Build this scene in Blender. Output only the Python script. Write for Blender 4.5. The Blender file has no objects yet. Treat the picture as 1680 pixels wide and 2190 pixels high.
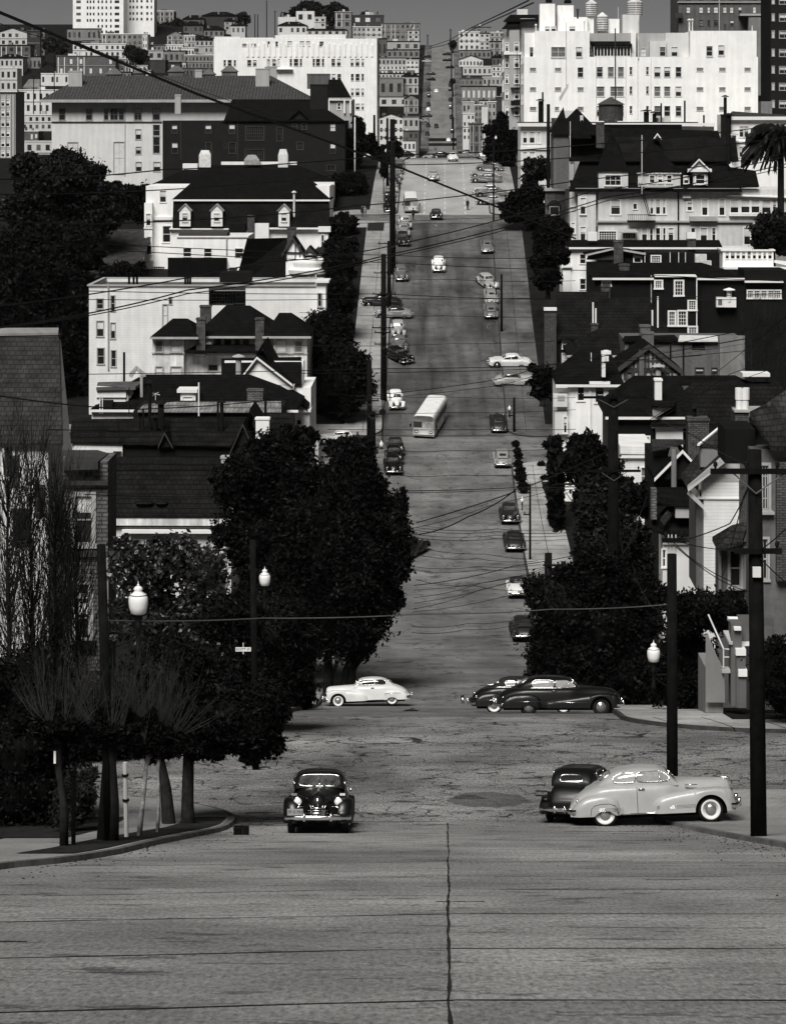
import bpy, math, random
import numpy as np
from mathutils import Vector, Matrix
random.seed(7); rng = np.random.default_rng(7)
S = bpy.context.scene
HAZE = .000012
# ---------------- camera ----------------
F = 5500.0; H0 = 250.0            # focal length and horizon row, on a 1680 wide frame
cam = bpy.data.cameras.new("camera"); co = bpy.data.objects.new("camera", cam); S.collection.objects.link(co)
co.location = (0, 0, 0); co.rotation_euler = (math.pi/2, 0, 0)
cam.sensor_fit = 'HORIZONTAL'; cam.sensor_width = 36; cam.lens = 36*F/1680
cam.shift_y = (H0-1095)/1680.0; cam.clip_start = 1; cam.clip_end = 9000
S.camera = co
# ---------------- sky, sun, exposure ----------------
SUN_EL, SUN_AZ = 50.0, 196.0       # the overcast brightening behind the camera
W = bpy.data.worlds.new("World"); S.world = W; W.use_nodes = True
nt = W.node_tree; nt.nodes.clear()
sky = nt.nodes.new('ShaderNodeTexSky'); sky.sky_type = 'NISHITA'; sky.sun_disc = False
sky.sun_elevation = math.radians(SUN_EL); sky.sun_rotation = math.radians(SUN_AZ)
sky.air_density = .18; sky.dust_density = .1
bw = nt.nodes.new('ShaderNodeRGBToBW'); bg = nt.nodes.new('ShaderNodeBackground'); wo = nt.nodes.new('ShaderNodeOutputWorld')
nt.links.new(sky.outputs[0], bw.inputs[0]); nt.links.new(bw.outputs[0], bg.inputs[0]); nt.links.new(bg.outputs[0], wo.inputs[0])
bg.inputs[1].default_value = 0.05
sl = bpy.data.lights.new("sun", 'SUN'); sl.energy = 5.0; sl.angle = math.radians(28); sl.color = (1, .985, .96)
so = bpy.data.objects.new("sun", sl); S.collection.objects.link(so)
az = math.radians(SUN_AZ); el = math.radians(SUN_EL)
sd = Vector((math.sin(az)*math.cos(el), math.cos(az)*math.cos(el), math.sin(el)))
so.rotation_euler = sd.to_track_quat('Z', 'Y').to_euler()
S.view_settings.view_transform = 'Standard'; S.view_settings.look = 'None'
S.view_settings.exposure = -0.1; S.view_settings.gamma = 1.0
# ---------------- geometry of the place ----------------
YAW = 0.0192
KN = [(0,2.33),(72,19.97),(77,20.75),(84,21.6),(90,22.3),(98,23.3),(100,23.6),(106,24.6),(139,31.9),(170,35.5),(204,38.1),(222,38.6),(242,38.0),
 (255,37.2),(268,35.9),(283,35.45),(295,33.25),(312,29.5),(330,26),(350,21.2),(360,19),(379,15.2),(391,15.1),(425,10.4),(455,7.8),(480,7.9),
 (530,8.35),(560,10),(620,15),(800,26),(1000,23),(1100,15.5),(1150,12.5),(1250,-7.5),(1440,-39.5),(1475,-41.5),(1600,-40),(2600,0),(6000,60)]
KD = np.array([k[0] for k in KN], float); KH = np.array([k[1] for k in KN], float)
def h(d):
    w = 0.3 if d < 69 else (2.0 if d < 110 else (4.0 if d < 700 else 12.0))
    q = np.linspace(-w, w, 9)
    return float(np.interp(d+q, KD, KH).mean())
def bump(X, Y):
    t = min(1, max(0, (Y-1250)/200.0)); l = min(1, max(0, (-X-45)/90.0))
    r = 12*t*l*l*(3-2*l)
    a = min(1, max(0, (-X-8)/9.0)); e = min(1, max(0, (Y-292)/12.0))*min(1, max(0, (520-Y)/30.0)); r -= 5.5*a*a*(3-2*a)*e   # the gardens fall away left of the street
    return r if Y < 2000 else r*max(0, 1-(Y-2000)/400)
def tz(X, Y): return -h(Y) + bump(X, Y)
def yrow(d): return H0 + F*h(d)/d
DD = np.concatenate([np.arange(18, 108, .1), np.arange(108, 480, .5)]); YY = np.array([yrow(x) for x in DD])
def dg(y):
    """depth at which the street surface shows on row y (nearest crossing)"""
    i = np.nonzero(YY <= y)[0]
    return float(DD[i[0]]) if len(i) else 480.0
def xc(d): return 0.1 + YAW*d
def P(px, py, d): return Vector(((px-840)/F*d, d, -(py-H0)/F*d))
def G(px, py):
    d = dg(py); return Vector(((px-840)/F*d, d, -h(d)))
VW = {0:(0,0,1),1:(0,0,2.857),2:(534.5,0,2.857),3:(1069,0,2.75),4:(0,320.7,2.245),5:(694.9,320.7,3.143),6:(1069,320.7,2.75),
 7:(0,694.9,2.245),8:(694.9,748.3,3.143),9:(1122.5,694.9,3.0134),10:(0,1176,2.619),11:(588,1176,2.857),12:(1015.6,1176,2.5285),13:(0,1389.8,3.143)}
def c(v, x, y): a = VW[v]; return a[0]+x/a[2], a[1]+y/a[2]
# ---------------- objects ----------------
C = S.collection
def tag(o, label=None, cat=None, group=None, kind=None):
    if label: o['label'] = label
    if cat: o['category'] = cat
    if group: o['group'] = group
    if kind: o['kind'] = kind
    return o
def thing(name, label, cat, loc=(0,0,0), rz=0.0, group=None):
    o = bpy.data.objects.new(name, None); C.objects.link(o); o.location = loc; o.rotation_euler = (0,0,rz); o.empty_display_size = .2
    return tag(o, label, cat, group)
class MB:
    def __init__(s): s.v = []; s.f = []; s.m = []; s.cur = 0
    def add(s, vs, fs):
        n = len(s.v); s.v += [tuple(v) for v in vs]; s.f += [tuple(i+n for i in f) for f in fs]; s.m += [s.cur]*len(fs); return s
    def box(s, x0, y0, z0, x1, y1, z1):
        if x1 < x0: x0, x1 = x1, x0
        if y1 < y0: y0, y1 = y1, y0
        if z1 < z0: z0, z1 = z1, z0
        return s.add([(x0,y0,z0),(x1,y0,z0),(x1,y1,z0),(x0,y1,z0),(x0,y0,z1),(x1,y0,z1),(x1,y1,z1),(x0,y1,z1)],
            [(0,3,2,1),(4,5,6,7),(0,1,5,4),(1,2,6,5),(2,3,7,6),(3,0,4,7)])
    def tube(s, pts, rs, n=6, cap=True):
        pts = [Vector(p) for p in pts]
        if not isinstance(rs, (list, tuple)): rs = [rs]*len(pts)
        vs = []; fs = []
        for i, p in enumerate(pts):
            t = (pts[min(i+1, len(pts)-1)]-pts[max(i-1, 0)])
            if t.length < 1e-6: t = Vector((0,0,1))
            t.normalize(); a = Vector((1,0,0)) if abs(t.x) < .8 else Vector((0,1,0))
            u = t.cross(a).normalized(); w = t.cross(u)
            for k in range(n):
                q = 2*math.pi*k/n; vs.append(p+(u*math.cos(q)+w*math.sin(q))*rs[i])
        for i in range(len(pts)-1):
            for k in range(n):
                a = i*n+k; b = i*n+(k+1) % n; fs.append((a, b, b+n, a+n))
        if cap: fs.append(tuple(range(n-1, -1, -1))); fs.append(tuple((len(pts)-1)*n+k for k in range(n)))
        return s.add(vs, fs)
    def lathe(s, prof, cx=0, cy=0, cz=0, n=16, axis='z'):
        vs = []; fs = []
        for r, z in prof:
            for k in range(n):
                q = 2*math.pi*k/n; a, b = r*math.cos(q), r*math.sin(q)
                vs.append((cx+a, cy+b, cz+z) if axis == 'z' else (cx+a, cy+z, cz+b))
        for i in range(len(prof)-1):
            for k in range(n):
                a = i*n+k; b = i*n+(k+1) % n; fs.append((a, b, b+n, a+n))
        fs.append(tuple(range(n-1, -1, -1))); fs.append(tuple((len(prof)-1)*n+k for k in range(n)))
        return s.add(vs, fs)
    def grid(s, g, closed=False):
        """g: rows of points"""
        n = len(g[0]); vs = [p for r in g for p in r]; fs = []
        for i in range(len(g)-1):
            for k in range(n if closed else n-1):
                a = i*n+k; b = i*n+(k+1) % n; fs.append((a, b, b+n, a+n))
        return s.add(vs, fs)
    def slab(s, vs, fs, th=.15):
        """faces given as top surface, closed below by th"""
        n = len(vs); vv = [tuple(v) for v in vs]+[(v[0], v[1], v[2]-th) for v in vs]; ff = list(fs)+[tuple(i+n for i in reversed(f)) for f in fs]
        E = {}
        for f in fs:
            for i in range(len(f)):
                a, b = f[i], f[(i+1) % len(f)]; k = (min(a,b), max(a,b)); E.setdefault(k, []).append((a,b))
        for k, l in E.items():
            if len(l) == 1: a, b = l[0]; ff.append((b, a, a+n, b+n))
        return s.add(vv, ff)
    def build(s, name, mat, parent=None, loc=None, smooth=False):
        me = bpy.data.meshes.new(name); me.from_pydata(s.v, [], s.f)
        for m in (mat if isinstance(mat, (list, tuple)) else [mat]): me.materials.append(MT(m) if isinstance(m, str) else m)
        if isinstance(mat, (list, tuple)): me.polygons.foreach_set('material_index', s.m)
        if smooth: me.polygons.foreach_set('use_smooth', [True]*len(me.polygons))
        me.update(); o = bpy.data.objects.new(name, me); C.objects.link(o)
        if parent: o.parent = parent
        if loc is not None: o.location = loc
        return o
def npmesh(name, V, Fc, mat, parent=None, loc=None, k=4):
    me = bpy.data.meshes.new(name); nV = len(V); nF = len(Fc)
    me.vertices.add(nV); me.vertices.foreach_set('co', np.asarray(V, np.float32).ravel())
    me.loops.add(nF*k); me.loops.foreach_set('vertex_index', np.asarray(Fc, np.int32).ravel())
    me.polygons.add(nF); me.polygons.foreach_set('loop_start', np.arange(0, nF*k, k, dtype=np.int32))
    me.polygons.foreach_set('loop_total', np.full(nF, k, np.int32))
    me.materials.append(MT(mat)); me.update(); me.validate()
    o = bpy.data.objects.new(name, me); C.objects.link(o)
    if parent: o.parent = parent
    if loc is not None: o.location = loc
    return o
# ---------------- materials (black and white picture: neutral greys, very slightly warm) ----------------
MATS = {}
def col(v): return (v, v*.988, v*.965, 1)
def N(nt, t, **k):
    n = nt.nodes.new(t)
    for a, b in k.items(): setattr(n, a, b)
    return n
def mathn(nt, op, a, b=None, cc=None):
    n = nt.nodes.new('ShaderNodeMath'); n.operation = op
    for i, x in enumerate((a, b, cc)):
        if x is None: continue
        if isinstance(x, (int, float)): n.inputs[i].default_value = x
        else: nt.links.new(x, n.inputs[i])
    return n.outputs[0]
def M(name, v, rough=.8, var=.15, sc=1.0, kind='', metal=0.0, spec=.14, a=.2, b=.1, streak=0.0, bumpd=.0, emit=0, coat=0):
    m = bpy.data.materials.new(name); m.use_nodes = True; nt = m.node_tree; bs = nt.nodes['Principled BSDF']; L = nt.links.new
    bs.inputs['Roughness'].default_value = rough; bs.inputs['Metallic'].default_value = metal; bs.inputs['Specular IOR Level'].default_value = spec
    if coat: bs.inputs['Coat Weight'].default_value = coat; bs.inputs['Coat Roughness'].default_value = .06 if 'glass' in name else .16
    if emit: bs.inputs['Emission Color'].default_value = col(1); bs.inputs['Emission Strength'].default_value = emit
    tc = N(nt, 'ShaderNodeTexCoord'); sp = N(nt, 'ShaderNodeSeparateXYZ'); L(tc.outputs['Object'], sp.inputs[0])
    X, Y, Z = sp.outputs
    nz = N(nt, 'ShaderNodeTexNoise'); nz.inputs['Scale'].default_value = sc; nz.inputs['Detail'].default_value = 8; nz.inputs['Roughness'].default_value = .65
    L(tc.outputs['Object'], nz.inputs['Vector'])
    f = mathn(nt, 'MAXIMUM', mathn(nt, 'MULTIPLY_ADD', nz.outputs[0], 8*var, 1-4*var), .15)           # multiplier round 1
    hgt = None
    if streak:
        cv = N(nt, 'ShaderNodeCombineXYZ'); L(mathn(nt, 'MULTIPLY', mathn(nt, 'ADD', X, Y), 1.6), cv.inputs[0]); L(mathn(nt, 'MULTIPLY', Z, .12), cv.inputs[2])
        n2 = N(nt, 'ShaderNodeTexNoise'); n2.inputs['Scale'].default_value = 1.0; n2.inputs['Detail'].default_value = 7; L(cv.outputs[0], n2.inputs['Vector'])
        f = mathn(nt, 'MULTIPLY', f, mathn(nt, 'MULTIPLY_ADD', n2.outputs[0], 7*streak, 1-3.5*streak))
    if kind == 'siding':
        fr = mathn(nt, 'FRACT', mathn(nt, 'DIVIDE', Z, a)); ln = mathn(nt, 'GREATER_THAN', fr, .13)
        f = mathn(nt, 'MULTIPLY', f, mathn(nt, 'MULTIPLY_ADD', ln, b, 1-b)); hgt = fr
    if kind == 'ribs':                                                     # standing seams and flutes down the wall or slope
        fr = mathn(nt, 'FRACT', mathn(nt, 'DIVIDE', X, a)); ln = mathn(nt, 'GREATER_THAN', fr, .2)
        f = mathn(nt, 'MULTIPLY', f, mathn(nt, 'MULTIPLY_ADD', ln, b, 1-b))
    if kind in ('shingle', 'brick', 'tile'):
        cv = N(nt, 'ShaderNodeCombineXYZ')
        L(mathn(nt, 'ADD', X, mathn(nt, 'MULTIPLY', Y, .0 if kind != 'brick' else 1.0)), cv.inputs[0]); L(mathn(nt, 'MULTIPLY', Z, 1.0), cv.inputs[1])
        bt = N(nt, 'ShaderNodeTexBrick'); L(cv.outputs[0], bt.inputs['Vector']); bt.inputs['Scale'].default_value = 1
        bt.inputs['Brick Width'].default_value = a; bt.inputs['Row Height'].default_value = a*(.36 if kind == 'brick' else .7); bt.inputs['Mortar Size'].default_value = a*.07
        bt.inputs['Color1'].default_value = (.8,.8,.8,1); bt.inputs['Color2'].default_value = (1.25,1.25,1.25,1)
        q = (1.9 if b > 0 else .4); bt.inputs['Mortar'].default_value = (q,q,q,1)
        rb = N(nt, 'ShaderNodeRGBToBW'); L(bt.outputs[0], rb.inputs[0])
        f = mathn(nt, 'MULTIPLY', f, rb.outputs[0])
    if kind == 'wood':
        cv = N(nt, 'ShaderNodeVectorMath', operation='MULTIPLY'); cv.inputs[1].default_value = (12,12,.7); L(tc.outputs['Object'], cv.inputs[0])
        n2 = N(nt, 'ShaderNodeTexNoise'); n2.inputs['Scale'].default_value = 2; L(cv.outputs[0], n2.inputs['Vector'])
        f = mathn(nt, 'MULTIPLY', f, mathn(nt, 'MULTIPLY_ADD', n2.outputs[0], 1.2, .4))
    if name[:4] == 'leaf':                                                  # every leaf its own tone
        gm = N(nt, 'ShaderNodeNewGeometry'); f = mathn(nt, 'MULTIPLY', f, mathn(nt, 'MULTIPLY_ADD', mathn(nt, 'POWER', gm.outputs['Random Per Island'], 5), 2.6, .5))
    vv = mathn(nt, 'MAXIMUM', mathn(nt, 'MULTIPLY', f, v), .0008)
    mx = N(nt, 'ShaderNodeVectorMath', operation='SCALE'); mx.inputs[0].default_value = col(1)[:3]; L(vv, mx.inputs[3]); L(mx.outputs[0], bs.inputs['Base Color'])
    if hgt is not None or bumpd:
        bn = N(nt, 'ShaderNodeBump'); bn.inputs['Strength'].default_value = .35 if hgt is not None else 1; bn.inputs['Distance'].default_value = .03 if hgt is not None else bumpd
        L(hgt if hgt is not None else nz.outputs[0], bn.inputs['Height']); L(bn.outputs[0], bs.inputs['Normal'])
    MATS[name] = m; return m
def MT(n): return MATS[n]
def asphalt(name, v, crack=.3, streak=.5, band=None, csc=.7, grain=.25, rough=.75, patch=.25, wet=0.0, hl=0.3):
    """worn road: blotches, streaks drawn across the slope, tar cracks"""
    m = bpy.data.materials.new(name); m.use_nodes = True; nt = m.node_tree; bs = nt.nodes['Principled BSDF']; L = nt.links.new
    bs.inputs['Roughness'].default_value = rough; bs.inputs['Specular IOR Level'].default_value = .35
    tc = N(nt, 'ShaderNodeTexCoord')
    def noise(scale, vec=(1,1,1), det=6, ro=.6):
        vm = N(nt, 'ShaderNodeVectorMath', operation='MULTIPLY'); vm.inputs[1].default_value = vec; L(tc.outputs['Object'], vm.inputs[0])
        n = N(nt, 'ShaderNodeTexNoise'); n.inputs['Scale'].default_value = scale; n.inputs['Detail'].default_value = det; n.inputs['Roughness'].default_value = ro
        L(vm.outputs[0], n.inputs['Vector']); return n.outputs[0]
    f = mathn(nt, 'MULTIPLY_ADD', noise(.2, (1,.5,0)), 7*patch, 1-3.5*patch)
    f = mathn(nt, 'MULTIPLY', f, mathn(nt, 'MULTIPLY_ADD', noise(15, (1,.25,0), 5, .85), 9*grain, 1-4.5*grain))
    s1 = noise(1.0, (.6, 1.1, 0), 7, .7)                                   # scuffs across the road
    sm = mathn(nt, 'SUBTRACT', 1, mathn(nt, 'MULTIPLY', mathn(nt, 'LESS_THAN', s1, .41), streak))
    s2 = noise(1.0, (.12, .45, 0), 5, .65)
    sm = mathn(nt, 'MULTIPLY', sm, mathn(nt, 'MULTIPLY_ADD', s2, 2.6*(band or streak), 1-1.3*(band or streak)))
    f = mathn(nt, 'MULTIPLY', f, sm)
    if wet:                                                                  # tyre lanes polished darker along the street
        f = mathn(nt, 'MULTIPLY', f, mathn(nt, 'MULTIPLY_ADD', noise(1.0, (.35, .02, 0), 3), 9*wet, 1-4.5*wet))
    if crack:
        d0 = N(nt, 'ShaderNodeTexNoise'); d0.inputs['Scale'].default_value = .8; d0.inputs['Detail'].default_value = 5; L(tc.outputs['Object'], d0.inputs['Vector'])
        va = N(nt, 'ShaderNodeVectorMath', operation='MULTIPLY_ADD'); va.inputs[1].default_value = (2.6,2.6,0); L(d0.outputs[1], va.inputs[0]); L(tc.outputs['Object'], va.inputs[2])
        vs_ = N(nt, 'ShaderNodeVectorMath', operation='MULTIPLY'); vs_.inputs[1].default_value = (1,.8,0); L(va.outputs[0], vs_.inputs[0])
        vo = N(nt, 'ShaderNodeTexVoronoi', feature='DISTANCE_TO_EDGE'); vo.inputs['Scale'].default_value = csc; L(vs_.outputs[0], vo.inputs['Vector'])
        mk = mathn(nt, 'GREATER_THAN', noise(.3, (1,1,0), 3), .47)
        ck = mathn(nt, 'MULTIPLY', mathn(nt, 'LESS_THAN', vo.outputs[0], .022), mk)
        f = mathn(nt, 'MULTIPLY', f, mathn(nt, 'SUBTRACT', 1, mathn(nt, 'MULTIPLY', ck, crack)))
    vv = mathn(nt, 'MAXIMUM', mathn(nt, 'MULTIPLY', f, v), .006)
    mx = N(nt, 'ShaderNodeVectorMath', operation='SCALE'); mx.inputs[0].default_value = col(1)[:3]; L(vv, mx.inputs[3]); L(mx.outputs[0], bs.inputs['Base Color'])
    bn = N(nt, 'ShaderNodeBump'); bn.inputs['Strength'].default_value = hl; bn.inputs['Distance'].default_value = .05; L(s1, bn.inputs['Height']); L(bn.outputs[0], bs.inputs['Normal'])
    MATS[name] = m; return m
asphalt('concrete_road', .22, band=.55, crack=0, streak=.45, grain=.42, patch=.3, rough=.7, hl=.3)
for q_, v_ in enumerate((.195, .225, .24)): asphalt('concrete_slab%d' % q_, v_, band=.5, crack=0, streak=.5, grain=.42, patch=.3, rough=.7, hl=.3)
asphalt('rough_asphalt', .175, crack=.85, streak=.75, csc=.8, grain=.6, patch=.4, hl=.6)
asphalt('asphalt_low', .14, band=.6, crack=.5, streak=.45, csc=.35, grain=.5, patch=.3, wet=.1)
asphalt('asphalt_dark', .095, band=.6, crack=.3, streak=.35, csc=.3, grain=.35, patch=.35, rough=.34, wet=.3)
asphalt('asphalt_sheen', .34, crack=.1, streak=.15, csc=.2, grain=.1, patch=.12, rough=.6)  # wet gloss at a grazing view, painted into a paler base colour
asphalt('asphalt_far', .16, crack=.0, streak=.3, grain=.2, patch=.2)
asphalt('sidewalk', .25, crack=.15, streak=.3, grain=.15, patch=.3)
asphalt('sidewalk_light', .33, crack=.15, streak=.3, grain=.2, patch=.35)
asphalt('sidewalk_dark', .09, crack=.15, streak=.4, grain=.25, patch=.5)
asphalt('patch_dark', .085, crack=.3, streak=.5, grain=.5, patch=.3)
M('curb_pale', .12, var=.3, sc=2); M('curb', .04, var=.3, sc=2)
M('tar', .012, var=.4, sc=6, rough=.5)
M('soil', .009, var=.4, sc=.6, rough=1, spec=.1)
M('grass', .018, var=.5, sc=3, rough=1, spec=.1)
M('dirt', .035, var=.4, sc=1.2, rough=1, spec=.1)
M('road_paint', .55, var=.2, sc=1)
for n_, v_ in (('white',.82),('pale',.5),('cream',.62),('lgrey',.36),('grey',.19),('mgrey',.10),('dgrey',.04),('black',.007)):
    M('w_'+n_, v_, var=.05 if v_ > .3 else .12, sc=.5, streak=.05 if v_ > .3 else .12)
M('w_stain', .60, var=.16, sc=.9, streak=.25)
M('w_siding', .74, var=.06, sc=.6, kind='siding', a=.2, b=.28, streak=.05)
M('w_siding2', .62, var=.08, sc=.6, kind='siding', a=.16, b=.4, streak=.08)
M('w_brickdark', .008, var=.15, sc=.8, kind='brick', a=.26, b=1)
M('w_brick', .07, var=.2, sc=1, kind='brick', a=.3, b=-1)
M('w_stone', .11, var=.2, sc=1.2, kind='brick', a=.5, b=-1, streak=.15)
M('w_shingle', .006, var=.2, sc=1, kind='siding', a=.18, b=.35)
M('w_stucco', .11, var=.12, sc=2.5, streak=.1)
M('trim', .75, var=.05, sc=1); M('trim_grey', .35, var=.1, sc=1); M('trim_dark', .05, var=.1, sc=1)
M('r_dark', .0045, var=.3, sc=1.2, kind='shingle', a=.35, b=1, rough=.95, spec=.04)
M('r_shing', .010, var=.3, sc=.6, kind='shingle', a=.45, b=-1, rough=.95, spec=.05)
M('r_slate', .028, var=.35, sc=1.1, kind='shingle', a=.30, b=-1)
M('r_tile', .052, var=.25, sc=1.5, kind='ribs', a=.62, b=.75)
M('r_flat', .03, var=.4, sc=.5); M('r_grey', .08, var=.35, sc=.7); M('r_light', .2, var=.35, sc=.9, kind='shingle', a=.4, b=-1)
M('chimbrick', .08, var=.35, sc=2, kind='brick', a=.4, b=-1); M('metal_pale', .6, var=.15, sc=2, rough=.5); M('metal_dark', .006, var=.3, sc=2, rough=.6)
M('pane', .016, rough=.08, var=.4, sc=.35, spec=.5); M('blind', .6, var=.12, sc=.8); M('curtain', .14, var=.25, sc=2.5, kind='ribs', a=.17, b=.3)
M('f_pane', .03, rough=.4, var=.5, sc=.2)
M('pole', .005, var=.4, sc=3, kind='wood', rough=.95, spec=.1); M('bark', .015, var=.4, sc=5, kind='wood', spec=.1); M('bark_pale', .35, var=.5, sc=7, spec=.1)
M('twig', .010, var=.4, sc=3, spec=.2); M('twig_pale', .016, var=.5, sc=3, spec=.2)
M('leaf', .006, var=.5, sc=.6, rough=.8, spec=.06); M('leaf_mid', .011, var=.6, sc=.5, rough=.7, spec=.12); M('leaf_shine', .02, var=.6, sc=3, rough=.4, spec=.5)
M('leaf_far', .012, var=.4, sc=.4, spec=.1)
M('wire', .01, rough=.6); M('wire_pale', .1, rough=.4)
M('globe', .80, var=.04, sc=4, rough=.35, spec=.5); M('globe_band', .12)
M('cloth', .02, var=.3, sc=8); M('cloth_pale', .2, var=.3, sc=8); M('skin', .3, var=.1, sc=8); M('hair', .02, var=.2, sc=9)
M('tyre', .008, rough=.8, var=.2, sc=5, spec=.2); M('whitewall', .7, rough=.6, var=.05); M('chrome', .75, rough=.16, metal=1, var=.05)
M('hub', .45, rough=.25, metal=.8, var=.05); M('glass', .02, rough=.04, spec=.9, var=.2, sc=1, coat=.6); M('glass_pale', .3, rough=.06, spec=.9, var=.25, sc=2.5, coat=.6)
M('glass_ws', .07, rough=.05, spec=.8, var=.6, sc=2.2, coat=.5); M('bus_glass', .01, rough=.35, spec=.15, var=.1); M('lamp_glass', .8, rough=.1, spec=.8, var=.05); M('under', .006, rough=1, spec=0); M('tail', .1, rough=.2, spec=.8); M('plate', .25, var=.1, sc=9); M('plate_ink', .02); M('seam', .015)
for n_, v_ in (('black',.003),('dark',.014),('grey',.12),('mid',.22),('silver',.34),('light',.6),('white',.8)):
    M('p_'+n_, v_, rough=.5, var=.08, sc=1.5, spec=.3, coat=.45 if v_ > .05 else .3)
# ---------------- ground, road, kerbs ----------------
def drange(a, b, st):
    n = max(2, int(math.ceil((b-a)/st))+1); return [a+(b-a)*i/(n-1) for i in range(n)]
mb = MB(); rows = []
ds = [0]+drange(16, 110, 2)+drange(114, 500, 4)+drange(510, 1500, 15)+[1540,1600,1700,1900,2200,2600]
xs = [-900,-600,-450]+list(range(-340, 341, 20))+[450,600,900]
for d in ds: rows.append([(x+YAW*d, d, tz(x+YAW*d, d)-.06) for x in xs])
mb.grid(rows); tag(mb.build('hillside_ground', 'soil', smooth=True), 'dark soil and scrub of the hills under the town', kind='structure')
def strip(name, mat, d0, d1, sl, sr, st=1.5, ns=8, dz=0.0, label=None):
    mb = MB(); g = []
    for d in drange(d0, d1, st):
        a = sl(d) if callable(sl) else sl; b = sr(d) if callable(sr) else sr
        g.append([(xc(d)+a+(b-a)*i/ns, d, tz(xc(d)+a+(b-a)*i/ns, d)+dz) for i in range(ns+1)])
    mb.grid(g); return tag(mb.build(name, mat, smooth=True), label, kind='structure')
JD = [23.6, 29.7, 35.8, 41.9, 46.2, 52, 58, 64, 69]
SL = [10, 17.5]+JD+[74]
for i in range(len(SL)-1):                                                 # poured slabs, no two quite the same grey
    for sd_ in (-1, 1):
        mb = MB(); g = []
        for t in drange(SL[i], SL[i+1], 1.0): g.append([(xc(t)+s, t+(.28*s if s < 0 else 0), -h(t+(.28*s if s < 0 else 0))) for s in ([-13, -9, -6, -4, -2, 0] if sd_ < 0 else [0, 2, 4, 6, 9, 13])])
        mb.grid(g); tag(mb.build('roadway', 'concrete_slab%d' % ((i*5+sd_+i//3) % 3), smooth=True), 'slab of the concrete roadway in the foreground', kind='structure')
strip('crossroads', 'rough_asphalt', 68, 74, -13, 13, dz=-.012)
strip('crossroads', 'rough_asphalt', 74, 104, -90, 90, ns=30, label='cracked rough asphalt of the near crossroads')
strip('road', 'asphalt_low', 104, 268, -9, 9, label='asphalt road down into the dip of the hill')
strip('crossroads', 'asphalt_low', 268, 284, -60, 60, label='second crossroads at the foot of the far slope')
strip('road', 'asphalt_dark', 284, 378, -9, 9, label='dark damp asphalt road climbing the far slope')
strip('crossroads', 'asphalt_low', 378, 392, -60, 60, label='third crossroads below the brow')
strip('road', 'asphalt_sheen', 392, 480, -9, 9, label='smooth road painted pale for its sheen, with three dashed lane lines')
strip('road', 'asphalt_far', 480, 1475, -6.6, 6.6, st=6, label='distant street climbing the far hill to the skyline')
strip('side_street', 'asphalt_far', 1100, 1300, -209, -200, st=6, ns=2, dz=.3, label='steep side street on the far hill at the left')
strip('side_street', 'asphalt_far', 1300, 1500, -108, -99, st=6, ns=2, dz=.3, label='far side street reaching the skyline between poles')
# kerb lines: offset s from the street axis as a function of depth
def cornered(base, d0, d1, r0, r1):
    def f(d):
        b = base(d) if callable(base) else base
        if r0 and d < d0+r0: t = d0+r0-d; b += r0-math.sqrt(max(0, r0*r0-t*t))
        if r1 and d > d1-r1: t = d-(d1-r1); b += r1-math.sqrt(max(0, r1*r1-t*t))
        return b
    return f
def lin(tab):
    a = np.array(tab, float); return lambda d: float(np.interp(d, a[:,0], a[:,1]))
bl = [  # side, d0, d1, base, r0, r1, walk width, material, outer
 (-1, 10, 79.5, lin([(10,10),(40,9.6),(49,8.5),(51.7,7.6),(55.7,7.1),(60.7,6.9),(66,6.5),(72,6.05),(80,6.0)]), 0, 6, 4.6, 'sidewalk', 60),
 (1, 10, 80.5, lin([(10,8.6),(55,8.2),(59,7.8),(63.8,7.35),(72,6.75),(74,6.0),(76,6.1),(81,6.1)]), 0, 3.5, 6, 'sidewalk', 60),
 (-1, 103, 268, 6.7, 4, 4, 4.2, 'sidewalk', 60),
 (1, 96.3, 268, 7.0, 6.5, 4, 4.2, 'sidewalk_light', 60),
 (-1, 283, 379, 6.7, 3.5, 3, 4.4, 'sidewalk', 60),
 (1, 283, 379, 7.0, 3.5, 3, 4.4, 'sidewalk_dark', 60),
 (-1, 391, 700, 6.9, 3, 0, 4.4, 'sidewalk', 40),
 (1, 391, 700, 7.1, 3, 0, 4.4, 'sidewalk', 40),
 (-1, 1110, 1470, 6.2, 0, 0, 3.6, 'sidewalk_dark', 20),
 (1, 1110, 1470, 6.2, 0, 0, 3.6, 'sidewalk_dark', 20)]
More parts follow.
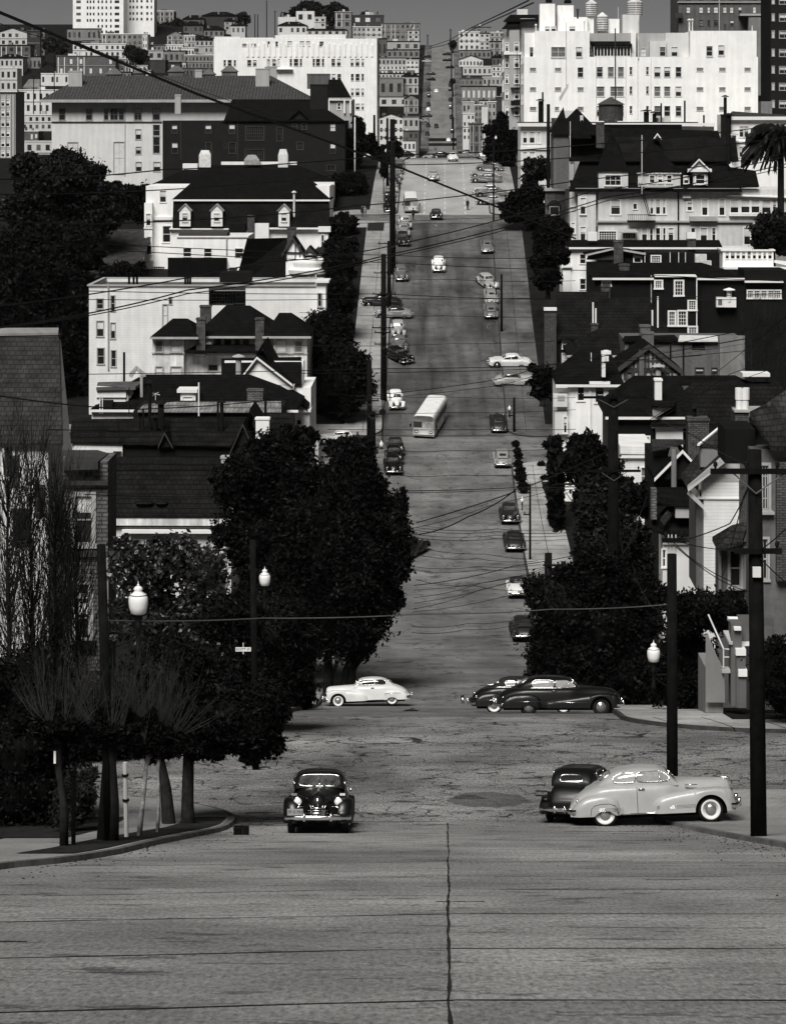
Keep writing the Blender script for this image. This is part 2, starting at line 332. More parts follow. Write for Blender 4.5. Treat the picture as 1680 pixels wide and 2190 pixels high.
for sd_, d0, d1, base, r0, r1, ww, wm, outer in bl:
    f = cornered(base, d0, d1, r0, r1); H = .12 if d0 == 10 else .15
    st = 1.6 if d1 < 300 else (2.5 if d1 < 800 else 8)
    ds = sorted(set([round(x, 3) for x in drange(d0, d1, st)]+[round(d0+r0*(1-math.cos(t/12*math.pi/2)), 3) for t in range(13) if r0]+[round(d1-r1*(1-math.cos(t/12*math.pi/2)), 3) for t in range(13) if r1]))
    K = MB(); Wk = MB(); Yd = MB()
    def pt(s_, d, dz): return (xc(d)+sd_*s_, d, tz(xc(d)+sd_*s_, d)+dz)
    kg = [[pt(f(d)-.02, d, -.05), pt(f(d), d, H), pt(f(d)+.17, d, H)] for d in ds]
    K.grid(kg)
    offs = [.17, .8, 1.7, 2.6, 3.6, ww, 7, 10, 14, 20, 30, outer]; inner = min(f(d) for d in ds)
    for e, dd_ in ((d0, 1), (d1, -1)):                                    # kerb along the cross street
        if e in (10, 700, 1110, 1470): continue
        s0 = f(e); K.grid([[pt(s, e-dd_*.01, -.05), pt(s, e, H), pt(s, e+dd_*.17, H)] for s in drange(s0, outer, 2)])
    for i in range(len(ds)-1):
        a, b = ds[i], ds[i+1]
        for j in range(len(offs)-1):
            o0, o1 = offs[j], offs[j+1]
            q = [(max(f(a)+.17, inner+o0), a), (max(f(a)+.17, inner+o1), a), (max(f(b)+.17, inner+o1), b), (max(f(b)+.17, inner+o0), b)]
            if abs(q[0][0]-q[1][0]) < 1e-6 and abs(q[2][0]-q[3][0]) < 1e-6: continue
            m = (a+b)/2; walk = o1 <= ww+.01 or (m < d0+ww and d0 > 20) or (m > d1-ww and d1 < 650)
            vs = [pt(s, d, H+(.004 if walk else -.01)) for s, d in q]; (Wk if walk else Yd).add(vs, [(0,1,2,3) if sd_ > 0 else (3,2,1,0)])
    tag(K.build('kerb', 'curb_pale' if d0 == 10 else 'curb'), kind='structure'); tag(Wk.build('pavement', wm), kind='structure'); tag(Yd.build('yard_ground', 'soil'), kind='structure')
# painted and tarred marks
def mark(name, mat, pts, w, dz=.006, wob=0.0, st=.6, label=None):
    """ribbon through (s,d) points, width w"""
    mb = MB(); L_ = []; R_ = []
    P2 = []
    for (s0, a0), (s1, a1) in zip(pts[:-1], pts[1:]):
        n = max(1, int(max(abs(s1-s0), abs(a1-a0))/st))
        for i in range(n): P2.append((s0+(s1-s0)*i/n, a0+(a1-a0)*i/n))
    P2.append(pts[-1]); wb = 0; g = []
    for i, (s, d) in enumerate(P2):
        j = min(i+1, len(P2)-1); k = max(i-1, 0); tx = P2[j][0]-P2[k][0]; ty = P2[j][1]-P2[k][1]; l = math.hypot(tx, ty) or 1
        wb = wb*.7+random.uniform(-wob, wob); ww_ = w*(1+random.uniform(-.5, .6)*(1 if wob else 0))*.5
        nx, ny = -ty/l, tx/l; cs, cd = s+nx*wb, d+ny*wb
        g.append([(xc(cd+ny*q)+cs+nx*q, cd+ny*q, -h(cd+ny*q)+dz) for q in (-ww_, ww_)])
    mb.grid(g); return mb, name, mat, label
def markdone(t, merge=None):
    mb, name, mat, label = t; return tag(mb.build(name, mat), label, kind='structure')
# the joints of the concrete: one long seam and the cross joints
markdone(mark('road_joint', 'tar', [(-.05, 17), (-.02, 35), (.02, 55), (.05, 73.5)], .032, wob=.009, label='tarred seam down the middle of the concrete roadway'))
J = MB()
for i, d in enumerate(JD):
    for s0, s1 in ((-6.4, 0), (0, 6.6)):
        a = s0+random.uniform(0, 1.2) if i > 2 else s0; b = s1-random.uniform(0, 1.5) if i > 2 else s1
        t = mark('', '', [(a, d+.28*(a if s0 < 0 else 0)), (b, d)], .06 if i < 3 else .05, wob=.03); J.add(t[0].v, t[0].f)
for i in range(55):                                                        # short grooves and scrapes across the slope
    d = random.uniform(19, 72); s = random.uniform(-6.5, 6); l = random.uniform(.4, 2.6)
    t = mark('', '', [(s, d), (s+l, d+random.uniform(-.1, .1))], random.uniform(.015, .04)*(1 if random.random() < .8 else 3.0), wob=.02, st=.12); J.add(t[0].v, t[0].f)
tag(J.build('road_joint', 'tar'), 'tarred cross joints and scrapes over the concrete', kind='structure')
# old patch in the crossroads, tar blots
def blot(name, mat, px, py, rx, ry, label, n=26, dz=.007):
    p = G(px, py); vs = [(0,0,0)]
    vs = [(p.x, p.y, -h(p.y)+dz)]
    for k in range(n):
        q = 2*math.pi*k/n; r = 1+random.uniform(-.13, .13); x = p.x+rx*r*math.cos(q); y = p.y+ry*r*math.sin(q); vs.append((x, y, -h(y)+dz))
    g = MB(); g.add(vs, [(0, k+1, (k+1) % n+1) for k in range(n)]); return tag(g.build(name, mat), label, kind='structure')
blot('road_patch', 'patch_dark', 1045, 1712, 1.25, 1.6, 'dark oval patch in the near crossroads')
blot('road_patch', 'patch_dark', 1000, 1710, .55, 1.0, 'small dark patch joined to the oval patch')
CR = MB()
for k in range(46):                                                        # wandering cracks over the crossroads
    s, d = random.uniform(-10, 12), random.uniform(75.5, 108); pts = [(s, d)]; a = random.choice([0, math.pi])+random.uniform(-.7, .7)
    for i in range(random.randint(3, 8)):
        a += random.uniform(-.8, .8); s += math.cos(a)*.6; d += math.sin(a)*.6; pts.append((s, min(110, max(75, d))))
    t = mark('', '', pts, .022, wob=.06, st=.25, dz=.008); CR.add(t[0].v, t[0].f)
tag(CR.build('road_crack', 'tar'), 'wandering cracks across the near crossroads', kind='structure')
for s in (-2.9, .3, 3.4):
    D_ = MB(); d = 393
    while d < 455:
        t = mark('', '', [(s, d), (s, d+2.2)], .16, dz=.012); D_.add(t[0].v, t[0].f); d += 4.4
    tag(D_.build('lane_line', 'road_paint'), kind='structure')
for d in (377.2, 392.5, 283.4): markdone(mark('stop_line', 'road_paint' if d > 390 else 'curb', [(-6.6, d), (6.8, d)], .22, dz=.012))
# wet gutters and path joints
Jn = MB()
for sd_, a, b, s0, s1 in ((1, 104, 266, 7.2, 11.2), (-1, 285, 377, 6.9, 11), (1, 285, 377, 7.2, 11.2), (-1, 392, 440, 7, 11), (1, 97, 98, 0, 0)):
    d = a
    while d < b and s1: t = mark('', '', [(sd_*s0, d), (sd_*s1, d)], .05, dz=.165); Jn.add(t[0].v, t[0].f); d += 1.9
    if s1: t = mark('', '', [(sd_*(s0+s1)/2, a), (sd_*(s0+s1)/2, b)], .05, dz=.165, st=4); Jn.add(t[0].v, t[0].f)
for k in range(12):
    t = mark('', '', [(9+k*1.9, 96.6), (8.2+k*1.9, 101.5)], .05, dz=.16); Jn.add(t[0].v, t[0].f)
t = mark('', '', [(11.5, 99), (32, 99)], .05, dz=.16, st=2); Jn.add(t[0].v, t[0].f)
tag(Jn.build('pavement_joint', 'tar'), 'scored joints between the pavement slabs', kind='structure')
# strip of grass at the near left kerb, tree pits
gm = MB(); g = []
for d in drange(53, 74, 1): 
    a = lin([(53,7.6),(55.7,7.3),(60.7,7.1),(66,6.7),(72,6.2),(74,6.2)])(d); g.append([(xc(d)-a-.1, d, -h(d)+.14), (xc(d)-a-1.3, d, -h(d)+.14)])
gm.grid(g); tag(gm.build('verge', 'grass'), kind='structure')
gm = MB(); gm.grid([[(xc(d)-11.9, d, -h(d)+.14), (xc(d)-9.2, d, -h(d)+.14)] for d in drange(62, 74, 2)]); tag(gm.build('verge', 'grass'), kind='structure')
gm = MB(); gm.grid([[(xc(d)-11, d, -h(d)+.17), (xc(d)-8.6, d, -h(d)+.17)] for d in drange(372, 377, 1)]); tag(gm.build('verge', 'grass'), kind='structure')
gm = MB(); g = []
for d in drange(338, 375, 3): g.append([(xx, d, -h(d)-2.2+(d-338)*.05) for xx in (-56, -50, -45, -40, -35)])
gm.grid(g); tag(gm.build('lawn', 'dirt'), 'sloping rough lawn beside the big oak', kind='structure')

# grit and flaked asphalt along the foreground kerbs
LT = MB()
for i in range(600):
    d = random.uniform(40, 74); sd_ = random.choice((-1, 1, 1)); e = bl[0][3](d) if sd_ < 0 else bl[1][3](d); s = sd_*(e-.05-abs(random.gauss(0, .9))); z = -h(d)+.004; r = random.uniform(.006, .02); x = xc(d)+s
    LT.add([(x-r*1.6, d, z), (x, d-r, z), (x+r*1.6, d+r*.3, z), (x, d+r, z+r*.7)], [(0,1,3),(1,2,3),(0,3,2)])
tag(LT.build('loose_grit', 'tar'), 'grit and broken asphalt scattered along the foreground kerbs', 'grit', kind='stuff')
# ---------------- buildings ----------------
class B:
    """a building: wall with real openings, windows, roofs; coordinates are rows and columns read off view v at depth d"""
    def __init__(s, v, name, label, d, x0, x1, yt, yb, dep, wall, cat=None, group=None, trim='trim', far=False, wallname='wall'):
        s.v = v; s.d = d; s.k = d/F; s.far = far; s.trim = trim; s.mat = wall; s.dep = dep; s.wn = wallname
        a, b = c(v, x0, yt); a2, b2 = c(v, x1, yb); s.x0, s.x1, s.yt, s.yb = a, a2, b, b2
        s.r0 = P(a, b2, d); s.root = thing(name, label, cat or name.split('_')[-1], s.r0, -math.atan(YAW), group)
        s.W = (a2-a)*s.k; s.H = (b2-b)*s.k; s.holes = []; s.n = 0
        g = min(tz(s.r0.x, d), tz(s.r0.x, d+dep), tz(s.r0.x+s.W, d), tz(s.r0.x+s.W, d+dep))
        s.base = min(0, g-.3-s.r0.z); s.extra = []
    def u(s, x): return (c(s.v, x, 0)[0]-s.x0)*s.k
    def z(s, y): return (s.yb-c(s.v, 0, y)[1])*s.k
    def L(s, x, y, dd=0):
        a, b = c(s.v, x, y); w = P(a, b, s.d+dd); return (w.x-s.r0.x-dd*YAW, dd, w.z-s.r0.z)
    def part(s, name, mb, mat, par=None, label=None, smooth=False):
        o = mb.build(name, mat, par or s.root, smooth=smooth)
        if label: o['label'] = label
        return o
    def box(s, name, x0, y0, x1, y1, f=.1, b=0, mat=None, par=None):
        return s.part(name, MB().box(s.u(x0), -f, s.z(y1), s.u(x1), b, s.z(y0)), mat or s.trim, par)
    def w(s, x0, y0, x1, y1, kind='d', fr=.1, y=0.0, bars=1, sub=True):
        u0, u1, z1, z0 = s.u(x0), s.u(x1), s.z(y0), s.z(y1)
        if s.far:
            m = MB().box(u0, y-.06, z0, u1, y+.02, z1); return s.part('window', m, 'f_pane' if kind == 'd' else ('w_mgrey' if kind == 'm' else 'blind'))
        if y == 0: s.holes.append((u0, z0, u1, z1))
        if kind == 'x': return
        m = MB(); e = .05; t = fr
        if t:
            m.box(u0-t, y-.05, z0-t*.8, u0, y-.003, z1+t); m.box(u1, y-.05, z0-t*.8, u1+t, y-.003, z1+t)
            m.box(u0, y-.05, z1, u1, y-.003, z1+t); m.box(u0-t*1.3, y-.10, z0-t, u1+t*1.3, y-.004, z0)
        q = .045; w_ = u1-u0; hh = z1-z0
        for a, b_ in ((u0, u0+q), (u1-q, u1)): m.box(a, y+.06, z0, b_, y+.10, z1)
        m.box(u0+q, y+.06, z0, u1-q, y+.10, z0+q); m.box(u0+q, y+.06, z1-q, u1-q, y+.10, z1)
        if kind != 'v' and hh > .9: m.box(u0+q, y+.055, z0+hh*.5-.03, u1-q, y+.10, z0+hh*.5+.03)
        nb = bars if w_ > 1.3 or bars > 1 else 0
        if kind == 'l': nb = max(2, int(w_/.35)); 
        for i in range(1, nb+1): a = u0+w_*i/(nb+1); m.box(a-.025, y+.057, z0, a+.025, y+.099, z1)
        if kind == 'l':
            for i in range(1, 4): a = z0+hh*i/4; m.box(u0, y+.058, a-.02, u1, y+.098, a+.02)
        if kind == 'v':
            for i in range(1, 4): a = z0+hh*i/4; m.box(u0, y+.04, a-.02, u1, y+.08, a+.02)
        fo = s.part('window', m, s.trim); s.n += 1
        po = s.part('pane', MB().box(u0, y+.11, z0, u1, y+.13, z1), 'pane', fo)
        if kind in 'bhc':
            f = {'b':1, 'h':random.uniform(.35, .6), 'c':1}[kind]
            s.part('curtain' if kind == 'c' else 'blind', MB().box(u0+.03, y+.102, z1-hh*f, u1-.03, y+.108, z1-.02), 'curtain' if kind == 'c' else 'blind', fo)
        elif kind == 'd' and random.random() < .35:
            s.part('blind', MB().box(u0+.03, y+.102, z1-hh*random.uniform(.15, .45), u1-.03, y+.108, z1-.02), 'curtain', fo)
        return fo
    def ws(s, y0, y1, xs, kind='d', fr=.1, y=0.0):
        for q in xs:
            if len(q) == 2: s.w(q[0], y0, q[1], y1, kind, fr, y)
            else: s.w(q[0], y0, q[1], y1, q[2], fr, y)
    def sidewin(s, side, y0, y1, z0, z1):
        """window on the street side: depth y0..y1, height z0..z1"""
        x = s.W if side > 0 else 0; a, b = (x-.02, x+.05) if side > 0 else (x-.05, x+.02)
        m = MB().box(a, y0-.1, z0-.1, b, y0, z1+.1).box(a, y1, z0-.1, b, y1+.1, z1+.1).box(a, y0, z1, b, y1, z1+.1).box(a, y0, z0-.1, b, y1, z0).box(a, y0, (z0+z1)/2-.04, b, y1, (z0+z1)/2+.04)
        fo = s.part('window', m, s.trim); s.part('pane', MB().box(x-.02, y0, z0, x+.02, y1, z1), 'pane', fo)
    def chimney(s, x0, y0, x1, y1, dd=2.0, mat='chimbrick', dp=None, cap=True, name='chimney'):
        a = s.L(x0, y0, dd); b = s.L(x1, y1, dd); dp = dp or min(1.2, (b[0]-a[0]))
        m = MB().box(a[0], dd, b[2]-1.2, b[0], dd+dp, a[2]); 
        if cap: m.box(a[0]-.07, dd-.07, a[2]-.22, b[0]+.07, dd+dp+.07, a[2]-.05)
        return s.part(name, m, mat)
    def pipe(s, x, y0, y1, r=.08, dd=1.5, mat='metal_dark', name='vent_pipe', cap=0):
        a = s.L(x, y0, dd); b = s.L(x, y1, dd); m = MB().tube([(a[0], dd, b[2]-.5), (a[0], dd, a[2])], r, 8)
        if cap: m.lathe([(.01, 0), (r*2.4, 0), (r*2.2, .1), (.02, .3)], a[0], dd, a[2]+.05, 8)
        return s.part(name, m, mat)
    def hip(s, x0, x1, ye, xr0, xr1, yr, mat='r_dark', dd0=-.5, dd1=None, ddr=None, name='roof', th=.2, trim=True):
        """hip roof: front eave row ye from x0 to x1, ridge xr0..xr1 on row yr"""
        dd1 = s.dep+.4 if dd1 is None else dd1; ddr = (dd0+dd1)/2 if ddr is None else ddr
        A = s.L(x0, ye, dd0); Bp = s.L(x1, ye, dd0); z = A[2]
        R0 = s.L(xr0, yr, ddr); R1 = s.L(xr1, yr, ddr)
        vs = [A, Bp, (Bp[0], dd1, z), (A[0], dd1, z), R0, R1]
        if abs(R0[0]-R1[0]) < .05: fs = [(0,1,4), (1,2,4), (2,3,4), (3,0,4)]; vs = vs[:5]
        else: fs = [(0,1,5,4), (1,2,5), (2,3,4,5), (3,0,4)]
        r = s.part(name, MB().slab(vs, fs, th), mat)
        if trim: s.part('gutter', MB().box(A[0]-.05, dd0-.12, z-th-.06, Bp[0]+.05, dd0-.003, z-.02), s.trim, r)
        return r
    def poly(s, name, pts, faces, mat, th=.15, par=None, label=None):
        return s.part(name, MB().slab([s.L(*p) for p in pts], faces, th), mat, par, label)
    def gable(s, x0, x1, ye, xa, ya, dep, mat='r_dark', wall=None, dd=0, ov=.45, name='roof', barge=None, bw=.22):
        """front gable: triangle of wall and two slopes running back dep metres"""
        a = s.L(x0, ye, dd); b = s.L(x1, ye, dd); t = s.L(xa, ya, dd)
        if wall: s.part('gable_wall', MB().add([(a[0]+.2, dd, a[2]-.1), (b[0]-.2, dd, b[2]-.1), (t[0], dd, t[2]-.12), (a[0]+.2, dd+.3, a[2]-.1), (b[0]-.2, dd+.3, b[2]-.1), (t[0], dd+.3, t[2]-.12)], [(0,1,2), (5,4,3), (0,3,4,1), (1,4,5,2), (2,5,3,0)]), wall)
        y0, y1 = dd-ov, dd+dep
        vs = [(a[0], y0, a[2]), (t[0], y0, t[2]), (b[0], y0, b[2]), (a[0], y1, a[2]), (t[0], y1, t[2]), (b[0], y1, b[2])]
        r = s.part(name, MB().slab(vs, [(0,1,4,3), (1,2,5,4)], .18), mat)
        if barge:
            m = MB()
            for p, q in ((a, t), (t, b)):
                m.add([(p[0], y0-.07, p[2]+.03), (q[0], y0-.07, q[2]+.03), (q[0], y0-.07, q[2]-bw), (p[0], y0-.07, p[2]-bw), (p[0], y0-.004, p[2]+.03), (q[0], y0-.004, q[2]+.03), (q[0], y0-.004, q[2]-bw), (p[0], y0-.004, p[2]-bw)],
                    [(3,2,1,0), (4,5,6,7), (0,1,5,4), (2,3,7,6), (1,2,6,5), (3,0,4,7)])
            s.part('barge_board', m, barge, r)
        return r
    def flat(s, over=.25, mat='r_flat', ph=.5, cornice=True, pt=.3):
        """flat roof behind a parapet, with a cornice"""
        W_, D_, H_ = s.W, s.dep, s.H
        s.part('roof', MB().box(pt, pt, H_-ph, W_-pt, D_-pt, H_-ph+.1), mat)
        if cornice: s.part('cornice', MB().box(-over, -over, H_-.02, W_+over, pt, H_+.16).box(-over, pt, H_-.02, pt, D_+over, H_+.16).box(W_-pt, pt, H_-.02, W_+over, D_+over, H_+.16).box(pt, D_-pt, H_-.02, W_-pt, D_+over, H_+.16), s.trim)
    def done(s, top=True):
        W_, D_, H_, b0 = s.W, s.dep, s.H, s.base; hs = [(max(0, a), max(b0+.1, b), min(W_, c_), min(H_, d_)) for a, b, c_, d_ in s.holes]
        hs = [q for q in hs if q[0] < q[2]-.02 and q[1] < q[3]-.02]
        xs = sorted(set([0, W_]+[round(q[i], 4) for q in hs for i in (0, 2)])); zs = sorted(set([b0, H_]+[round(q[i], 4) for q in hs for i in (1, 3)]))
        m = MB(); idx = {}
        def vid(x, z, y=0):
            k = (x, z, y)
            if k not in idx: idx[k] = len(m.v); m.v.append((x, y, z))
            return idx[k]
        for i in range(len(xs)-1):
            for j in range(len(zs)-1):
                cx, cz = (xs[i]+xs[i+1])/2, (zs[j]+zs[j+1])/2
                if any(q[0] < cx < q[2] and q[1] < cz < q[3] for q in hs): continue
                m.f.append((vid(xs[i], zs[j]), vid(xs[i+1], zs[j]), vid(xs[i+1], zs[j+1]), vid(xs[i], zs[j+1]))); m.m.append(0)
        for q in hs:                                                       # the reveals
            a, b, c_, d_ = q; r = .14
            m.add([(a,0,b),(c_,0,b),(c_,0,d_),(a,0,d_),(a,r,b),(c_,r,b),(c_,r,d_),(a,r,d_)], [(0,1,5,4),(1,2,6,5),(2,3,7,6),(3,0,4,7)])
        m.add([(0,0,b0),(0,0,H_),(0,D_,b0),(0,D_,H_),(W_,0,b0),(W_,0,H_),(W_,D_,b0),(W_,D_,H_)], [(0,1,3,2),(4,6,7,5),(2,3,7,6)])
        if top: m.add([(0,0,H_),(W_,0,H_),(W_,D_,H_),(0,D_,H_)], [(0,1,2,3)]) if top == 1 else m.add([(0,0,H_),(W_,0,H_),(W_,D_,H_),(0,D_,H_),(.3,.3,H_),(W_-.3,.3,H_),(W_-.3,D_-.3,H_),(.3,D_-.3,H_),(.3,.3,H_-.6),(W_-.3,.3,H_-.6),(W_-.3,D_-.3,H_-.6),(.3,D_-.3,H_-.6)], [(0,1,5,4),(1,2,6,5),(2,3,7,6),(3,0,4,7),(4,5,9,8),(5,6,10,9),(6,7,11,10),(7,4,8,11)])
        return s.part(s.wn, m, s.mat)
def dfar(px, yD):
    """depth of the far hillside seen on row yD in column px"""
    for d in range(1110, 1462, 3):
        if H0-F*tz((px-840)/F*d, d)/d <= yD: return float(d)
    return 1462.0+max(0, min(25, (60-yD)*.6))
# ---------------- the town on the far hill ----------------
FG = 'buildings across the far hill'
def far(v, x0, x1, yt, yb, wall, nr, nc, label, roof=None, dx=0, name='town_house', kind='d', d=None, ww=.45, wh=.5, cat='building', top=2):
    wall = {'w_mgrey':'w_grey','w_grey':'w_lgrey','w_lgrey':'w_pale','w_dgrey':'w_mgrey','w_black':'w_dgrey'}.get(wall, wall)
    yD = c(v, 0, yb)[1]; d = d or dfar(c(v, (x0+x1)/2, 0)[0], yD)+dx-4
    b = B(v, name, label, d, x0, x1, yt, yb, 14 if x1-x0 > 60 else 10, wall, cat, FG, far=True)
    H = yb-yt; Wd = x1-x0
    for i in range(nr):
        for j in range(nc):
            if random.random() < .06: continue
            cw = Wd/nc; ch = H/nr; X = x0+cw*(j+.5); Y = yt+ch*(i+.55)
            b.w(X-cw*ww/2, Y-ch*wh/2, X+cw*ww/2, Y+ch*wh/2, kind if random.random() > .2 else 'm')
    r = None
    if roof == 'hip': b.hip(x0-4, x1+4, yt, x0+Wd*.3, x1-Wd*.3, yt-min(22, Wd*.22), 'r_dark', trim=False)
    elif roof == 'gable': b.gable(x0-3, x1+3, yt, (x0+x1)/2, yt-min(26, Wd*.3), 12, 'r_dark', wall)
    elif roof == 'slab': b.part('roof', MB().box(-.3, -.3, b.H, b.W+.3, b.dep+.3, b.H+.35), random.choice(('r_dark', 'w_mgrey', 'w_lgrey')))
    elif roof == 'par': b.part('cornice', MB().box(-.25, -.25, b.H-.1, b.W+.25, 0, b.H+.25), 'trim')
    for i in range(random.randint(1, 3)):                                   # bays, stacks and roof huts, as varied as the real ones
        a = random.uniform(.05, .8)*b.W; w_ = random.uniform(.08, .16)*b.W
        if roof != 'hip' and random.random() < .6: b.part('roof_hut', MB().box(a, 3, b.H, a+w_, 6, b.H+random.uniform(.8, 2.2)), random.choice(('w_grey','w_lgrey','w_cream','w_mgrey')))
        else: b.part('chimney', MB().box(a, 2, b.H-.3, a+.9, 3, b.H+random.uniform(1, 2.4)), random.choice(('w_grey','chimbrick')))
    if nr > 1 and Wd > 60:
        for i in range(nc):
            if i % 2 == 0: X = b.W*(i+.5)/nc; b.part('bay', MB().box(X-b.W/nc*.36, -.05, .4, X-b.W/nc*.27, 0, b.H-.5).box(X+b.W/nc*.27, -.05, .4, X+b.W/nc*.36, 0, b.H-.5), random.choice(('w_cream', wall)))
        b.part('belt_course', MB().box(0, -.25, b.H*.5-.1, b.W, -.003, b.H*.5+.1), 'trim_grey')
    b.done(top=1 if roof else top); return b
# the white tower and the left of the picture
t = B(1, 'apartment_tower', 'tall white apartment tower with a window grid, rising past the top edge', 1400, 445, 755, -150, 205, 18, 'w_white', 'tower', far=True)
for y in (-105, -67, -29, 8, 45, 83, 122, 158, 192):
    for x, q in ((480, 14), (535, 5), (553, 5), (573, 5), (602, 5), (625, 5), (650, 5), (678, 5), (715, 14)):
        if y > 150 and x < 600: continue
        if len(t.root.children) < 92: t.w(x-q, y-8, x+q, y+9, 'm' if x == 480 else 'd')
t.done()
t = B(1, 'apartment_tower', 'white rear wing of the tall tower with scattered small windows', 1412, 756, 942, -150, 138, 14, 'w_white', 'tower', far=True)
for y in (-110, -70, -30, 5, 42, 80, 115):
    for x, q in ((796, 5), (815, 5), (838, 5), (865, 6), (900, 6), (925, 4)): t.w(x-q, y-8, x+q, y+8)
t.done()
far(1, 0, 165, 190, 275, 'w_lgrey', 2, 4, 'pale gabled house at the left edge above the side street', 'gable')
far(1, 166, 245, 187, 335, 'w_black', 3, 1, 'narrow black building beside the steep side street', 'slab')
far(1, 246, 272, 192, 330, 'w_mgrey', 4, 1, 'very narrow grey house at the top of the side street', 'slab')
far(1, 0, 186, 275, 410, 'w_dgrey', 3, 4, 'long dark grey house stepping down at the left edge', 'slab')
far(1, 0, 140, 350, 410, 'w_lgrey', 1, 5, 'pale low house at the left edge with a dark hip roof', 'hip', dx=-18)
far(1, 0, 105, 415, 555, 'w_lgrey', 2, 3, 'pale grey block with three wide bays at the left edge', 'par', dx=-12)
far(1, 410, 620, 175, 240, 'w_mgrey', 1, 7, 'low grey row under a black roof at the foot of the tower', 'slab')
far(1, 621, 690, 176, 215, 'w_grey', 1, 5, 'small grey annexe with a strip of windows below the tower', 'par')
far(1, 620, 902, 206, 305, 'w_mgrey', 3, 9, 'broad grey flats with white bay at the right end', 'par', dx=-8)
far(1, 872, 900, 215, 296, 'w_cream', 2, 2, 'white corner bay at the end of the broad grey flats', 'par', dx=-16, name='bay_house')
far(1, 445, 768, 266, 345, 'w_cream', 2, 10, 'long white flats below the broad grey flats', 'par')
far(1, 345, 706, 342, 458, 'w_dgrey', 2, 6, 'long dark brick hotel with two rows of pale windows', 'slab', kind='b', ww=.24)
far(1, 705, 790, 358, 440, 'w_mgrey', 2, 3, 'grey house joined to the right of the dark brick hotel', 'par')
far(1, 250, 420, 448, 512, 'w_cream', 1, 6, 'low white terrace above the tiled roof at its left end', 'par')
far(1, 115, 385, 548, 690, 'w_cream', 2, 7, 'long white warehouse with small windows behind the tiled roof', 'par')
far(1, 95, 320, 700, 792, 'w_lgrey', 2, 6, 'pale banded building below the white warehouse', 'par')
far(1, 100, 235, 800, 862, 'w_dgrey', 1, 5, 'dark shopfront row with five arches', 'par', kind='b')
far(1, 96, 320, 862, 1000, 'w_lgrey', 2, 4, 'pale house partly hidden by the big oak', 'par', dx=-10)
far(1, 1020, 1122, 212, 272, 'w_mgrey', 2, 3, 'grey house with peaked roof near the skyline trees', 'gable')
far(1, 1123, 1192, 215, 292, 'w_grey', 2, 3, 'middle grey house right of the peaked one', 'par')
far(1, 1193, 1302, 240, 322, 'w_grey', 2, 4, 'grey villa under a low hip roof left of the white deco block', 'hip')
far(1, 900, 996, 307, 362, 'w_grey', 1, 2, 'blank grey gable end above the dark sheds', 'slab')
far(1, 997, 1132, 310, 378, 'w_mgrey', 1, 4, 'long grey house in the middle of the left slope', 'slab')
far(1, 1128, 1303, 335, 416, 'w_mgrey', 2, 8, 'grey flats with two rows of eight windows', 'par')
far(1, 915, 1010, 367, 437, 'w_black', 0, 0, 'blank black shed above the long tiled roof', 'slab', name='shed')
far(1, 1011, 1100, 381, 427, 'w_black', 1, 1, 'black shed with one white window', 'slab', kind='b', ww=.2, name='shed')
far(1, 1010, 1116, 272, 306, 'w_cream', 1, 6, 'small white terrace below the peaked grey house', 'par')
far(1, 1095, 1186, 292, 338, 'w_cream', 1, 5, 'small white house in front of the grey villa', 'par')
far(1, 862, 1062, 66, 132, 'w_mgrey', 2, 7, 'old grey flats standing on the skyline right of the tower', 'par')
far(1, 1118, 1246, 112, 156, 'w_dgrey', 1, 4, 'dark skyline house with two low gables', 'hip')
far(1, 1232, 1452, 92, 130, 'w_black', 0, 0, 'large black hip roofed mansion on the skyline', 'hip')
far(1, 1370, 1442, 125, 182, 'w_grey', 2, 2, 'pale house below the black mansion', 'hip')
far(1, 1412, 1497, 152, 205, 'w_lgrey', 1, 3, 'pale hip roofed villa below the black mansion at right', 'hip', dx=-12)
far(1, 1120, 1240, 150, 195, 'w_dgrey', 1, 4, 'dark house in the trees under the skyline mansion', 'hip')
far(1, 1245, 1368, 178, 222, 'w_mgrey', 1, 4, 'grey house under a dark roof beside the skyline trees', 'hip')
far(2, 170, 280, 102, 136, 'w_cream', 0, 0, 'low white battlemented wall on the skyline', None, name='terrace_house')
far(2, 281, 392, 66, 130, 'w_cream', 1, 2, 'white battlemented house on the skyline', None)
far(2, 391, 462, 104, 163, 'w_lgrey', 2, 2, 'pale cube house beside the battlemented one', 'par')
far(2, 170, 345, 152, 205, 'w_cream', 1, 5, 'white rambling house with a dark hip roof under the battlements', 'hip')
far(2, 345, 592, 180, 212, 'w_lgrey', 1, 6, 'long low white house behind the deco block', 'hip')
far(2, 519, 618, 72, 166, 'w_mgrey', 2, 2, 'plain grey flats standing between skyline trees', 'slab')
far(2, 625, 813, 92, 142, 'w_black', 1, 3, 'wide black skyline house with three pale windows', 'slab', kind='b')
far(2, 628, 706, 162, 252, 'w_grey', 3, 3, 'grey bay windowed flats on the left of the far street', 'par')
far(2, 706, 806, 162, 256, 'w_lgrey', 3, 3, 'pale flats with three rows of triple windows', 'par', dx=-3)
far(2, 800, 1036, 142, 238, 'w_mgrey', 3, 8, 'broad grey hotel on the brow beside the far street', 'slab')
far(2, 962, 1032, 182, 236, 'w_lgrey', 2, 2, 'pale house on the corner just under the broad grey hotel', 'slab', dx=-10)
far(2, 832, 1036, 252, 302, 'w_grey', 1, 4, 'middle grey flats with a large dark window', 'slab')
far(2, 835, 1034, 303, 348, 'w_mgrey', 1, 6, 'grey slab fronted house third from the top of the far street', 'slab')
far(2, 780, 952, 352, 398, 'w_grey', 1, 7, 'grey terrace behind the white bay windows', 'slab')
far(2, 785, 952, 398, 452, 'w_cream', 2, 7, 'white terrace of bay windows left of the far street', 'par')
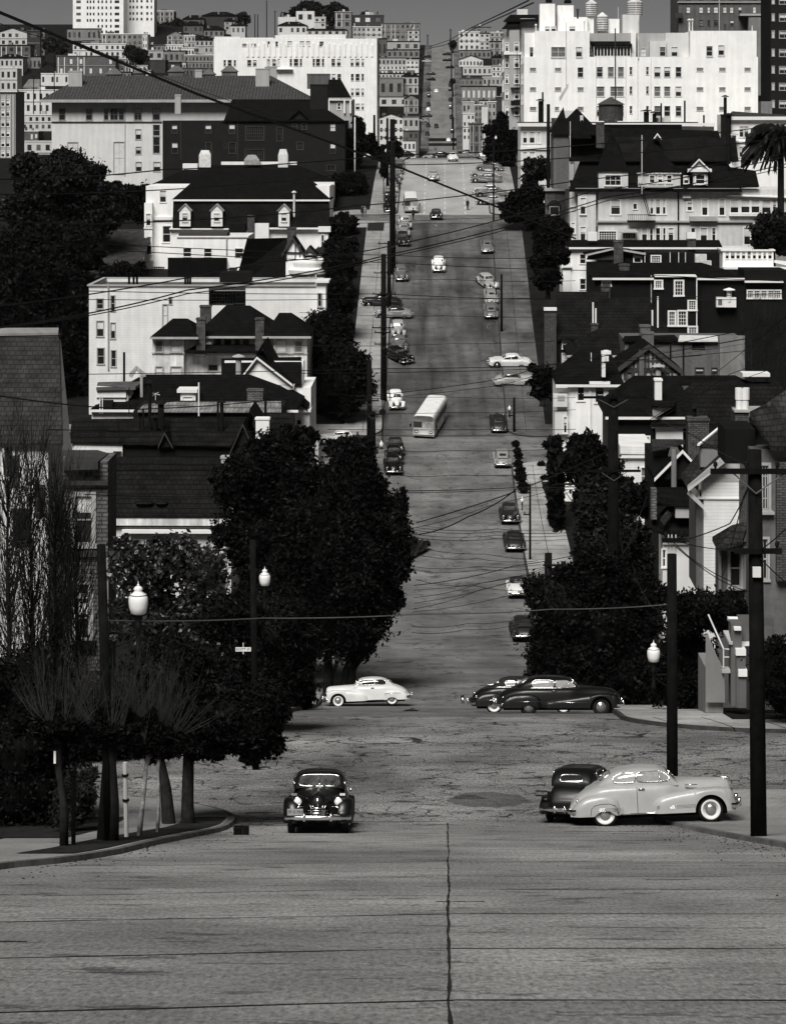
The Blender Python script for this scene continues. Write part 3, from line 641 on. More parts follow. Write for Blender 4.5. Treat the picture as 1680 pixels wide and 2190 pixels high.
far(2, 953, 1030, 366, 446, 'w_cream', 3, 3, 'white bay windowed corner house left of the far street', 'par')
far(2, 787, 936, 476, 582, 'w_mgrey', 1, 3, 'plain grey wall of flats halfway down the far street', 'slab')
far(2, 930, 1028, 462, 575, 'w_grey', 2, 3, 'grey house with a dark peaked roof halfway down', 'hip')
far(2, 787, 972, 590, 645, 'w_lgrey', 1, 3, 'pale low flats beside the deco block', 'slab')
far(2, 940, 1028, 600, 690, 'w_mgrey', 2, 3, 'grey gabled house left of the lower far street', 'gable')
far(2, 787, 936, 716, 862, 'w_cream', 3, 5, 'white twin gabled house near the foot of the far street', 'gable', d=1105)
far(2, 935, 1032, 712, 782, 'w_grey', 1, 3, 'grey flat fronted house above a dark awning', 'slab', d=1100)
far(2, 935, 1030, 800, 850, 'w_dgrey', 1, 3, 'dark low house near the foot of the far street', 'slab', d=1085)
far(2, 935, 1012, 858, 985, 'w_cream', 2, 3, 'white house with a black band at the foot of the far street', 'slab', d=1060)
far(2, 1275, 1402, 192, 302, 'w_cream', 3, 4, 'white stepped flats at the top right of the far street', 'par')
far(2, 1402, 1464, 202, 302, 'w_lgrey', 4, 2, 'pale flats with dark balconies right of the white stepped flats', 'slab')
far(2, 1466, 1550, 196, 252, 'w_grey', 2, 3, 'grey skyline flats at the right end of the row', 'par')
far(2, 1355, 1470, 164, 205, 'w_mgrey', 1, 4, 'grey penthouse row behind the skyline flats', 'slab')
far(2, 1464, 1552, 252, 345, 'w_mgrey', 2, 3, 'grey flats below the skyline at the right', 'slab')
far(2, 1278, 1470, 306, 352, 'w_mgrey', 1, 7, 'grey flats with a dark roof under the white stepped flats', 'slab')
far(2, 1276, 1422, 360, 404, 'w_cream', 1, 7, 'white row of five bays right of the far street', 'gable')
far(2, 1300, 1476, 404, 456, 'w_lgrey', 1, 6, 'pale terrace below the white row of bays', 'par')
far(2, 1478, 1552, 402, 466, 'w_cream', 2, 3, 'white cube house at the right of the pale terrace', 'slab')
far(2, 1478, 1552, 345, 400, 'w_dgrey', 1, 3, 'dark roofed house above the white cube house', 'hip')
far(2, 1285, 1420, 478, 520, 'w_mgrey', 1, 5, 'grey flat roofed house below the pale terrace', 'slab')
far(2, 1420, 1552, 470, 520, 'w_grey', 1, 5, 'grey house with five windows right of the far street', 'par')
far(2, 1290, 1505, 526, 612, 'w_mgrey', 1, 7, 'broad grey house with a strip of white windows', 'slab', kind='b')
far(2, 1500, 1552, 590, 702, 'w_black', 0, 0, 'blank black party wall right of the far street', 'slab')
far(2, 1296, 1372, 622, 692, 'w_grey', 1, 3, 'grey house halfway down on the right of the far street', 'par')
far(2, 1299, 1372, 692, 855, 'w_cream', 4, 3, 'tall white house with four floors of windows', 'par', d=1120)
far(2, 1372, 1414, 640, 750, 'w_mgrey', 3, 2, 'narrow grey house beside the tall white house', 'par', d=1125)
far(2, 1414, 1452, 645, 805, 'w_cream', 0, 0, 'narrow blank white wall beside the black party wall', 'slab', d=1118)
far(2, 1452, 1502, 620, 760, 'w_grey', 3, 2, 'narrow grey flats left of the black party wall', 'par', d=1130)
far(2, 1340, 1425, 755, 990, 'w_dgrey', 4, 3, 'dark wooden house at the foot of the far street', 'slab', d=1090)
far(2, 1412, 1470, 850, 980, 'w_grey', 3, 2, 'small grey house low on the right of the far street', 'slab', d=1070)
# extra infill behind the rows, so that no bare slope shows between them
INF = [(1,500,640,240,300,'w_dgrey','dark flats in the gap under the black roofed row'),(1,560,700,300,345,'w_mgrey','grey back building behind the long white flats'),(1,780,900,400,452,'w_lgrey','pale shed roofs just above the tiled roof'),
 (1,905,1010,275,312,'w_mgrey','grey garage among the trees of the left slope'),(1,1100,1135,378,430,'w_lgrey','pale slit of a house among the grey flats'),(1,150,250,345,425,'w_mgrey','grey row lining the side street'),
 (1,700,800,440,470,'w_mgrey','grey low roofline above the left of the tiled roof'),(1,830,920,430,470,'w_cream','small pale house above the middle of the tiled roof'),(1,1110,1300,415,470,'w_dgrey','dark terrace above the right of the tiled roof'),
 (2,780,835,235,345,'w_dgrey','dark side wall beside the middle grey flats'),(2,780,1030,448,478,'w_lgrey','pale roofline above the plain grey wall of flats'),(2,1400,1552,612,650,'w_lgrey','pale house above the narrow grey flats')]
for v, x0, x1, yt, yb, m, lb in INF: far(v, x0, x1, yt, yb, m, 1, max(2, int((x1-x0)/22)), lb, 'slab', dx=6)
# ---------------- middle distance on the ridge ----------------
b = B(1, 'corner_tower', 'tall pale pilastered tower at the left edge beyond the oak', 760, -60, 96, 560, 1069, 16, 'w_lgrey', 'building')
for y in range(610, 1060, 62): b.ws(y, y+36, [(8,28),(38,58)], 'h', .15)
for x in (-4, 32, 64, 84): b.box('pilaster', x, 575, x+6, 1069, .4, -.01, 'w_lgrey')
b.flat(.6); b.done()
b = B(1, 'deco_apartments', 'long white deco apartment block with fluted parapet, left of the far street', 540, 1305, 0, 0, 0, 22, 'w_white', 'building', trim='w_cream')
b.x1 = 805.8; b.yt = 82; b.yb = 345; b.r0 = P(b.x0, b.yb, 540); b.root.location = b.r0; b.W = (b.x1-b.x0)*b.k; b.H = (b.yb-b.yt)*b.k; b.base = -4; b.v = 1
b.ws(365, 402, [(1366,1380),(1391,1415),(1428,1441),(1511,1535),(1546,1567,'h'),(1635,1650,'h'),(1665,1690,'h')], 'd', .06)
b.ws(265, 282, [(1480,1515),(1535,1566)], 'v', .06); b.w(1634, 252, 1649, 282, 'd', .06)
b.v = 2
R = [(105,119,'b'),(135,157,'h'),(170,182,'b'),(243,257),(268,295),(305,318),(383,396),(404,428),(440,453),(498,520),(532,554,'h'),(615,632,'h'),(645,668,'h'),(682,695,'h')]
b.ws(358, 402, R, 'd', .06); b.ws(450, 492, [(500,522,'h'),(534,556),(617,633),(645,669),(682,695)], 'd', .06); b.ws(540, 583, [(618,633),(645,669,'h'),(682,695)], 'h', .06)
b.ws(632, 668, [(618,633),(645,670),(682,695)], 'h', .06); b.ws(722, 758, [(645,670),(682,695)], 'h', .06)
b.ws(252, 282, [(108,121),(155,171),(425,449)], 'd', .06); b.ws(250, 280, [(230,257,'b'),(306,330,'b'),(345,368,'b')], 'b', .06)
for i, x in enumerate(range(-20, 770, 33)):
    b.box('pier', x, 262+(i % 3)*6, x+12, 345, .18, -.01, 'w_white')
b.done(2)
for x0, x1, y in ((1310, 1470, 222), (1472, 1672, 228), (1680, 1860, 214)):
    a = c(1, x0, y); a2 = c(1, x1, y); z0 = (b.yb-a[1])*b.k
    b.part('parapet', MB().box((a[0]-b.x0)*b.k, .02, b.H, (a2[0]-b.x0)*b.k, 6, z0), 'w_white')
b.box('parapet', 190, 210, 585, 236, -.05, 8, 'w_white'); b.box('parapet', 610, 262, 715, 240, -.05, 3, 'w_white')
for i in range(4):
    for j in range(5): b.sidewin(1, 1.5+j*4, 3.2+j*4, 4+i*3.2+.6, 4+i*3.2+2.2)
b.box('fire_escape', 160, 420, 262, 424, 1.0, -.01, 'metal_pale')
# roof vents over the tiled roof, then the tiled building
b = B(1, 'tiled_hall', 'large cream building under a long tiled hip roof with wide chimneys', 485, 316, 1892, 612, 1075, 24, 'w_cream', 'building', trim='trim_grey')
b.ws(662, 732, [(362,398),(527,563),(637,662),(675,720),(728,757),(822,865,'h'),(935,977,'h')], 'd', .12)
b.ws(790, 850, [(830,862,'h')], 'h', .12); b.w(937, 762, 977, 828, 'd', .1); b.w(937, 836, 977, 935, 'd', .1); b.w(832, 897, 862, 940, 'h', .12)
b.ws(990, 1045, [(832,865,'h'),(940,980,'h')], 'h', .12); b.w(415, 870, 475, 935, 'b', .15); b.w(697, 868, 760, 1060, 'b', .15)
b.box('belt_course', 316, 741, 990, 748, .18, -.01, 'w_dgrey'); b.box('pilaster', 762, 640, 768, 1075, .1, -.01, 'w_lgrey')
b.hip(246, 1905, 606, 512, 1655, 461, 'r_tile', dd0=-2.2, th=.5)
for x0, x1, y0, y1, dd in ((418,502,430,560,5), (1562,1645,416,548,5), (1620,1690,405,470,14), (1192,1235,425,482,10)): b.chimney(x0, y0, x1, y1, dd, 'w_lgrey')
for x0, x1, y0 in ((648,740,432),(818,880,425),(1030,1122,415),(1355,1446,415),(1240,1310,432)):
    a = b.L(x0, y0, 14); e = b.L(x1, 470, 14); m = MB().box(a[0], 14, e[2]-1, e[0], 16.5, a[2]-.6).slab([(a[0]-.2,13.8,a[2]-.6),(e[0]+.2,13.8,a[2]-.6),(e[0]+.2,16.7,a[2]-.6),(a[0]-.2,16.7,a[2]-.6),(a[0]+1,15.2,a[2]+.5),(e[0]-1,15.2,a[2]+.5)],[(0,1,5,4),(1,2,5),(2,3,4,5),(3,0,4)],.1)
    b.part('roof_vent', m, 'w_mgrey')
b.done()
b = B(2, 'mansard_house', 'narrow house with dark mansard roof and pale columns behind the brick mansion', 446, 485, 622, 603, 1060, 14, 'w_lgrey', 'house')
b.ws(628, 668, [(535,552)], 'd', .1); b.poly('roof', [(470,600,-.5),(622,600,-.5),(605,600,14),(470,600,14),(480,484,2),(555,484,2),(555,484,9),(480,484,9)], [(0,1,5,4),(1,2,6,5),(4,5,6,7)], 'r_dark')
b.box('cornice', 480, 597, 626, 612, .5, 0, 'trim'); b.box('column', 572, 612, 582, 690, .5, -.01); b.box('column', 608, 612, 618, 690, .5, -.01); b.ws(760, 900, [(585,600)], 'h', .1)
for x0, x1 in ((348,418), (418,488)): b.chimney(x0, 448, x1, 500, 12, 'w_mgrey')
b.done()
# ---------------- buildings left of the street ----------------
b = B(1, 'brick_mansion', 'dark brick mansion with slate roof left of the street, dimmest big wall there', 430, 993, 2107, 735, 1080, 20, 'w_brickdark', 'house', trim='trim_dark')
b.ws(762, 812, [(1050,1082,'h'),(1255,1290,'h')], 'h', .08); b.w(1400, 758, 1435, 815, 'h', .08); b.w(1502, 772, 1612, 855, 'l', .1)
b.ws(870, 935, [(1050,1085,'h'),(1258,1292),(1398,1440)], 'd', .08); b.w(1500, 912, 1612, 975, 'l', .1); b.w(1370, 877, 1383, 905, 'd', .04)
b.v = 2; b.ws(755, 800, [(490,522,'b')], 'b', .06); b.ws(875, 935, [(490,522,'h')], 'h', .06); b.w(288, 868, 325, 912, 'd', .1); b.w(165, 778, 200, 860, 'd', .08); b.ws(754, 790, [(260,285),(318,345)]); b.w(472, 1008, 520, 1040)
b.poly('roof', [(-160,735,-.4),(578,735,-.4),(540,735,20),(-160,735,20),(-110,605,6),(375,605,6),(375,605,13),(-110,605,13)], [(0,1,5,4),(1,2,6,5),(3,0,4,7),(4,5,6,7)], 'r_dark')
b.gable(228, 372, 735, 300, 668, 6, 'r_dark', 'w_brickdark'); b.chimney(368, 513, 474, 640, 3, 'w_brickdark', 3); b.box('belt_course', -178, 733, 575, 740, .2, -.01, 'trim_dark')
for x in (1450, 1103): b.v = 1; b.box('drainpipe', x, 735, x+5, 975, .14, -.01, 'w_dgrey')
b.chimney(1068, 575, 1104, 650, -.5, 'w_lgrey'); b.done()
b = B(4, 'mansard_villa', 'rear wing of the white villa, its dark roof edged white with two white chimneys', 394, 730, 1590, 168, 500, 16, 'w_white', 'house')
b.hip(728, 1602, 163, 930, 1430, 72, 'r_dark'); b.part('roof_lantern', MB().box(b.L(1172,64,6)[0], 6, b.L(0,70,6)[2], b.L(1245,64,6)[0], 8, b.L(0,45,6)[2]).add([b.L(1172,45,6), b.L(1245,45,6), b.L(1228,22,7), b.L(1190,22,7)], [(0,1,2,3)]), 'glass_pale')
b.part('roof_edge', MB().box(b.L(1062,60,8)[0], 8, b.L(0,70,8)[2], b.L(1425,60,8)[0], 8.4, b.L(0,55,8)[2]), 'trim')
for x0, x1, y0 in ((955,1012,0),(1335,1382,-5)):
    a = b.L(x0, y0, 7); e = b.L(x1, 70, 7); W_ = e[0]-a[0]; b.part('chimney', MB().box(a[0], 7, e[2]-.5, e[0], 8.5, e[2]+1.5).add([(a[0],7,e[2]+1.5),(e[0],7,e[2]+1.5),(e[0]-W_*.18,7.2,a[2]),(a[0]+W_*.18,7.2,a[2]),(a[0],8.5,e[2]+1.5),(e[0],8.5,e[2]+1.5),(e[0]-W_*.18,8.3,a[2]),(a[0]+W_*.18,8.3,a[2])],[(0,1,2,3),(5,4,7,6),(1,5,6,2),(4,0,3,7),(3,2,6,7)]), 'metal_pale')
b.box('cornice', 1480, 152, 1606, 166, .8, 0, 'trim'); b.w(1535, 198, 1550, 225, 'd'); b.box('chimney_block', 858, 68, 930, 100, -6, 8, 'trim'); b.done()
b = B(4, 'dormer_villa', 'white villa under a broad mansard roof with three white dormers', 372, 700, 1582, 172, 620, 13, 'w_white', 'house')
b.w(768, 195, 797, 250, 'h', .1)
o = b.part('bay', MB().box(b.u(697), -1.2, b.z(530), b.u(735), 0, b.z(252)), 'w_white')
b.w(707, 305, 728, 360, 'h', .1, y=-1.32); b.w(709, 415, 732, 498, 'h', .1, y=-1.32); b.part('belt_course', MB().box(b.u(695), -1.35, b.z(376), b.u(737), -1.2, b.z(368)), 'trim')
b.w(782, 365, 822, 442, 'd', .15); b.box('belt_course', 735, 320, 826, 334, .35, 0); b.w(735, 560, 790, 590, 'l', .1)
b.box('front_wing', 828, 368, 1582, 620, 3.2, 0, 'w_white')
b.poly('roof', [(828,372,-3.6),(1584,372,-3.6),(832,236,-2.4),(1576,236,-2.4),(1584,372,9.5),(1576,236,8.5),(828,372,9.5),(832,236,8.5)], [(0,1,3,2),(1,4,5,3),(6,0,2,7)], 'r_shing')
b.hip(826, 1582, 236, 1000, 1420, 84, 'r_dark', dd0=-2.8, dd1=9); b.box('gutter', 826, 370, 1110, 376, 3.8, 0, 'trim'); b.box('gutter', 1290, 366, 1590, 374, 4.0, 0, 'trim')
for x0, x1 in ((876,928),(1026,1080),(1346,1398)):
    dm = b.part('dormer', MB().box(b.u(x0), -4.2, b.z(360), b.u(x1), -1, b.z(285)), 'trim')
    u0, u1, zt, za = b.u(x0-7), b.u(x1+7), b.z(285), b.z(252); um = (u0+u1)/2
    b.part('dormer_roof', MB().slab([(u0,-4.45,zt),(um,-4.45,za),(u1,-4.45,zt),(u0,-1,zt),(um,-1,za),(u1,-1,zt)], [(0,1,4,3),(1,2,5,4)], .12), 'trim_grey', dm)
    b.part('dormer_gable', MB().add([(u0+.1,-4.22,zt),(u1-.1,-4.22,zt),(um,-4.22,za-.1)], [(0,1,2)]), 'trim', dm)
    w_ = (x1-x0)*.26; b.w(x0+w_, 298, x1-w_, 335, 'h', .06, y=-4.32)
b.pipe(1412, 205, 340, .16, -3.0, 'metal_pale', 'flue', 1); b.chimney(1188, 312, 1222, 425, -4.4, 'chimbrick', .8); b.box('porch_roof', 1110, 345, 1188, 402, 4.3, 3.2, 'w_shingle'); b.box('sun_porch', 1225, 345, 1300, 420, 4.2, 3.2, 'trim')
b.part('corner_bay', MB().box(b.u(1540), -4.4, b.z(620), b.u(1582), -3.2, b.z(385)), 'w_white'); b.part('cornice', MB().box(b.u(1535), -4.8, b.z(385), b.u(1594), -3, b.z(360)), 'trim')
b.w(1550, 400, 1562, 460, 'd', .1, y=-4.52); b.done(1)
b = B(4, 'flat_house', 'low white flat roofed house with three dark openings under the dormer villa', 352, 850, 1186, 418, 620, 10, 'w_white', 'house')
b.ws(472, 512, [(880,918),(980,1016),(1128,1168)], 'd', .04); b.flat(.2, 'r_flat'); b.box('canopy', 855, 398, 1090, 416, -.5, 5, 'trim_dark'); b.pipe(1088, 420, 480, .1, -.15, 'trim_grey', 'drainpipe'); b.box('lean_to_roof', 808, 516, 1090, 616, .8, 0, 'r_dark'); b.done(2)
b = B(4, 'tudor_house', 'steep black roofed house with a half timbered gable and round white turret', 338, 1130, 1560, 640, 700, 11, 'w_white', 'house')
b.poly('roof', [(1000,642,-.5),(1500,645,-.5),(1440,575,5),(1380,420,5),(1185,425,5),(1140,600,5),(1440,575,11)], [(0,1,2,3,4,5)], 'r_dark', .3); b.part('roof_wall', MB().box(b.u(1150), 4, 0, b.u(1430), 10, b.z(560)), 'r_dark')
b.gable(1352, 1462, 500, 1405, 415, 6, 'r_dark', 'w_white', dd=-1.5, barge='trim_dark', bw=.35); b.part('gable_base', MB().box(b.u(1375), -1.5, b.z(640), b.u(1462), 2, b.z(498)), 'w_white')
for x in (1375, 1418, 1440): b.box('timber', x, 450, x+5, 530, 1.62, -1.5, 'trim_dark')
b.box('timber', 1360, 487, 1460, 494, 1.66, -1.5, 'trim_dark')
b.gable(1455, 1520, 500, 1482, 462, 5, 'r_dark', 'w_white', dd=-2.0, barge='trim_dark', bw=.3)
cx = b.u(1480); b.part('turret', MB().lathe([(2.4,b.base),(2.4,b.z(545)),(2.5,b.z(540)),(2.2,b.z(515)),(.3,b.z(505))], cx, 0, 0, 20), 'w_white', smooth=True)
b.part('turret_cornice', MB().lathe([(2.9,b.z(590)),(3.0,b.z(572)),(2.4,b.z(560))], cx, 0, 0, 20), 'trim'); b.w(1490, 596, 1520, 620, 'l', .08, y=-2.55)
b.part('side_wing', MB().box(b.u(1500), -.5, b.base, b.u(1560), 6, b.z(635)), 'w_white'); b.w(1525, 655, 1540, 690, 'd', .1, y=-.62)
b.chimney(1378, 370, 1420, 415, 3, 'chimbrick', 1); b.chimney(1100, 565, 1135, 640, 0, 'chimbrick', .9); b.done(1)
b = B(4, 'clapboard_flats', 'big white clapboard apartment house, largest bright wall left of the street', 306, 427, 1522, 652, 1110, 14, 'w_siding', 'house', trim='trim_grey')
b.ws(715, 762, [(465,495)]); b.w(533, 700, 551, 772); b.ws(822, 895, [(465,497,'h')]); b.w(533, 830, 553, 905, 'h'); b.ws(952, 1028, [(468,500)]); b.w(535, 963, 556, 1040); b.w(812, 705, 827, 740, 'd', .05); b.w(783, 742, 804, 845, 'b', .12)
b.holes.append((b.u(1003), b.z(745), b.u(1180), b.z(655)))
b.part('light_well', MB().box(b.u(1003), 2.5, b.z(745), b.u(1180), 2.7, b.H).box(b.u(1003)-.1, .02, b.z(745), b.u(1003), 2.5, b.H).box(b.u(1180), .02, b.z(745), b.u(1180)+.1, 2.5, b.H), 'w_brick')
b.ws(680, 745, [(1006,1112,'l')], 'l', .05, y=2.2); b.w(1125, 677, 1178, 742, 'c', .05, y=2.2)
b.pipe(520, 640, 1035, .09, -.15, 'trim_grey', 'drainpipe'); b.box('drainpipe', 1010, 745, 1012, 750, .1, 0)
for x in (620, 642, 658, 890, 902, 914): b.pipe(x, 610, 655, .14, 3, 'metal_dark', 'chimney_pot')
b.part('street_bay', MB().box(b.u(1522), -1.0, b.z(800), b.u(1566), 3, b.z(630)), 'w_white'); b.part('street_bay_cornice', MB().box(b.u(1518), -1.5, b.z(632), b.u(1582), 3.2, b.z(622)), 'trim'); b.w(1530, 685, 1545, 745, 'd', .1, y=-1.12)
b.flat(.2, 'r_grey', cornice=True); b.part('stair_head', MB().box(b.u(1030), 7, b.H, b.u(1180), 11, b.H+1.2), 'w_black'); b.done(2)
b = B(4, 'garden_pavilion', 'small flat roofed white pavilion in the garden left of the clapboard flats', 320, 152, 245, 758, 836, 5, 'w_stain', 'pavilion')
b.poly('roof', [(140,735,-2),(290,738,-2),(285,722,3),(160,718,3)], [(0,1,2,3)], 'metal_pale', .25); b.box('blind_panel', 160, 770, 238, 830, .08, -.01, 'curtain'); b.done()
b = B(4, 'bay_villa', 'stucco villa with two stained bays, dark hip roofs and tall brick chimneys', 282, 738, 1478, 892, 1110, 12, 'w_stain', 'house', trim='trim_grey')
b.part('corner_bay', MB().box(b.u(738), -1.5, b.base, b.u(888), 0, b.z(892)), 'w_stain'); b.part('corner_bay', MB().box(b.u(1318), -1.5, b.base, b.u(1478), 0, b.z(892)), 'w_stain')
for y0, y1, ks in ((910, 962, 'cbbc'), (1035, 1085, 'bbcb')):
    for (x0, x1), k_ in zip(((756,787),(828,877),(1330,1377),(1420,1454)), ks): b.w(x0, y0, x1, y1, k_, .12, y=-1.62)
b.ws(903, 938, [(1030,1063),(1075,1112),(1125,1154),(1165,1196)], 'd', .08); b.w(1000, 1030, 1046, 1060, 'd')
b.box('belt_course', 736, 966, 892, 973, 1.62, 1.5); b.box('belt_course', 1316, 966, 1480, 973, 1.62, 1.5); b.box('belt_course', 888, 975, 1318, 985, .2, -.01, 'trim_grey')
b.poly('pent_roof', [(888,965,-1.8),(1320,965,-1.8),(1265,932,0),(945,932,0)], [(0,1,2,3)], 'r_dark'); b.hip(930, 1330, 892, 1085, 1200, 745, 'r_dark', dd0=-.3)
b.hip(722, 950, 896, 830, 900, 808, 'r_dark', dd0=-2.4, dd1=8); b.hip(1262, 1492, 892, 1340, 1400, 780, 'r_dark', dd0=-2.4, dd1=8); b.hip(1005, 1220, 892, 1110, 1112, 812, 'r_dark', dd0=-.9, dd1=7, ddr=3)
b.chimney(943, 805, 985, 940, -1.6, 'chimbrick', .9); b.chimney(960, 745, 1012, 806, 7, 'chimbrick', .9); b.chimney(1226, 805, 1267, 936, -1.6, 'chimbrick', .9); b.done()
b = B(7, 'gable_house', 'white gabled house with black cross roof in front of the bay villa', 268, 1062, 1492, 300, 560, 11, 'w_white', 'house')
b.part('rear_roof', MB().slab([b.L(1062,280,-.3), b.L(1447,280,-.3), b.L(1447,152,5), b.L(1062,160,5)], [(0,1,2,3)], .2), 'r_dark'); b.part('upper_wall', MB().box(b.u(1062), 4, b.H, b.u(1447), 6, b.z(190)), 'w_white')
b.gable(1132, 1405, 282, 1234, 150, 7, 'r_dark', 'w_white', dd=-2, barge='trim'); b.box('upper_front', 1275, 280, 1416, 300, 2, 0, 'trim'); b.gable(1180, 1330, 240, 1255, 95, 10, 'r_dark', None, dd=.5)
b.poly('street_roof', [(1410,360,-1),(1475,400,-2.2),(1498,345,2),(1450,285,3),(1425,290,2)], [(0,1,2,3,4)], 'r_dark'); b.part('street_bay', MB().box(b.u(1415), -1.5, b.base, b.u(1490), 2, b.z(405)), 'w_cream')
b.ws(430, 470, [(1428,1450)], 'h', .12, y=-1.62); b.part('street_bay_cornice', MB().box(b.u(1408), -1.9, b.z(408), b.u(1496), 2.2, b.z(396)), 'trim'); b.pipe(1145, 155, 240, .3, -.8, 'w_lgrey', 'chimney_pot', 1)
b.part('porch', MB().box(b.u(1480), -2.5, b.base, b.u(1534), 0, b.z(515)), 'trim'); b.w(1500, 545, 1520, 600, 'd', .1, y=-2.62); b.done()
b = B(7, 'hip_house', 'black hip roofed house with a small white dormer and pale chimney', 256, 440, 1352, 408, 560, 13, 'w_white', 'house')
b.hip(432, 1430, 405, 690, 1200, 236, 'r_dark'); b.box('front_face', 855, 368, 1350, 415, .8, .4, 'r_light')
dm = b.part('dormer', MB().box(b.u(868), -.2, b.z(372), b.u(940), 2, b.z(322)), 'trim'); b.part('dormer_roof', MB().box(b.u(852), -.5, b.z(322), b.u(950), 2.2, b.z(306)), 'trim', dm); b.w(880, 342, 926, 366, 'h', .05, y=-.3)
b.chimney(1187, 305, 1263, 372, .2, 'w_stone', .8); b.poly('side_gable', [(455,352,1),(640,300,1.5),(600,352,1)], [(0,2,1)], 'trim', .6); b.poly('side_gable_roof', [(462,300,.5),(650,296,.5),(690,268,4),(470,274,4)], [(0,1,2,3)], 'r_grey', .3); b.part('side_wall', MB().box(b.u(456), .8, b.z(352), b.u(600), 3, b.z(300)), 'trim')
for x in (480, 492): b.pipe(x, 340, 400, .05, -.5, 'trim', 'handrail')
b.part('cowl', MB().box(b.L(664,210,3)[0], 3, b.L(0,250,3)[2], b.L(676,210,3)[0], 3.3, b.L(0,212,3)[2]).slab([b.L(620,232,3), b.L(655,194,3), b.L(700,232,3), b.L(684,236,3), b.L(657,205,3), b.L(634,238,3)], [(0,5,4,1),(1,4,3,2)], .3), 'metal_pale')
b.pipe(680, 250, 360, .16, 2, 'w_lgrey', 'flue'); b.pipe(596, 130, 262, .12, 9, 'pole', 'mast'); b.part('small_tank', MB().box(b.u(484), -.4, b.z(400), b.u(542), .6, b.z(362)), 'w_black'); b.done()
b = B(7, 'shingle_strip_house', 'low house whose pale shingled roof strip runs under the black hip roof', 246, 640, 1350, 412, 600, 9, 'w_black', 'house')
b.poly('roof', [(660,413,-.4),(1350,413,-.4),(1350,364,4),(855,368,4),(690,380,4)], [(0,1,2,3,4)], 'r_light'); b.done()
b = B(7, 'long_roof_house', 'long dark roofed house with two peaked gables and a white side wall', 236, 350, 1415, 568, 660, 12, 'w_black', 'house', trim='trim_dark')
b.poly('roof', [(330,562,-.5),(1110,576,-.5),(1190,452,5.5),(1190,440,5.5),(345,452,5.5)], [(0,1,2,3,4)], 'r_shing'); b.box('white_wall', 350, 566, 590, 640, .3, -.01, 'w_siding'); b.w(552, 608, 582, 630, 'd', .1, y=-.42)
b.gable(762, 832, 580, 793, 510, 6, 'r_dark', 'w_black', dd=-.6, barge='w_dgrey'); b.gable(1098, 1235, 625, 1168, 468, 6, 'r_dark', 'w_black', dd=-1.2, barge='w_dgrey'); b.gable(1180, 1300, 560, 1200, 400, 7, 'r_shing', None, dd=1)
b.part('roof_block', MB().slab([b.L(1255,500,2), b.L(1415,500,2), b.L(1415,418,7), b.L(1262,418,7)], [(0,1,2,3)], .2), 'r_shing'); b.chimney(1228, 442, 1293, 525, .4, 'trim', .8)
for x, y0, y1, r in ((672,440,500,.09),(688,400,500,.09),(720,280,500,.16),(745,445,500,.2),(770,380,470,.22),(780,375,480,.16),(1047,365,490,.1),(1065,375,495,.16),(1072,280,440,.05),(955,275,410,.07),(1275,330,445,.12),(570,450,500,.06),(1028,515,610,.18),(620,300,400,.05)): b.pipe(x, y0, y1, r, 2.5, 'metal_dark' if x != 955 else 'trim', cap=1 if r > .15 else 0)
b.part('aerial', MB().tube([b.L(747,325,3), b.L(747,360,3)], .03).tube([b.L(728,325,3), b.L(768,335,3)], .03).tube([b.L(730,340,3), b.L(762,322,3)], .03), 'metal_pale'); b.done()
b = B(7, 'big_roof_house', 'house with a broad dark patterned shingle roof over a white cornice', 202, 520, 1110, 918, 1130, 13, 'w_cream', 'house')
b.poly('roof', [(515,912,-.6),(1120,912,-.6),(1000,690,3.4),(515,695,3.4)], [(0,1,2,3)], 'r_shing', .2); b.poly('upper_roof', [(515,693,3.2),(1015,688,3.2),(1110,712,2.4),(1060,628,7),(515,632,7)], [(0,1,2,3,4)], 'r_shing', .2)
b.box('cornice', 530, 914, 1110, 958, .5, -.01, 'w_stain'); b.box('gutter', 540, 958, 1110, 968, .3, -.01, 'trim_dark'); b.box('lower_cornice', 590, 978, 1060, 994, .7, -.01, 'trim'); b.box('dentils', 600, 996, 1060, 1004, .4, -.01, 'trim_grey')
b.chimney(1062, 628, 1102, 665, 5, 'w_lgrey', .7); b.part('skylight', MB().slab([b.L(975,782,2), b.L(992,782,2), b.L(1005,828,1.2), b.L(996,828,1.2)], [(0,3,2,1)], .05), 'metal_pale')
for x in (680, 708, 775): b.pipe(x, 858, 880, .22, .2, 'metal_dark', 'roof_vent', 1)
b.done()
b = B(7, 'slate_house', 'near house at the left edge with steep slate roof above a white wall', 128, -60, 232, 560, 1300, 5, 'w_cream', 'house', trim='trim_dark')
b.poly('roof', [(-60,565,-.3),(300,565,-.3),(282,22,6),(-60,28,6)], [(0,1,2,3)], 'r_slate', .2); b.poly('ridge_cap', [(-60,42,5.6),(280,36,5.6),(282,12,6.1),(-60,14,6.1)], [(0,1,2,3)], 'w_grey', .12)
b.poly('barge_board', [(300,600,-.5),(345,600,-.5),(292,70,5.8),(278,60,5.8)], [(0,1,2,3)], 'trim_dark', .3); b.w(30, 580, 40, 700, 'd', .2); b.w(60, 640, 78, 760, 'd', .15); b.w(180, 780, 205, 900, 'd', .15); b.w(80, 900, 130, 1040, 'd', .2); b.box('door_case', 10, 570, 24, 740, .2, -.01, 'trim'); b.done()
b = B(7, 'stone_tower_house', 'grey stone tower bay with pierced parapet at the left', 114, 300, 518, 655, 1700, 3, 'w_stone', 'house', trim='trim_grey')
b.w(362, 822, 440, 1050, 'h', .2); b.poly('cornice', [(300,660,-.6),(470,655,-.6),(522,615,2.5),(470,600,4),(330,600,4)], [(0,1,2,3,4)], 'w_dgrey', .35)
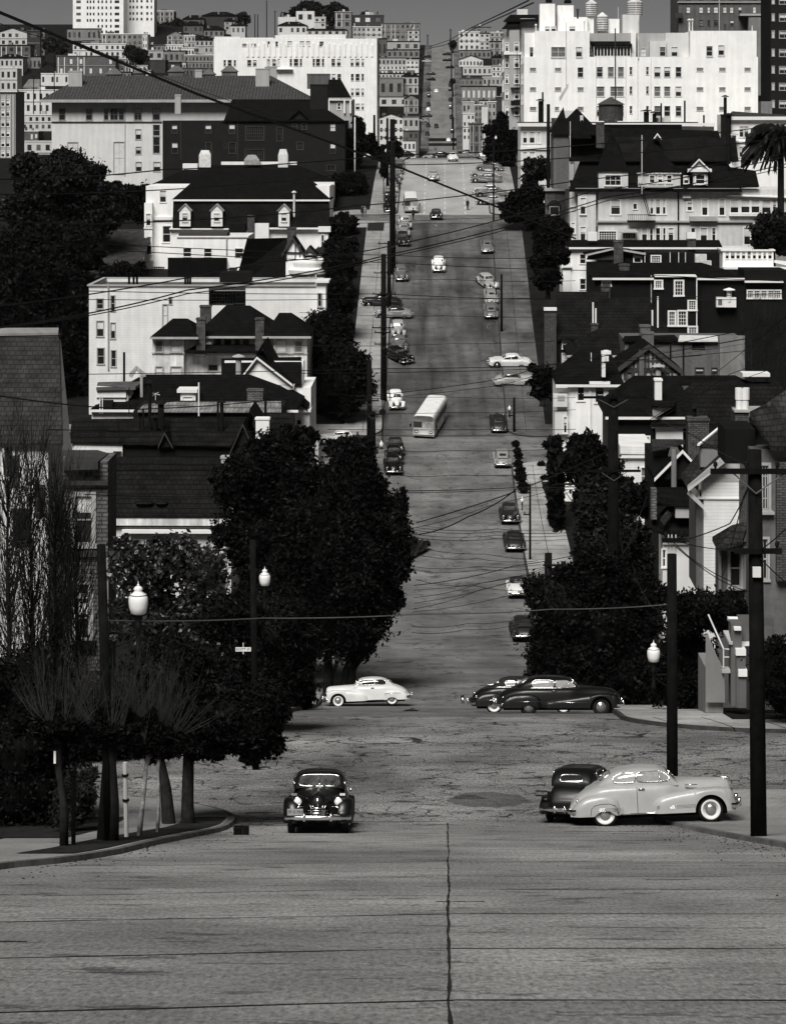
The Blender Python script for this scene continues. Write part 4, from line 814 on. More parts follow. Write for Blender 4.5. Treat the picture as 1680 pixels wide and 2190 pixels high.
for i in range(4):
    for j in range(2): b.w(352+i*27, 686+j*22, 366+i*27, 700+j*22, 'x')
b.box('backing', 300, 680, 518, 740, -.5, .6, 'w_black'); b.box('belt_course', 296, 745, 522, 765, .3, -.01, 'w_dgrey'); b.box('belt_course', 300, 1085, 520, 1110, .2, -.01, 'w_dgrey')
b.v = 10; b.w(430, 192, 495, 255, 'd', .12); b.w(435, 268, 498, 500, 'h', .2); b.box('sill_planter', 432, 505, 540, 545, .6, -.01, 'soil'); b.box('rusticated_base', 340, 560, 600, 670, .25, -.01, 'w_stone')
b.box('corner_strip', 590, 40, 612, 660, .3, -.01, 'w_grey'); b.done()
# ---------------- buildings right of the street ----------------
b = B(3, 'grey_hotel', 'tall grey hotel behind the white flats at the top right, with rows of pale windows', 560, 1048, 1590, -60, 330, 20, 'w_mgrey', 'building', trim='w_mgrey')
b.ws(38, 75, [(1095,1117,'b'),(1170,1192,'b'),(1218,1233),(1255,1280,'b'),(1310,1330,'b'),(1350,1370,'b'),(1400,1418,'h'),(1485,1503,'b'),(1533,1553,'b')], 'b', .1)
b.ws(117, 150, [(1170,1192,'c'),(1218,1233),(1255,1280),(1352,1372,'h')], 'd', .1); b.ws(-40, -5, [(1095,1117,'b'),(1170,1192,'b'),(1255,1280,'b'),(1350,1370,'b'),(1485,1503,'b')], 'b', .1)
b.box('belt_course', 1040, 8, 1592, 14, .4, -.01, 'w_lgrey'); b.box('ledge', 1025, 75, 1070, 105, 1.2, -.01, 'w_dgrey'); b.box('pipe_stack', 1284, -60, 1290, 180, .3, -.01, 'w_lgrey'); b.box('plain_wing', 1450, 95, 1592, 560, 3, -.01, 'w_grey'); b.box('balcony', 1398, 82, 1590, 94, 3.3, -.01, 'w_lgrey'); b.done()
b = B(3, 'brick_flats', 'dark brick flats with pale window frames at the top right edge', 450, 1590, 1760, -80, 700, 14, 'w_brickdark', 'building', trim='trim_grey')
for y in (-20, 80, 180, 288, 388, 487, 590): b.w(1599, y, 1611, y+40, 'b', .1); b.w(1642, y+2, 1700, y+42, 'h', .1)
b.part('annex', MB().box(b.u(1525), -2, b.z(760), b.u(1590), 5, b.z(595)), 'w_grey'); b.done()
b = B(3, 'bay_flats', 'pale flats with stacked bay windows and dark cornice, left neighbour of the white flats', 446, 24, 250, 180, 760, 16, 'w_lgrey', 'building')
b.poly('roof', [(18,122,-1),(248,118,-1),(238,84,3),(60,84,3)], [(0,1,2,3)], 'r_dark'); b.poly('lower_roof', [(10,165,-1.4),(120,160,-1.4),(118,120,0),(55,120,0)], [(0,1,2,3)], 'r_dark'); b.part('upper_wall', MB().box(b.u(28), .2, b.H, b.u(240), 6, b.z(118)), 'w_lgrey'); b.part('penthouse', MB().box(b.u(104), 5, b.H, b.u(168), 8, b.z(45)), 'w_cream')
b.part('bay', MB().box(b.u(52), -1.2, b.z(760), b.u(112), 0, b.z(165)), 'w_lgrey')
for y in (250, 345, 440, 530, 625): b.w(32, y, 48, y+50, 'h', .1); b.w(84, y, 108, y+50, 'h', .1, y=-1.32)
b.box('belt_course', 20, 305, 138, 320, 1.35, -.01, 'trim'); b.part('stair_tower', MB().box(b.u(120), .3, b.H, b.u(205), 4, b.z(106)), 'w_cream')
b.part('fire_escape', MB().box(b.u(60), -2.2, b.z(640), b.u(130), -1.25, b.z(633)).box(b.u(60), -2.2, b.z(620), b.u(130), -2.15, b.z(590)).box(b.u(60), -2.2, b.z(520), b.u(130), -1.25, b.z(513)).box(b.u(95), -2.1, b.z(700), b.u(98), -2.0, b.z(300)), 'metal_dark')
for i in range(4):
    for j in range(3): b.sidewin(-1, 2+j*5, 3.6+j*5, 3+i*3.6, 5+i*3.6)
b.done(1)
b = B(3, 'white_flats', 'huge white stucco apartment block with scattered windows, brightest building on the right', 408, 140, 1512, 333, 760, 18, 'w_white', 'building', trim='w_cream')
W3 = dict(fr=.05)
b.ws(397, 418, [(175,210),(322,358),(1153,1192),(1285,1322),(1433,1470)], 'v', .05); b.ws(512, 534, [(175,210),(322,358),(455,490),(1153,1192),(1285,1322),(1433,1470)], 'v', .05); b.ws(627, 650, [(175,212),(322,345),(455,490),(1153,1192),(1285,1322),(1433,1470)], 'v', .05)
b.w(455, 395, 488, 453, 'd', .05); b.ws(393, 452, [(567,602,'d'),(633,667,'c'),(692,726,'c'),(905,940,'h'),(963,998,'h'),(1030,1063,'d')], 'd', .06); b.ws(392, 438, [(760,775),(857,872)], 'd', .05)
b.ws(508, 565, [(567,612,'c'),(648,726,'c'),(905,940,'c'),(963,998,'c'),(1030,1063,'h')], 'c', .08); b.ws(507, 552, [(760,775),(857,872)], 'd', .05)
b.ws(622, 682, [(567,602,'h'),(692,726),(905,948),(963,998),(1030,1063)], 'd', .05); b.ws(622, 667, [(760,775),(857,872)], 'd', .05)
for x in (735, 805, 882, 560): b.box('wall_rib', x, 335, x+4, 700, .12, -.01, 'w_cream')
b.part('terrace', MB().box(b.u(525), .02, b.H-.02, b.u(1080), 17.5, b.H), 'r_light')
def blk(nm, x0, x1, yt, y0=.0, y1=12, mat='w_white', yb=333): return b.part(nm, MB().box(b.u(x0), y0, b.z(yb), b.u(x1), y1, b.z(yt)), mat)
blk('left_block', 205, 525, 180); blk('left_end', 143, 205, 190, .6); blk('terrace_wall', 525, 980, 188, 4.5, 12, 'w_lgrey'); blk('terrace_wall', 980, 1115, 188, 3.0, 12, 'w_cream'); blk('right_block', 1115, 1504, 180); blk('shaft', 885, 982, 238, 2.5, 4.6, 'w_cream'); blk('shaft', 775, 805, 187, 3.0, 12)
b.w(175, 275, 195, 332, 'd', .05, y=.45); b.w(300, 275, 383, 333, 'c', .06, y=-.13); b.w(445, 275, 480, 332, 'h', .05, y=-.13); b.w(1210, 270, 1245, 328, 'd', .05, y=-.13); b.w(1280, 265, 1313, 323, 'h', .05, y=-.13)
b.w(945, 272, 978, 327, 'd', .05, y=2.37); b.w(1015, 272, 1050, 327, 'h', .05, y=2.87); b.w(838, 278, 868, 325, 'b', .05, y=4.37); b.w(530, 270, 545, 312, 'd', .05, y=4.37)
m = MB()
for i in range(12): a = b.u(556)+(b.u(770)-b.u(556))*i/11; m.box(a-.05, 2.3, b.z(328), a+.05, 2.42, b.z(268))
m.box(b.u(555), 2.28, b.z(272), b.u(772), 2.44, b.z(266)).box(b.u(555), 2.28, b.z(330), b.u(772), 2.44, b.z(325)); g_ = b.part('sun_room', m, 'w_white'); b.part('pane', MB().box(b.u(556), 2.45, b.z(327), b.u(771), 2.5, b.z(268)), 'pane', g_)
b.poly('sun_room_roof', [(553,265,1.9),(774,265,1.9),(774,240,4.6),(525,240,4.6)], [(0,1,2,3)], 'r_dark')
for x0, x1, yt, y0 in ((240,330,12,5),(348,445,18,7),(385,525,90,6),(525,565,95,7),(600,720,98,8)): blk('roof_house', x0, x1, yt, y0, y0+4, 'w_white', 185)
b.ws(148, 178, [(272,298),(308,335),(416,450)], 'h', .06, y=4.85); b.box('roof_house', 735, 75, 833, 186, -6, 9, 'w_cream')
for x, y0, y1, q in ((536,20,92,35), (600,96,178,34), (790,12,90,45), (286,4,14,20), (397,6,18,22)):
    a = b.L(x, y0, 7.5); e = b.L(x, y1, 7.5); r = q*b.k/2.75; tk = b.part('water_tank', MB().lathe([(r,e[2]),(r*1.03,a[2]),(r*1.03,a[2]+.05),(r*.1,a[2]+.7)], a[0], 7.5, 0, 18), 'w_stain' if y1-y0 > 20 else 'r_dark')
    if y1-y0 > 20: 
        m = MB()
        for t in range(6): zz = e[2]+(a[2]-e[2])*(t+.5)/6; m.lathe([(r*1.035,zz-.05),(r*1.045,zz),(r*1.035,zz+.05)], a[0], 7.5, 0, 18)
        b.part('tank_hoop', m, 'w_dgrey', tk)
for x, y0, y1, r in ((387,130,480,.06),(812,110,328,.09),(1110,120,200,.15),(1128,120,185,.1),(1320,150,178,.12),(1478,150,175,.08),(494,130,180,.1),(693,40,95,.05),(676,165,700,.09),(455,60,90,.15),(210,150,180,.1)): b.pipe(x, y0, y1, r, -.12 if y1 > 300 else 3, 'w_dgrey' if x in (676, 455, 1320) else 'metal_pale', 'pipe', 1 if r > .08 and y1 < 300 else 0)
b.part('stair_run', MB().add([b.L(345,575,-.25), b.L(400,487,-.25), b.L(400,495,-.25), b.L(350,580,-.25)], [(0,3,2,1)]), 'w_lgrey')
for i in range(3):
    for j in range(4): b.sidewin(-1, 2+j*4, 3.5+j*4, 4+i*3.3, 5.6+i*3.3)
b.done(1)
b = B(3, 'tank_house', 'small round tiled water tower with conical cap in front of the white flats', 398, 620, 690, 590, 720, 4, 'w_stone', 'tower', wallname='base')
b.part('tank', MB().lathe([(1.9,b.z(710)),(1.9,b.z(615)),(2.2,b.z(612)),(.2,b.z(570))], b.u(655), 1.8, 0, 18), 'w_brick'); b.holes = []; b.H = b.z(700); b.done()
b = B(3, 'cream_house', 'cream house with a wide dark topped cornice below the white flats', 388, 120, 1255, 742, 1060, 14, 'w_cream', 'house')
b.ws(775, 840, [(135,158,'h'),(173,203),(220,236,'b'),(1132,1150,'h'),(1165,1195),(1212,1232,'h')], 'h', .12); b.ws(893, 955, [(135,158,'b'),(173,205,'b')], 'b', .12); b.box('cornice', 102, 722, 310, 742, .8, -.2); b.box('cornice', 520, 722, 1257, 738, .8, -.2); b.part('roof', MB().box(b.u(115), -.4, b.z(722), b.u(1160), 13, b.z(716)), 'r_flat')
b.box('belt_course', 118, 862, 312, 878, .3, -.01); b.part('bay', MB().box(b.u(125), -1, b.z(1060), b.u(210), -.15, b.z(985)), 'w_cream')
for x, y0, y1, r in ((235,592,715,.28),(250,540,715,.14),(905,665,740,.3),(945,605,700,.12),(1083,590,700,.14),(1195,675,722,.14),(858,655,700,.4),(1320,570,700,.25)): b.pipe(x, y0, y1, r, 4, 'metal_dark', 'flue', 1 if r > .2 else 0)
b.part('roof_cabin', MB().box(b.u(365), 6, b.z(722), b.u(480), 8, b.z(648)), 'w_cream'); b.part('roof_cabin', MB().box(b.u(930), 5, b.z(722), b.u(1018), 7, b.z(690)), 'metal_pale'); b.done()
b = B(3, 'arched_house', 'white italianate house with paired arched windows behind the palm', 392, 1330, 1720, 702, 1060, 12, 'w_white', 'house')
b.ws(742, 805, [(1407,1430,'h'),(1436,1460,'h'),(1512,1532),(1560,1580)], 'h', .15); b.ws(862, 922, [(1407,1428,'h'),(1434,1450,'h')], 'h', .15); b.box('cornice', 1320, 684, 1720, 704, .7, -.2); b.box('belt_course', 1330, 826, 1720, 836, .3, -.01)
b.poly('roof', [(1330,684,-.3),(1720,684,-.3),(1720,676,6),(1395,655,4),(1365,652,4)], [(0,1,2,3,4)], 'r_flat'); b.part('rooftop_wall', MB().box(b.u(1308), .5, b.z(790), b.u(1332), 8, b.z(672)), 'w_stain'); b.chimney(1300, 670, 1358, 835, -1.2, 'metal_dark', 1.0, name='chimney_stack'); b.pipe(1375, 795, 950, .3, -1.5, 'w_lgrey', 'flue', 1); b.done(1)
# the shingled mansion with turrets
b = B(6, 'turreted_mansion', 'large pale clapboard mansion with black turreted roofs, fire escape and many sash windows', 352, 575, 1700, 232, 640, 16, 'w_siding2', 'house')
b.part('street_wing', MB().box(b.u(412), .8, b.base, b.u(576), 14, b.z(228)), 'w_siding2'); b.part('corner_bay', MB().box(b.u(455), -.8, b.base, b.u(560), .8, b.z(240)), 'w_siding2')
b.ws(280, 375, [(470,500,'h')], 'h', .12, y=-.92); b.ws(450, 528, [(470,500,'h')], 'h', .12, y=-.92); b.w(420, 237, 440, 330, 'b', .12, y=.68); b.w(420, 428, 440, 490, 'h', .12, y=.68)
b.w(652, 292, 705, 378, 'h', .14); b.w(782, 315, 804, 348, 'd', .08); b.ws(290, 376, [(882,900,'h'),(915,940,'h'),(955,972,'h')], 'h', .14); b.w(1100, 308, 1127, 355, 'h', .14); b.ws(288, 383, [(1186,1218,'h'),(1287,1318,'h')], 'h', .14)
b.ws(290, 368, [(1352,1400,'h'),(1415,1465,'h'),(1475,1523,'h'),(1537,1588,'h'),(1600,1620,'h'),(1632,1664,'h')], 'h', .1)
b.w(582, 478, 682, 530, 'l', .14); b.w(722, 482, 795, 520, 'l', .1); b.ws(458, 530, [(833,863,'h'),(880,897),(915,940),(957,972),(988,1018,'h'),(1122,1145),(1177,1215,'h'),(1245,1265)], 'd', .12); b.w(1432, 455, 1468, 555, 'h', .14)
b.box('belt_course', 545, 414, 1480, 424, .4, -.01, 'trim_grey'); b.box('cornice', 440, 222, 1400, 238, 1.0, -.2, 'trim_grey'); b.poly('awning', [(700,480,-1.1),(810,480,-1.1),(790,458,-.05),(720,458,-.05)], [(0,1,2,3)], 'trim_grey'); b.poly('sun_room_roof', [(1340,262,-.6),(1700,275,-.6),(1700,250,3),(1345,238,3)], [(0,1,2,3)], 'trim'); b.box('sill_shelf', 1342, 376, 1600, 386, .6, -.01, 'trim'); b.box('balcony', 1110, 388, 1270, 415, .9, -.01, 'trim_grey')
# roofs
b.poly('roof', [(405,232,-1.2),(1420,232,-1.2),(1330,60,4.5),(1280,-115,8),(560,-135,8),(470,60,4.5)], [(0,1,2,5),(5,2,3,4)], 'r_dark', .3)
b.poly('roof_peak', [(300,-95,2),(590,-95,2),(450,-248,6),(600,-95,10),(300,-95,10)], [(0,1,2),(1,3,2),(4,0,2)], 'r_dark'); b.poly('roof_peak', [(290,-110,4),(400,-110,4),(372,-255,7),(400,-110,10)], [(0,1,2),(1,3,2)], 'r_dark'); b.part('roof_peak_wall', MB().box(b.u(318), 2.4, b.z(230), b.u(410), 12, b.z(-95)), 'w_stucco')
b.poly('turret_roof', [(425,-75,1),(535,-75,1),(480,-190,3),(535,-75,6),(425,-75,6)], [(0,1,2),(1,3,2),(4,0,2)], 'r_dark'); b.pipe(480, -205, -170, .25, 3, 'metal_pale', 'finial'); b.poly('back_roof', [(400,60,3),(1400,60,3),(1380,-75,7),(400,-75,7)], [(0,1,2,3)], 'r_shing')
b.part('roof_mass', MB().box(b.u(500), 8.2, b.z(230), b.u(1100), 13, b.z(-150)), 'r_dark')
b.poly('turret_roof', [(568,118,-1.4),(752,118,-1.4),(700,-30,1),(655,-100,1.6),(615,-30,1),(752,118,4),(568,118,4)], [(0,1,2,3,4),(1,5,3,2),(6,0,4,3)], 'r_dark'); b.part('turret', MB().box(b.u(576), -1.1, b.z(222), b.u(748), 2, b.z(118)), 'w_siding2'); b.w(614, 146, 706, 205, 'd', .12, y=-1.22, bars=2)
b.box('recess', 745, 145, 808, 195, .2, -.1, 'w_black'); b.part('gallery', MB().box(b.u(808), -.6, b.z(222), b.u(1056), 2.5, b.z(138)), 'w_siding2'); b.ws(148, 190, [(876,905),(925,950,'h'),(978,1005)], 'd', .1, y=-.72); b.box('gallery_gutter', 800, 132, 1060, 139, .9, 0)
m = MB(); 
for i in range(18): a = b.u(845)+(b.u(1008)-b.u(845))*i/17; m.box(a-.03, -1.6, b.z(216), a+.03, -1.55, b.z(196))
m.box(b.u(843), -1.65, b.z(199), b.u(1010), -1.5, b.z(195)).box(b.u(843), -1.65, b.z(218), b.u(1010), -.6, b.z(214)); b.part('gallery_railing', m, 'trim_grey')
b.poly('gallery_roof', [(800,132,-.9),(1060,132,-.9),(900,-60,4),(860,-30,4)], [(0,1,2,3)], 'r_dark')
dm = b.part('dormer', MB().box(b.u(1130), -.9, b.z(205), b.u(1215), 2, b.z(125)), 'w_siding2'); b.w(1145, 145, 1196, 196, 'd', .14, y=-1.02); b.gable(1098, 1238, 122, 1166, 50, 4, 'r_dark', 'trim', dd=-1.2, barge='trim', name='dormer_roof'); b.box('dormer_base', 1098, 108, 1236, 126, 1.5, 0); b.w(1078, 152, 1105, 195, 'h', .1, y=-.5)
b.box('fire_balcony', 745, 412, 908, 418, 1.2, -.01, 'metal_dark'); m = MB()
for i in range(14): a = b.u(748)+(b.u(905)-b.u(748))*i/13; m.box(a-.02, -1.2, b.z(412), a+.02, -1.16, b.z(378))
m.box(b.u(745), -1.22, b.z(380), b.u(908), -1.14, b.z(376)).tube([(b.u(812), -1.5, b.z(190)), (b.u(868), -1.3, b.z(385))], .05, 4).tube([(b.u(822), -1.5, b.z(190)), (b.u(878), -1.3, b.z(385))], .05, 4); b.part('fire_escape', m, 'metal_dark')
b.pipe(1046, 235, 530, .1, -.2, 'metal_dark', 'drainpipe'); b.pipe(833, -90, 235, .06, -1.5, 'metal_pale', 'flagpole'); b.pipe(412, -170, 20, .05, 1, 'metal_pale', 'flagpole')
b.gable(900, 945, -70, 922, -100, 3, 'r_dark', 'trim', dd=3, barge='trim', name='attic_gable'); b.chimney(565, -165, 612, -65, 1.5, 'chimbrick', 1.0); b.pipe(1340, -205, 60, .28, 2, 'w_black', 'chimney_pot', 1)
b.box('side_dormer', 1418, 208, 1525, 222, -2, 4, 'trim'); b.poly('side_roof', [(1220,225,-.8),(1520,210,-.8),(1500,120,4),(1290,90,4)], [(0,1,2,3)], 'r_dark'); b.box('lamp_cowl', 1070, 255, 1118, 280, .5, -.01, 'trim'); b.done(1)
b = B(6, 'pilaster_house', 'tall narrow grey pilastered house with an arched fan window, beside the street trees', 372, 322, 436, -190, 640, 13, 'w_stucco', 'house', trim='trim_grey')
b.box('pilaster', 395, -90, 410, 230, .4, -.01, 'trim_grey'); b.box('cornice', 318, -105, 440, -92, .6, -.01, 'trim_grey'); b.box('cornice', 318, 10, 405, 18, .5, -.01, 'trim_grey'); b.box('front_block', 262, 228, 420, 640, 3, -.01, 'w_stone'); b.box('front_cornice', 255, 222, 425, 236, 3.4, -.01, 'trim_grey'); b.part('fan_window', MB().lathe([(.02,-.02),(1.0,-.02),(1.0,.02)], b.u(312), -3.05, b.z(330), 20, axis='y'), 'pane'); b.w(288, 330, 338, 375, 'd', .1, y=-3.12)
b.box('chimney', 405, 82, 432, 175, .8, -.01, 'w_lgrey'); b.done()
b = B(6, 'black_roof_house', 'white house under a long black roof with a stone chimney and white gable edge', 328, 412, 1300, 572, 860, 12, 'w_white', 'house')
b.w(470, 613, 503, 668, 'd', .08); b.w(470, 757, 503, 820, 'd', .08); b.box('street_wing', 368, 682, 414, 860, .2, 9, 'w_white'); b.w(382, 750, 402, 822, 'd', .08); b.box('cornice', 355, 678, 420, 690, .5, -.01)
b.hip(405, 1305, 570, 430, 1285, 527, 'r_dark'); b.poly('gable_wall', [(508,640,-2),(668,640,-2),(668,585,-2),(515,625,-2)], [(0,1,2,3)], 'w_stucco', .1); b.poly('front_roof', [(485,600,-2.6),(520,622,-2.6),(672,582,-2.6),(860,625,-2.6),(850,570,2),(640,560,2)], [(0,1,2,5),(2,3,4,5)], 'r_dark'); b.poly('barge_board', [(500,620,-2.75),(672,580,-2.75),(672,574,-2.75),(500,613,-2.75)], [(0,1,2,3)], 'trim', .1); b.poly('barge_board', [(672,580,-2.75),(855,612,-2.75),(855,605,-2.75),(672,574,-2.75)], [(0,1,2,3)], 'trim', .1)
b.part('shingled_front', MB().box(b.u(505), -2, b.base, b.u(1310), 0, b.z(655)), 'w_shingle'); b.part('shingled_upper', MB().box(b.u(725), -1.9, b.z(656), b.u(1310), 0, b.z(600)), 'w_shingle'); b.ws(617, 655, [(780,820,'h'),(882,932,'l')], 'h', .14, y=-2.1)
b.chimney(668, 532, 722, 655, -3, 'chimbrick', 1.1); b.chimney(1100, 520, 1148, 572, 0, 'chimbrick', 1); b.part('chimney_hood', MB().box(b.u(1098), .1, b.z(522), b.u(1146), 1.1, b.z(484)), 'trim'); b.part('chimney_hood', MB().box(b.u(518), 1, b.z(535), b.u(573), 2, b.z(484)), 'trim'); b.chimney(1145, 612, 1212, 650, -3, 'w_stain', 1, False); b.chimney(1178, 650, 1240, 685, -3.5, 'w_stain', 1, False)
for x in (850, 998, 1048, 1088): b.pipe(x, 600, 660, .06, -2.6, 'metal_pale', 'mast')
b.done()
b = B(6, 'sun_porch_house', 'white glazed sun porch with nine windows beside the black roofed house', 322, 1308, 1606, 592, 800, 9, 'w_white', 'house')
b.ws(594, 640, [(1325,1345),(1355,1380,'h'),(1388,1410,'h'),(1420,1442,'h'),(1453,1474,'c'),(1484,1505,'h'),(1516,1535,'h'),(1546,1564,'h'),(1575,1597,'h')], 'h', .04); b.flat(.2); b.box('lower_wall', 1400, 690, 1700, 800, 2.2, -.01, 'w_shingle'); b.box('gutter', 1300, 684, 1700, 694, 2.5, -.01); b.ws(735, 765, [(1480,1520,'l'),(1425,1455,'l')], 'l', .12, y=-2.32); b.poly('ramp_roof', [(1610,655,-1),(1700,675,-1),(1700,655,1),(1610,645,1)], [(0,1,2,3)], 'trim'); b.done(2)
b = B(6, 'shingle_house', 'black shingled house with white framed small paned windows', 300, 552, 1440, 752, 1130, 12, 'w_shingle', 'house')
b.w(602, 772, 646, 795, 'l', .16); b.hip(545, 1432, 750, 700, 1180, 660, 'r_dark'); b.part('front_wing', MB().box(b.u(900), -1.2, b.base, b.u(1148), 0, b.z(740)), 'w_shingle')
for q in ((907,766,943,806),(1022,766,1066,848),(1102,881,1142,932),(1042,943,1086,1024),(987,946,1020,1024),(1102,1036,1146,1080)): b.w(*q, 'l', .18, y=-1.32)
b.box('gutter', 903, 730, 1144, 741, 1.6, -.01, 'trim'); b.box('corner_board', 1145, 740, 1151, 1085, 1.28, -.01, 'trim'); b.box('drainpipe', 884, 735, 890, 1000, .15, -.01, 'trim_grey'); b.chimney(700, 670, 760, 742, 2.5, 'chimbrick', 1); b.chimney(595, 795, 646, 965, -2, 'chimbrick', 1)
b.part('side_wing', MB().box(b.u(1430), -.5, b.base, b.u(1680), 6, b.z(705)), 'w_shingle'); b.box('side_gutter', 1430, 765, 1655, 775, 1.2, -.01); b.ws(824, 866, [(1450,1480,'l'),(1490,1520,'l'),(1530,1560,'l'),(1570,1600,'l'),(1608,1640,'l')], 'l', .14, y=-.62)
b.box('bay', 1265, 862, 1380, 920, 1.0, -.01, 'trim'); b.ws(870, 912, [(1272,1300,'c')], 'c', .06, y=-1.12); b.pipe(1345, 825, 865, .3, -.8, 'trim', 'chimney_pot', 1); b.done()
b = B(6, 'blank_roof_house', 'house with a large plain dark roof slope facing us beside the pavement', 284, 335, 870, 1100, 1330, 11, 'w_shingle', 'house')
b.poly('roof', [(328,1102,-.5),(640,1102,-.5),(1000,1075,-.5),(870,868,5),(640,868,5),(640,832,6),(332,832,6)], [(0,1,2,3,4,5,6)], 'r_shing', .25); b.w(366, 1118, 416, 1168, 'h', .08); b.w(364, 1196, 392, 1275, 'b', .05); b.box('garden_wall', 258, 930, 328, 1330, 1.0, -.01, 'w_brick'); b.box('wall_cap', 255, 924, 330, 940, 1.2, -.01, 'trim'); b.box('side_wall', 416, 1102, 870, 1330, .1, -.01, 'w_shingle')
for x, y0, y1 in ((546,895,1020),(562,930,1020)): b.pipe(x, y0, y1, .1, 0, 'trim', 'flue')
for x, y0, y1 in ((894,940,1020),(926,860,1020)): b.pipe(x, y0, y1, .1, -1, 'trim', 'flue')
b.chimney(535, 1018, 575, 1080, -.4, 'chimbrick', .8); b.done()
b = B(6, 'low_hip_house', 'house with broad low hip roof in front of the black shingled house', 274, 420, 1100, 1205, 1340, 10, 'w_stucco', 'house', trim='trim_grey')
b.hip(395, 1290, 1205, 620, 890, 1030, 'r_shing'); b.done()
b = B(9, 'stucco_house', 'grey stucco house with pale metal roof strip behind the half timbered gable', 268, 640, 1410, 98, 420, 9, 'w_stucco', 'house', trim='trim_dark')
b.w(667, 122, 704, 154, 'l', .1); b.w(1097, 277, 1148, 317, 'h', .1); b.w(1200, 277, 1234, 318, 'h', .08); b.w(1297, 108, 1352, 142, 'l', .1); b.w(1075, 110, 1155, 150, 'd', .05); b.poly('roof', [(625,96,-.4),(1000,100,-.4),(960,62,4),(640,70,4)], [(0,1,2,3)], 'r_dark'); b.poly('metal_roof', [(985,98,-.5),(1240,98,-.5),(1236,66,2),(995,64,2)], [(0,1,2,3)], 'metal_pale'); b.chimney(752, 45, 828, 108, -1, 'w_stucco', 1.2); b.chimney(740, 0, 805, 30, 4, 'w_stucco', 1.2)
for x in (1018, 935, 690): b.pipe(x, 98, 300, .08, -.15, 'metal_dark', 'drainpipe')
b.box('side_wing', 1250, 66, 1410, 420, .4, -.01, 'w_grey'); b.done(1)
b = B(9, 'half_timbered_house', 'half timbered house front with a steep gable and dark beams', 260, 590, 1005, 292, 420, 9, 'w_lgrey', 'house', trim='trim_dark')
b.gable(572, 1015, 292, 793, 122, 9, 'r_dark', 'w_lgrey', barge='trim_dark', bw=.5)
def bm(x0, y0, x1, y1, w_=.11):
    p, q = b.L(x0, y0, -.06), b.L(x1, y1, -.06); d_ = Vector((q[0]-p[0], 0, q[2]-p[2])); n_ = Vector((-d_.z, 0, d_.x)).normalized()*w_; V_ = [Vector(p)+n_, Vector(q)+n_, Vector(q)-n_, Vector(p)-n_]
    return b.part('timber', MB().add([tuple(v) for v in V_]+[(v.x, .0, v.z) for v in V_], [(3,2,1,0),(4,5,6,7),(0,1,5,4),(1,2,6,5),(2,3,7,6),(3,0,4,7)]), 'trim_dark')
for x in (700, 725, 755, 775, 793, 822, 850, 878, 905): bm(x, 280, x, 150+abs(x-793)*.75)
for x in (615, 650, 690, 730, 850, 900, 945, 985): bm(x, 380, x, 285)
for y in (282, 300): bm(590, y, 1000, y)
bm(690, 232, 900, 232); bm(765, 330, 793, 282); bm(820, 330, 793, 282); b.ws(295, 345, [(640,700,'c'),(880,925,'c')], 'c', .1); b.chimney(735, 160, 765, 330, -.4, 'w_stucco', .7, False); b.pipe(857, 270, 340, .3, -1, 'w_lgrey', 'chimney_pot', 1); b.done()
b = B(9, 'bay_corner_house', 'white stucco corner house with curved balcony bay beside the street hedge', 250, 208, 620, 385, 900, 11, 'w_white', 'house')
b.w(338, 397, 380, 488, 'd', .1); b.w(452, 400, 508, 500, 'd', .12); b.hip(200, 640, 382, 360, 540, 150, 'r_dark'); b.box('balcony', 178, 440, 268, 520, 1.0, -.01, 'w_cream'); b.box('balcony_panel', 205, 448, 250, 480, 1.05, 1.0, 'trim_grey'); b.box('lower_bay', 190, 555, 268, 700, .6, -.01, 'w_cream'); b.w(247, 588, 266, 690, 'h', .1, y=-.72); b.w(212, 400, 254, 408, 'd', .05, y=-.2)
b.box('corner_pilaster', 415, 365, 425, 750, .15, -.01); b.box('window_cornice', 412, 362, 545, 378, .5, -.01); b.box('window_cornice', 195, 382, 270, 400, .8, -.01)
b.part('chimney', MB().box(b.u(491), -.8, b.z(330), b.u(513), .2, b.z(190)), 'trim'); b.part('chimney_cowl', MB().box(b.u(505), -.5, b.z(230), b.u(535), .1, b.z(160)).box(b.u(488), -.6, b.z(185), b.u(550), .2, b.z(165)), 'trim'); b.pipe(425, 178, 200, .04, 1, 'trim', 'vent_pipe'); b.done()
b = B(9, 'dark_hip_house', 'wide house under two overlapping dark hip roofs with a white chimney', 232, 560, 1560, 600, 900, 14, 'w_shingle', 'house')
b.hip(520, 1100, 590, 700, 980, 325, 'r_dark', dd1=12); b.poly('main_roof', [(805,640,-1.4),(1470,628,-1.4),(1700,520,1),(1640,365,6),(1080,362,6)], [(0,1,2,3,4)], 'r_shing', .25); b.poly('rear_roof', [(960,380,6),(1480,380,6),(1350,322,9),(980,325,9)], [(0,1,2,3)], 'r_dark')
b.chimney(835, 345, 880, 462, 1, 'trim', 1); b.poly('dormer_wall', [(820,598,-1.9),(960,520,0),(820,520,-1.9)], [(0,1,2)], 'trim', .1); b.poly('dormer_roof', [(815,522,-2.1),(962,522,-.8),(980,460,3),(812,470,2)], [(0,1,2,3)], 'r_dark')
b.box('front_cornice', 812, 636, 1180, 656, 1.0, -.01, 'trim'); b.box('front_wall', 838, 656, 1010, 900, .8, -.01, 'w_cream'); b.box('side_wall', 1180, 640, 1360, 900, .5, -.01, 'w_lgrey'); b.w(742, 722, 796, 775, 'd', .14); b.box('white_roof_end', 1440, 345, 1620, 368, -5, 7, 'trim'); b.box('side_dormer', 1425, 520, 1530, 580, 1.2, -.01, 'trim_grey'); b.w(1455, 548, 1510, 575, 'h', .08, y=-1.32); b.done()
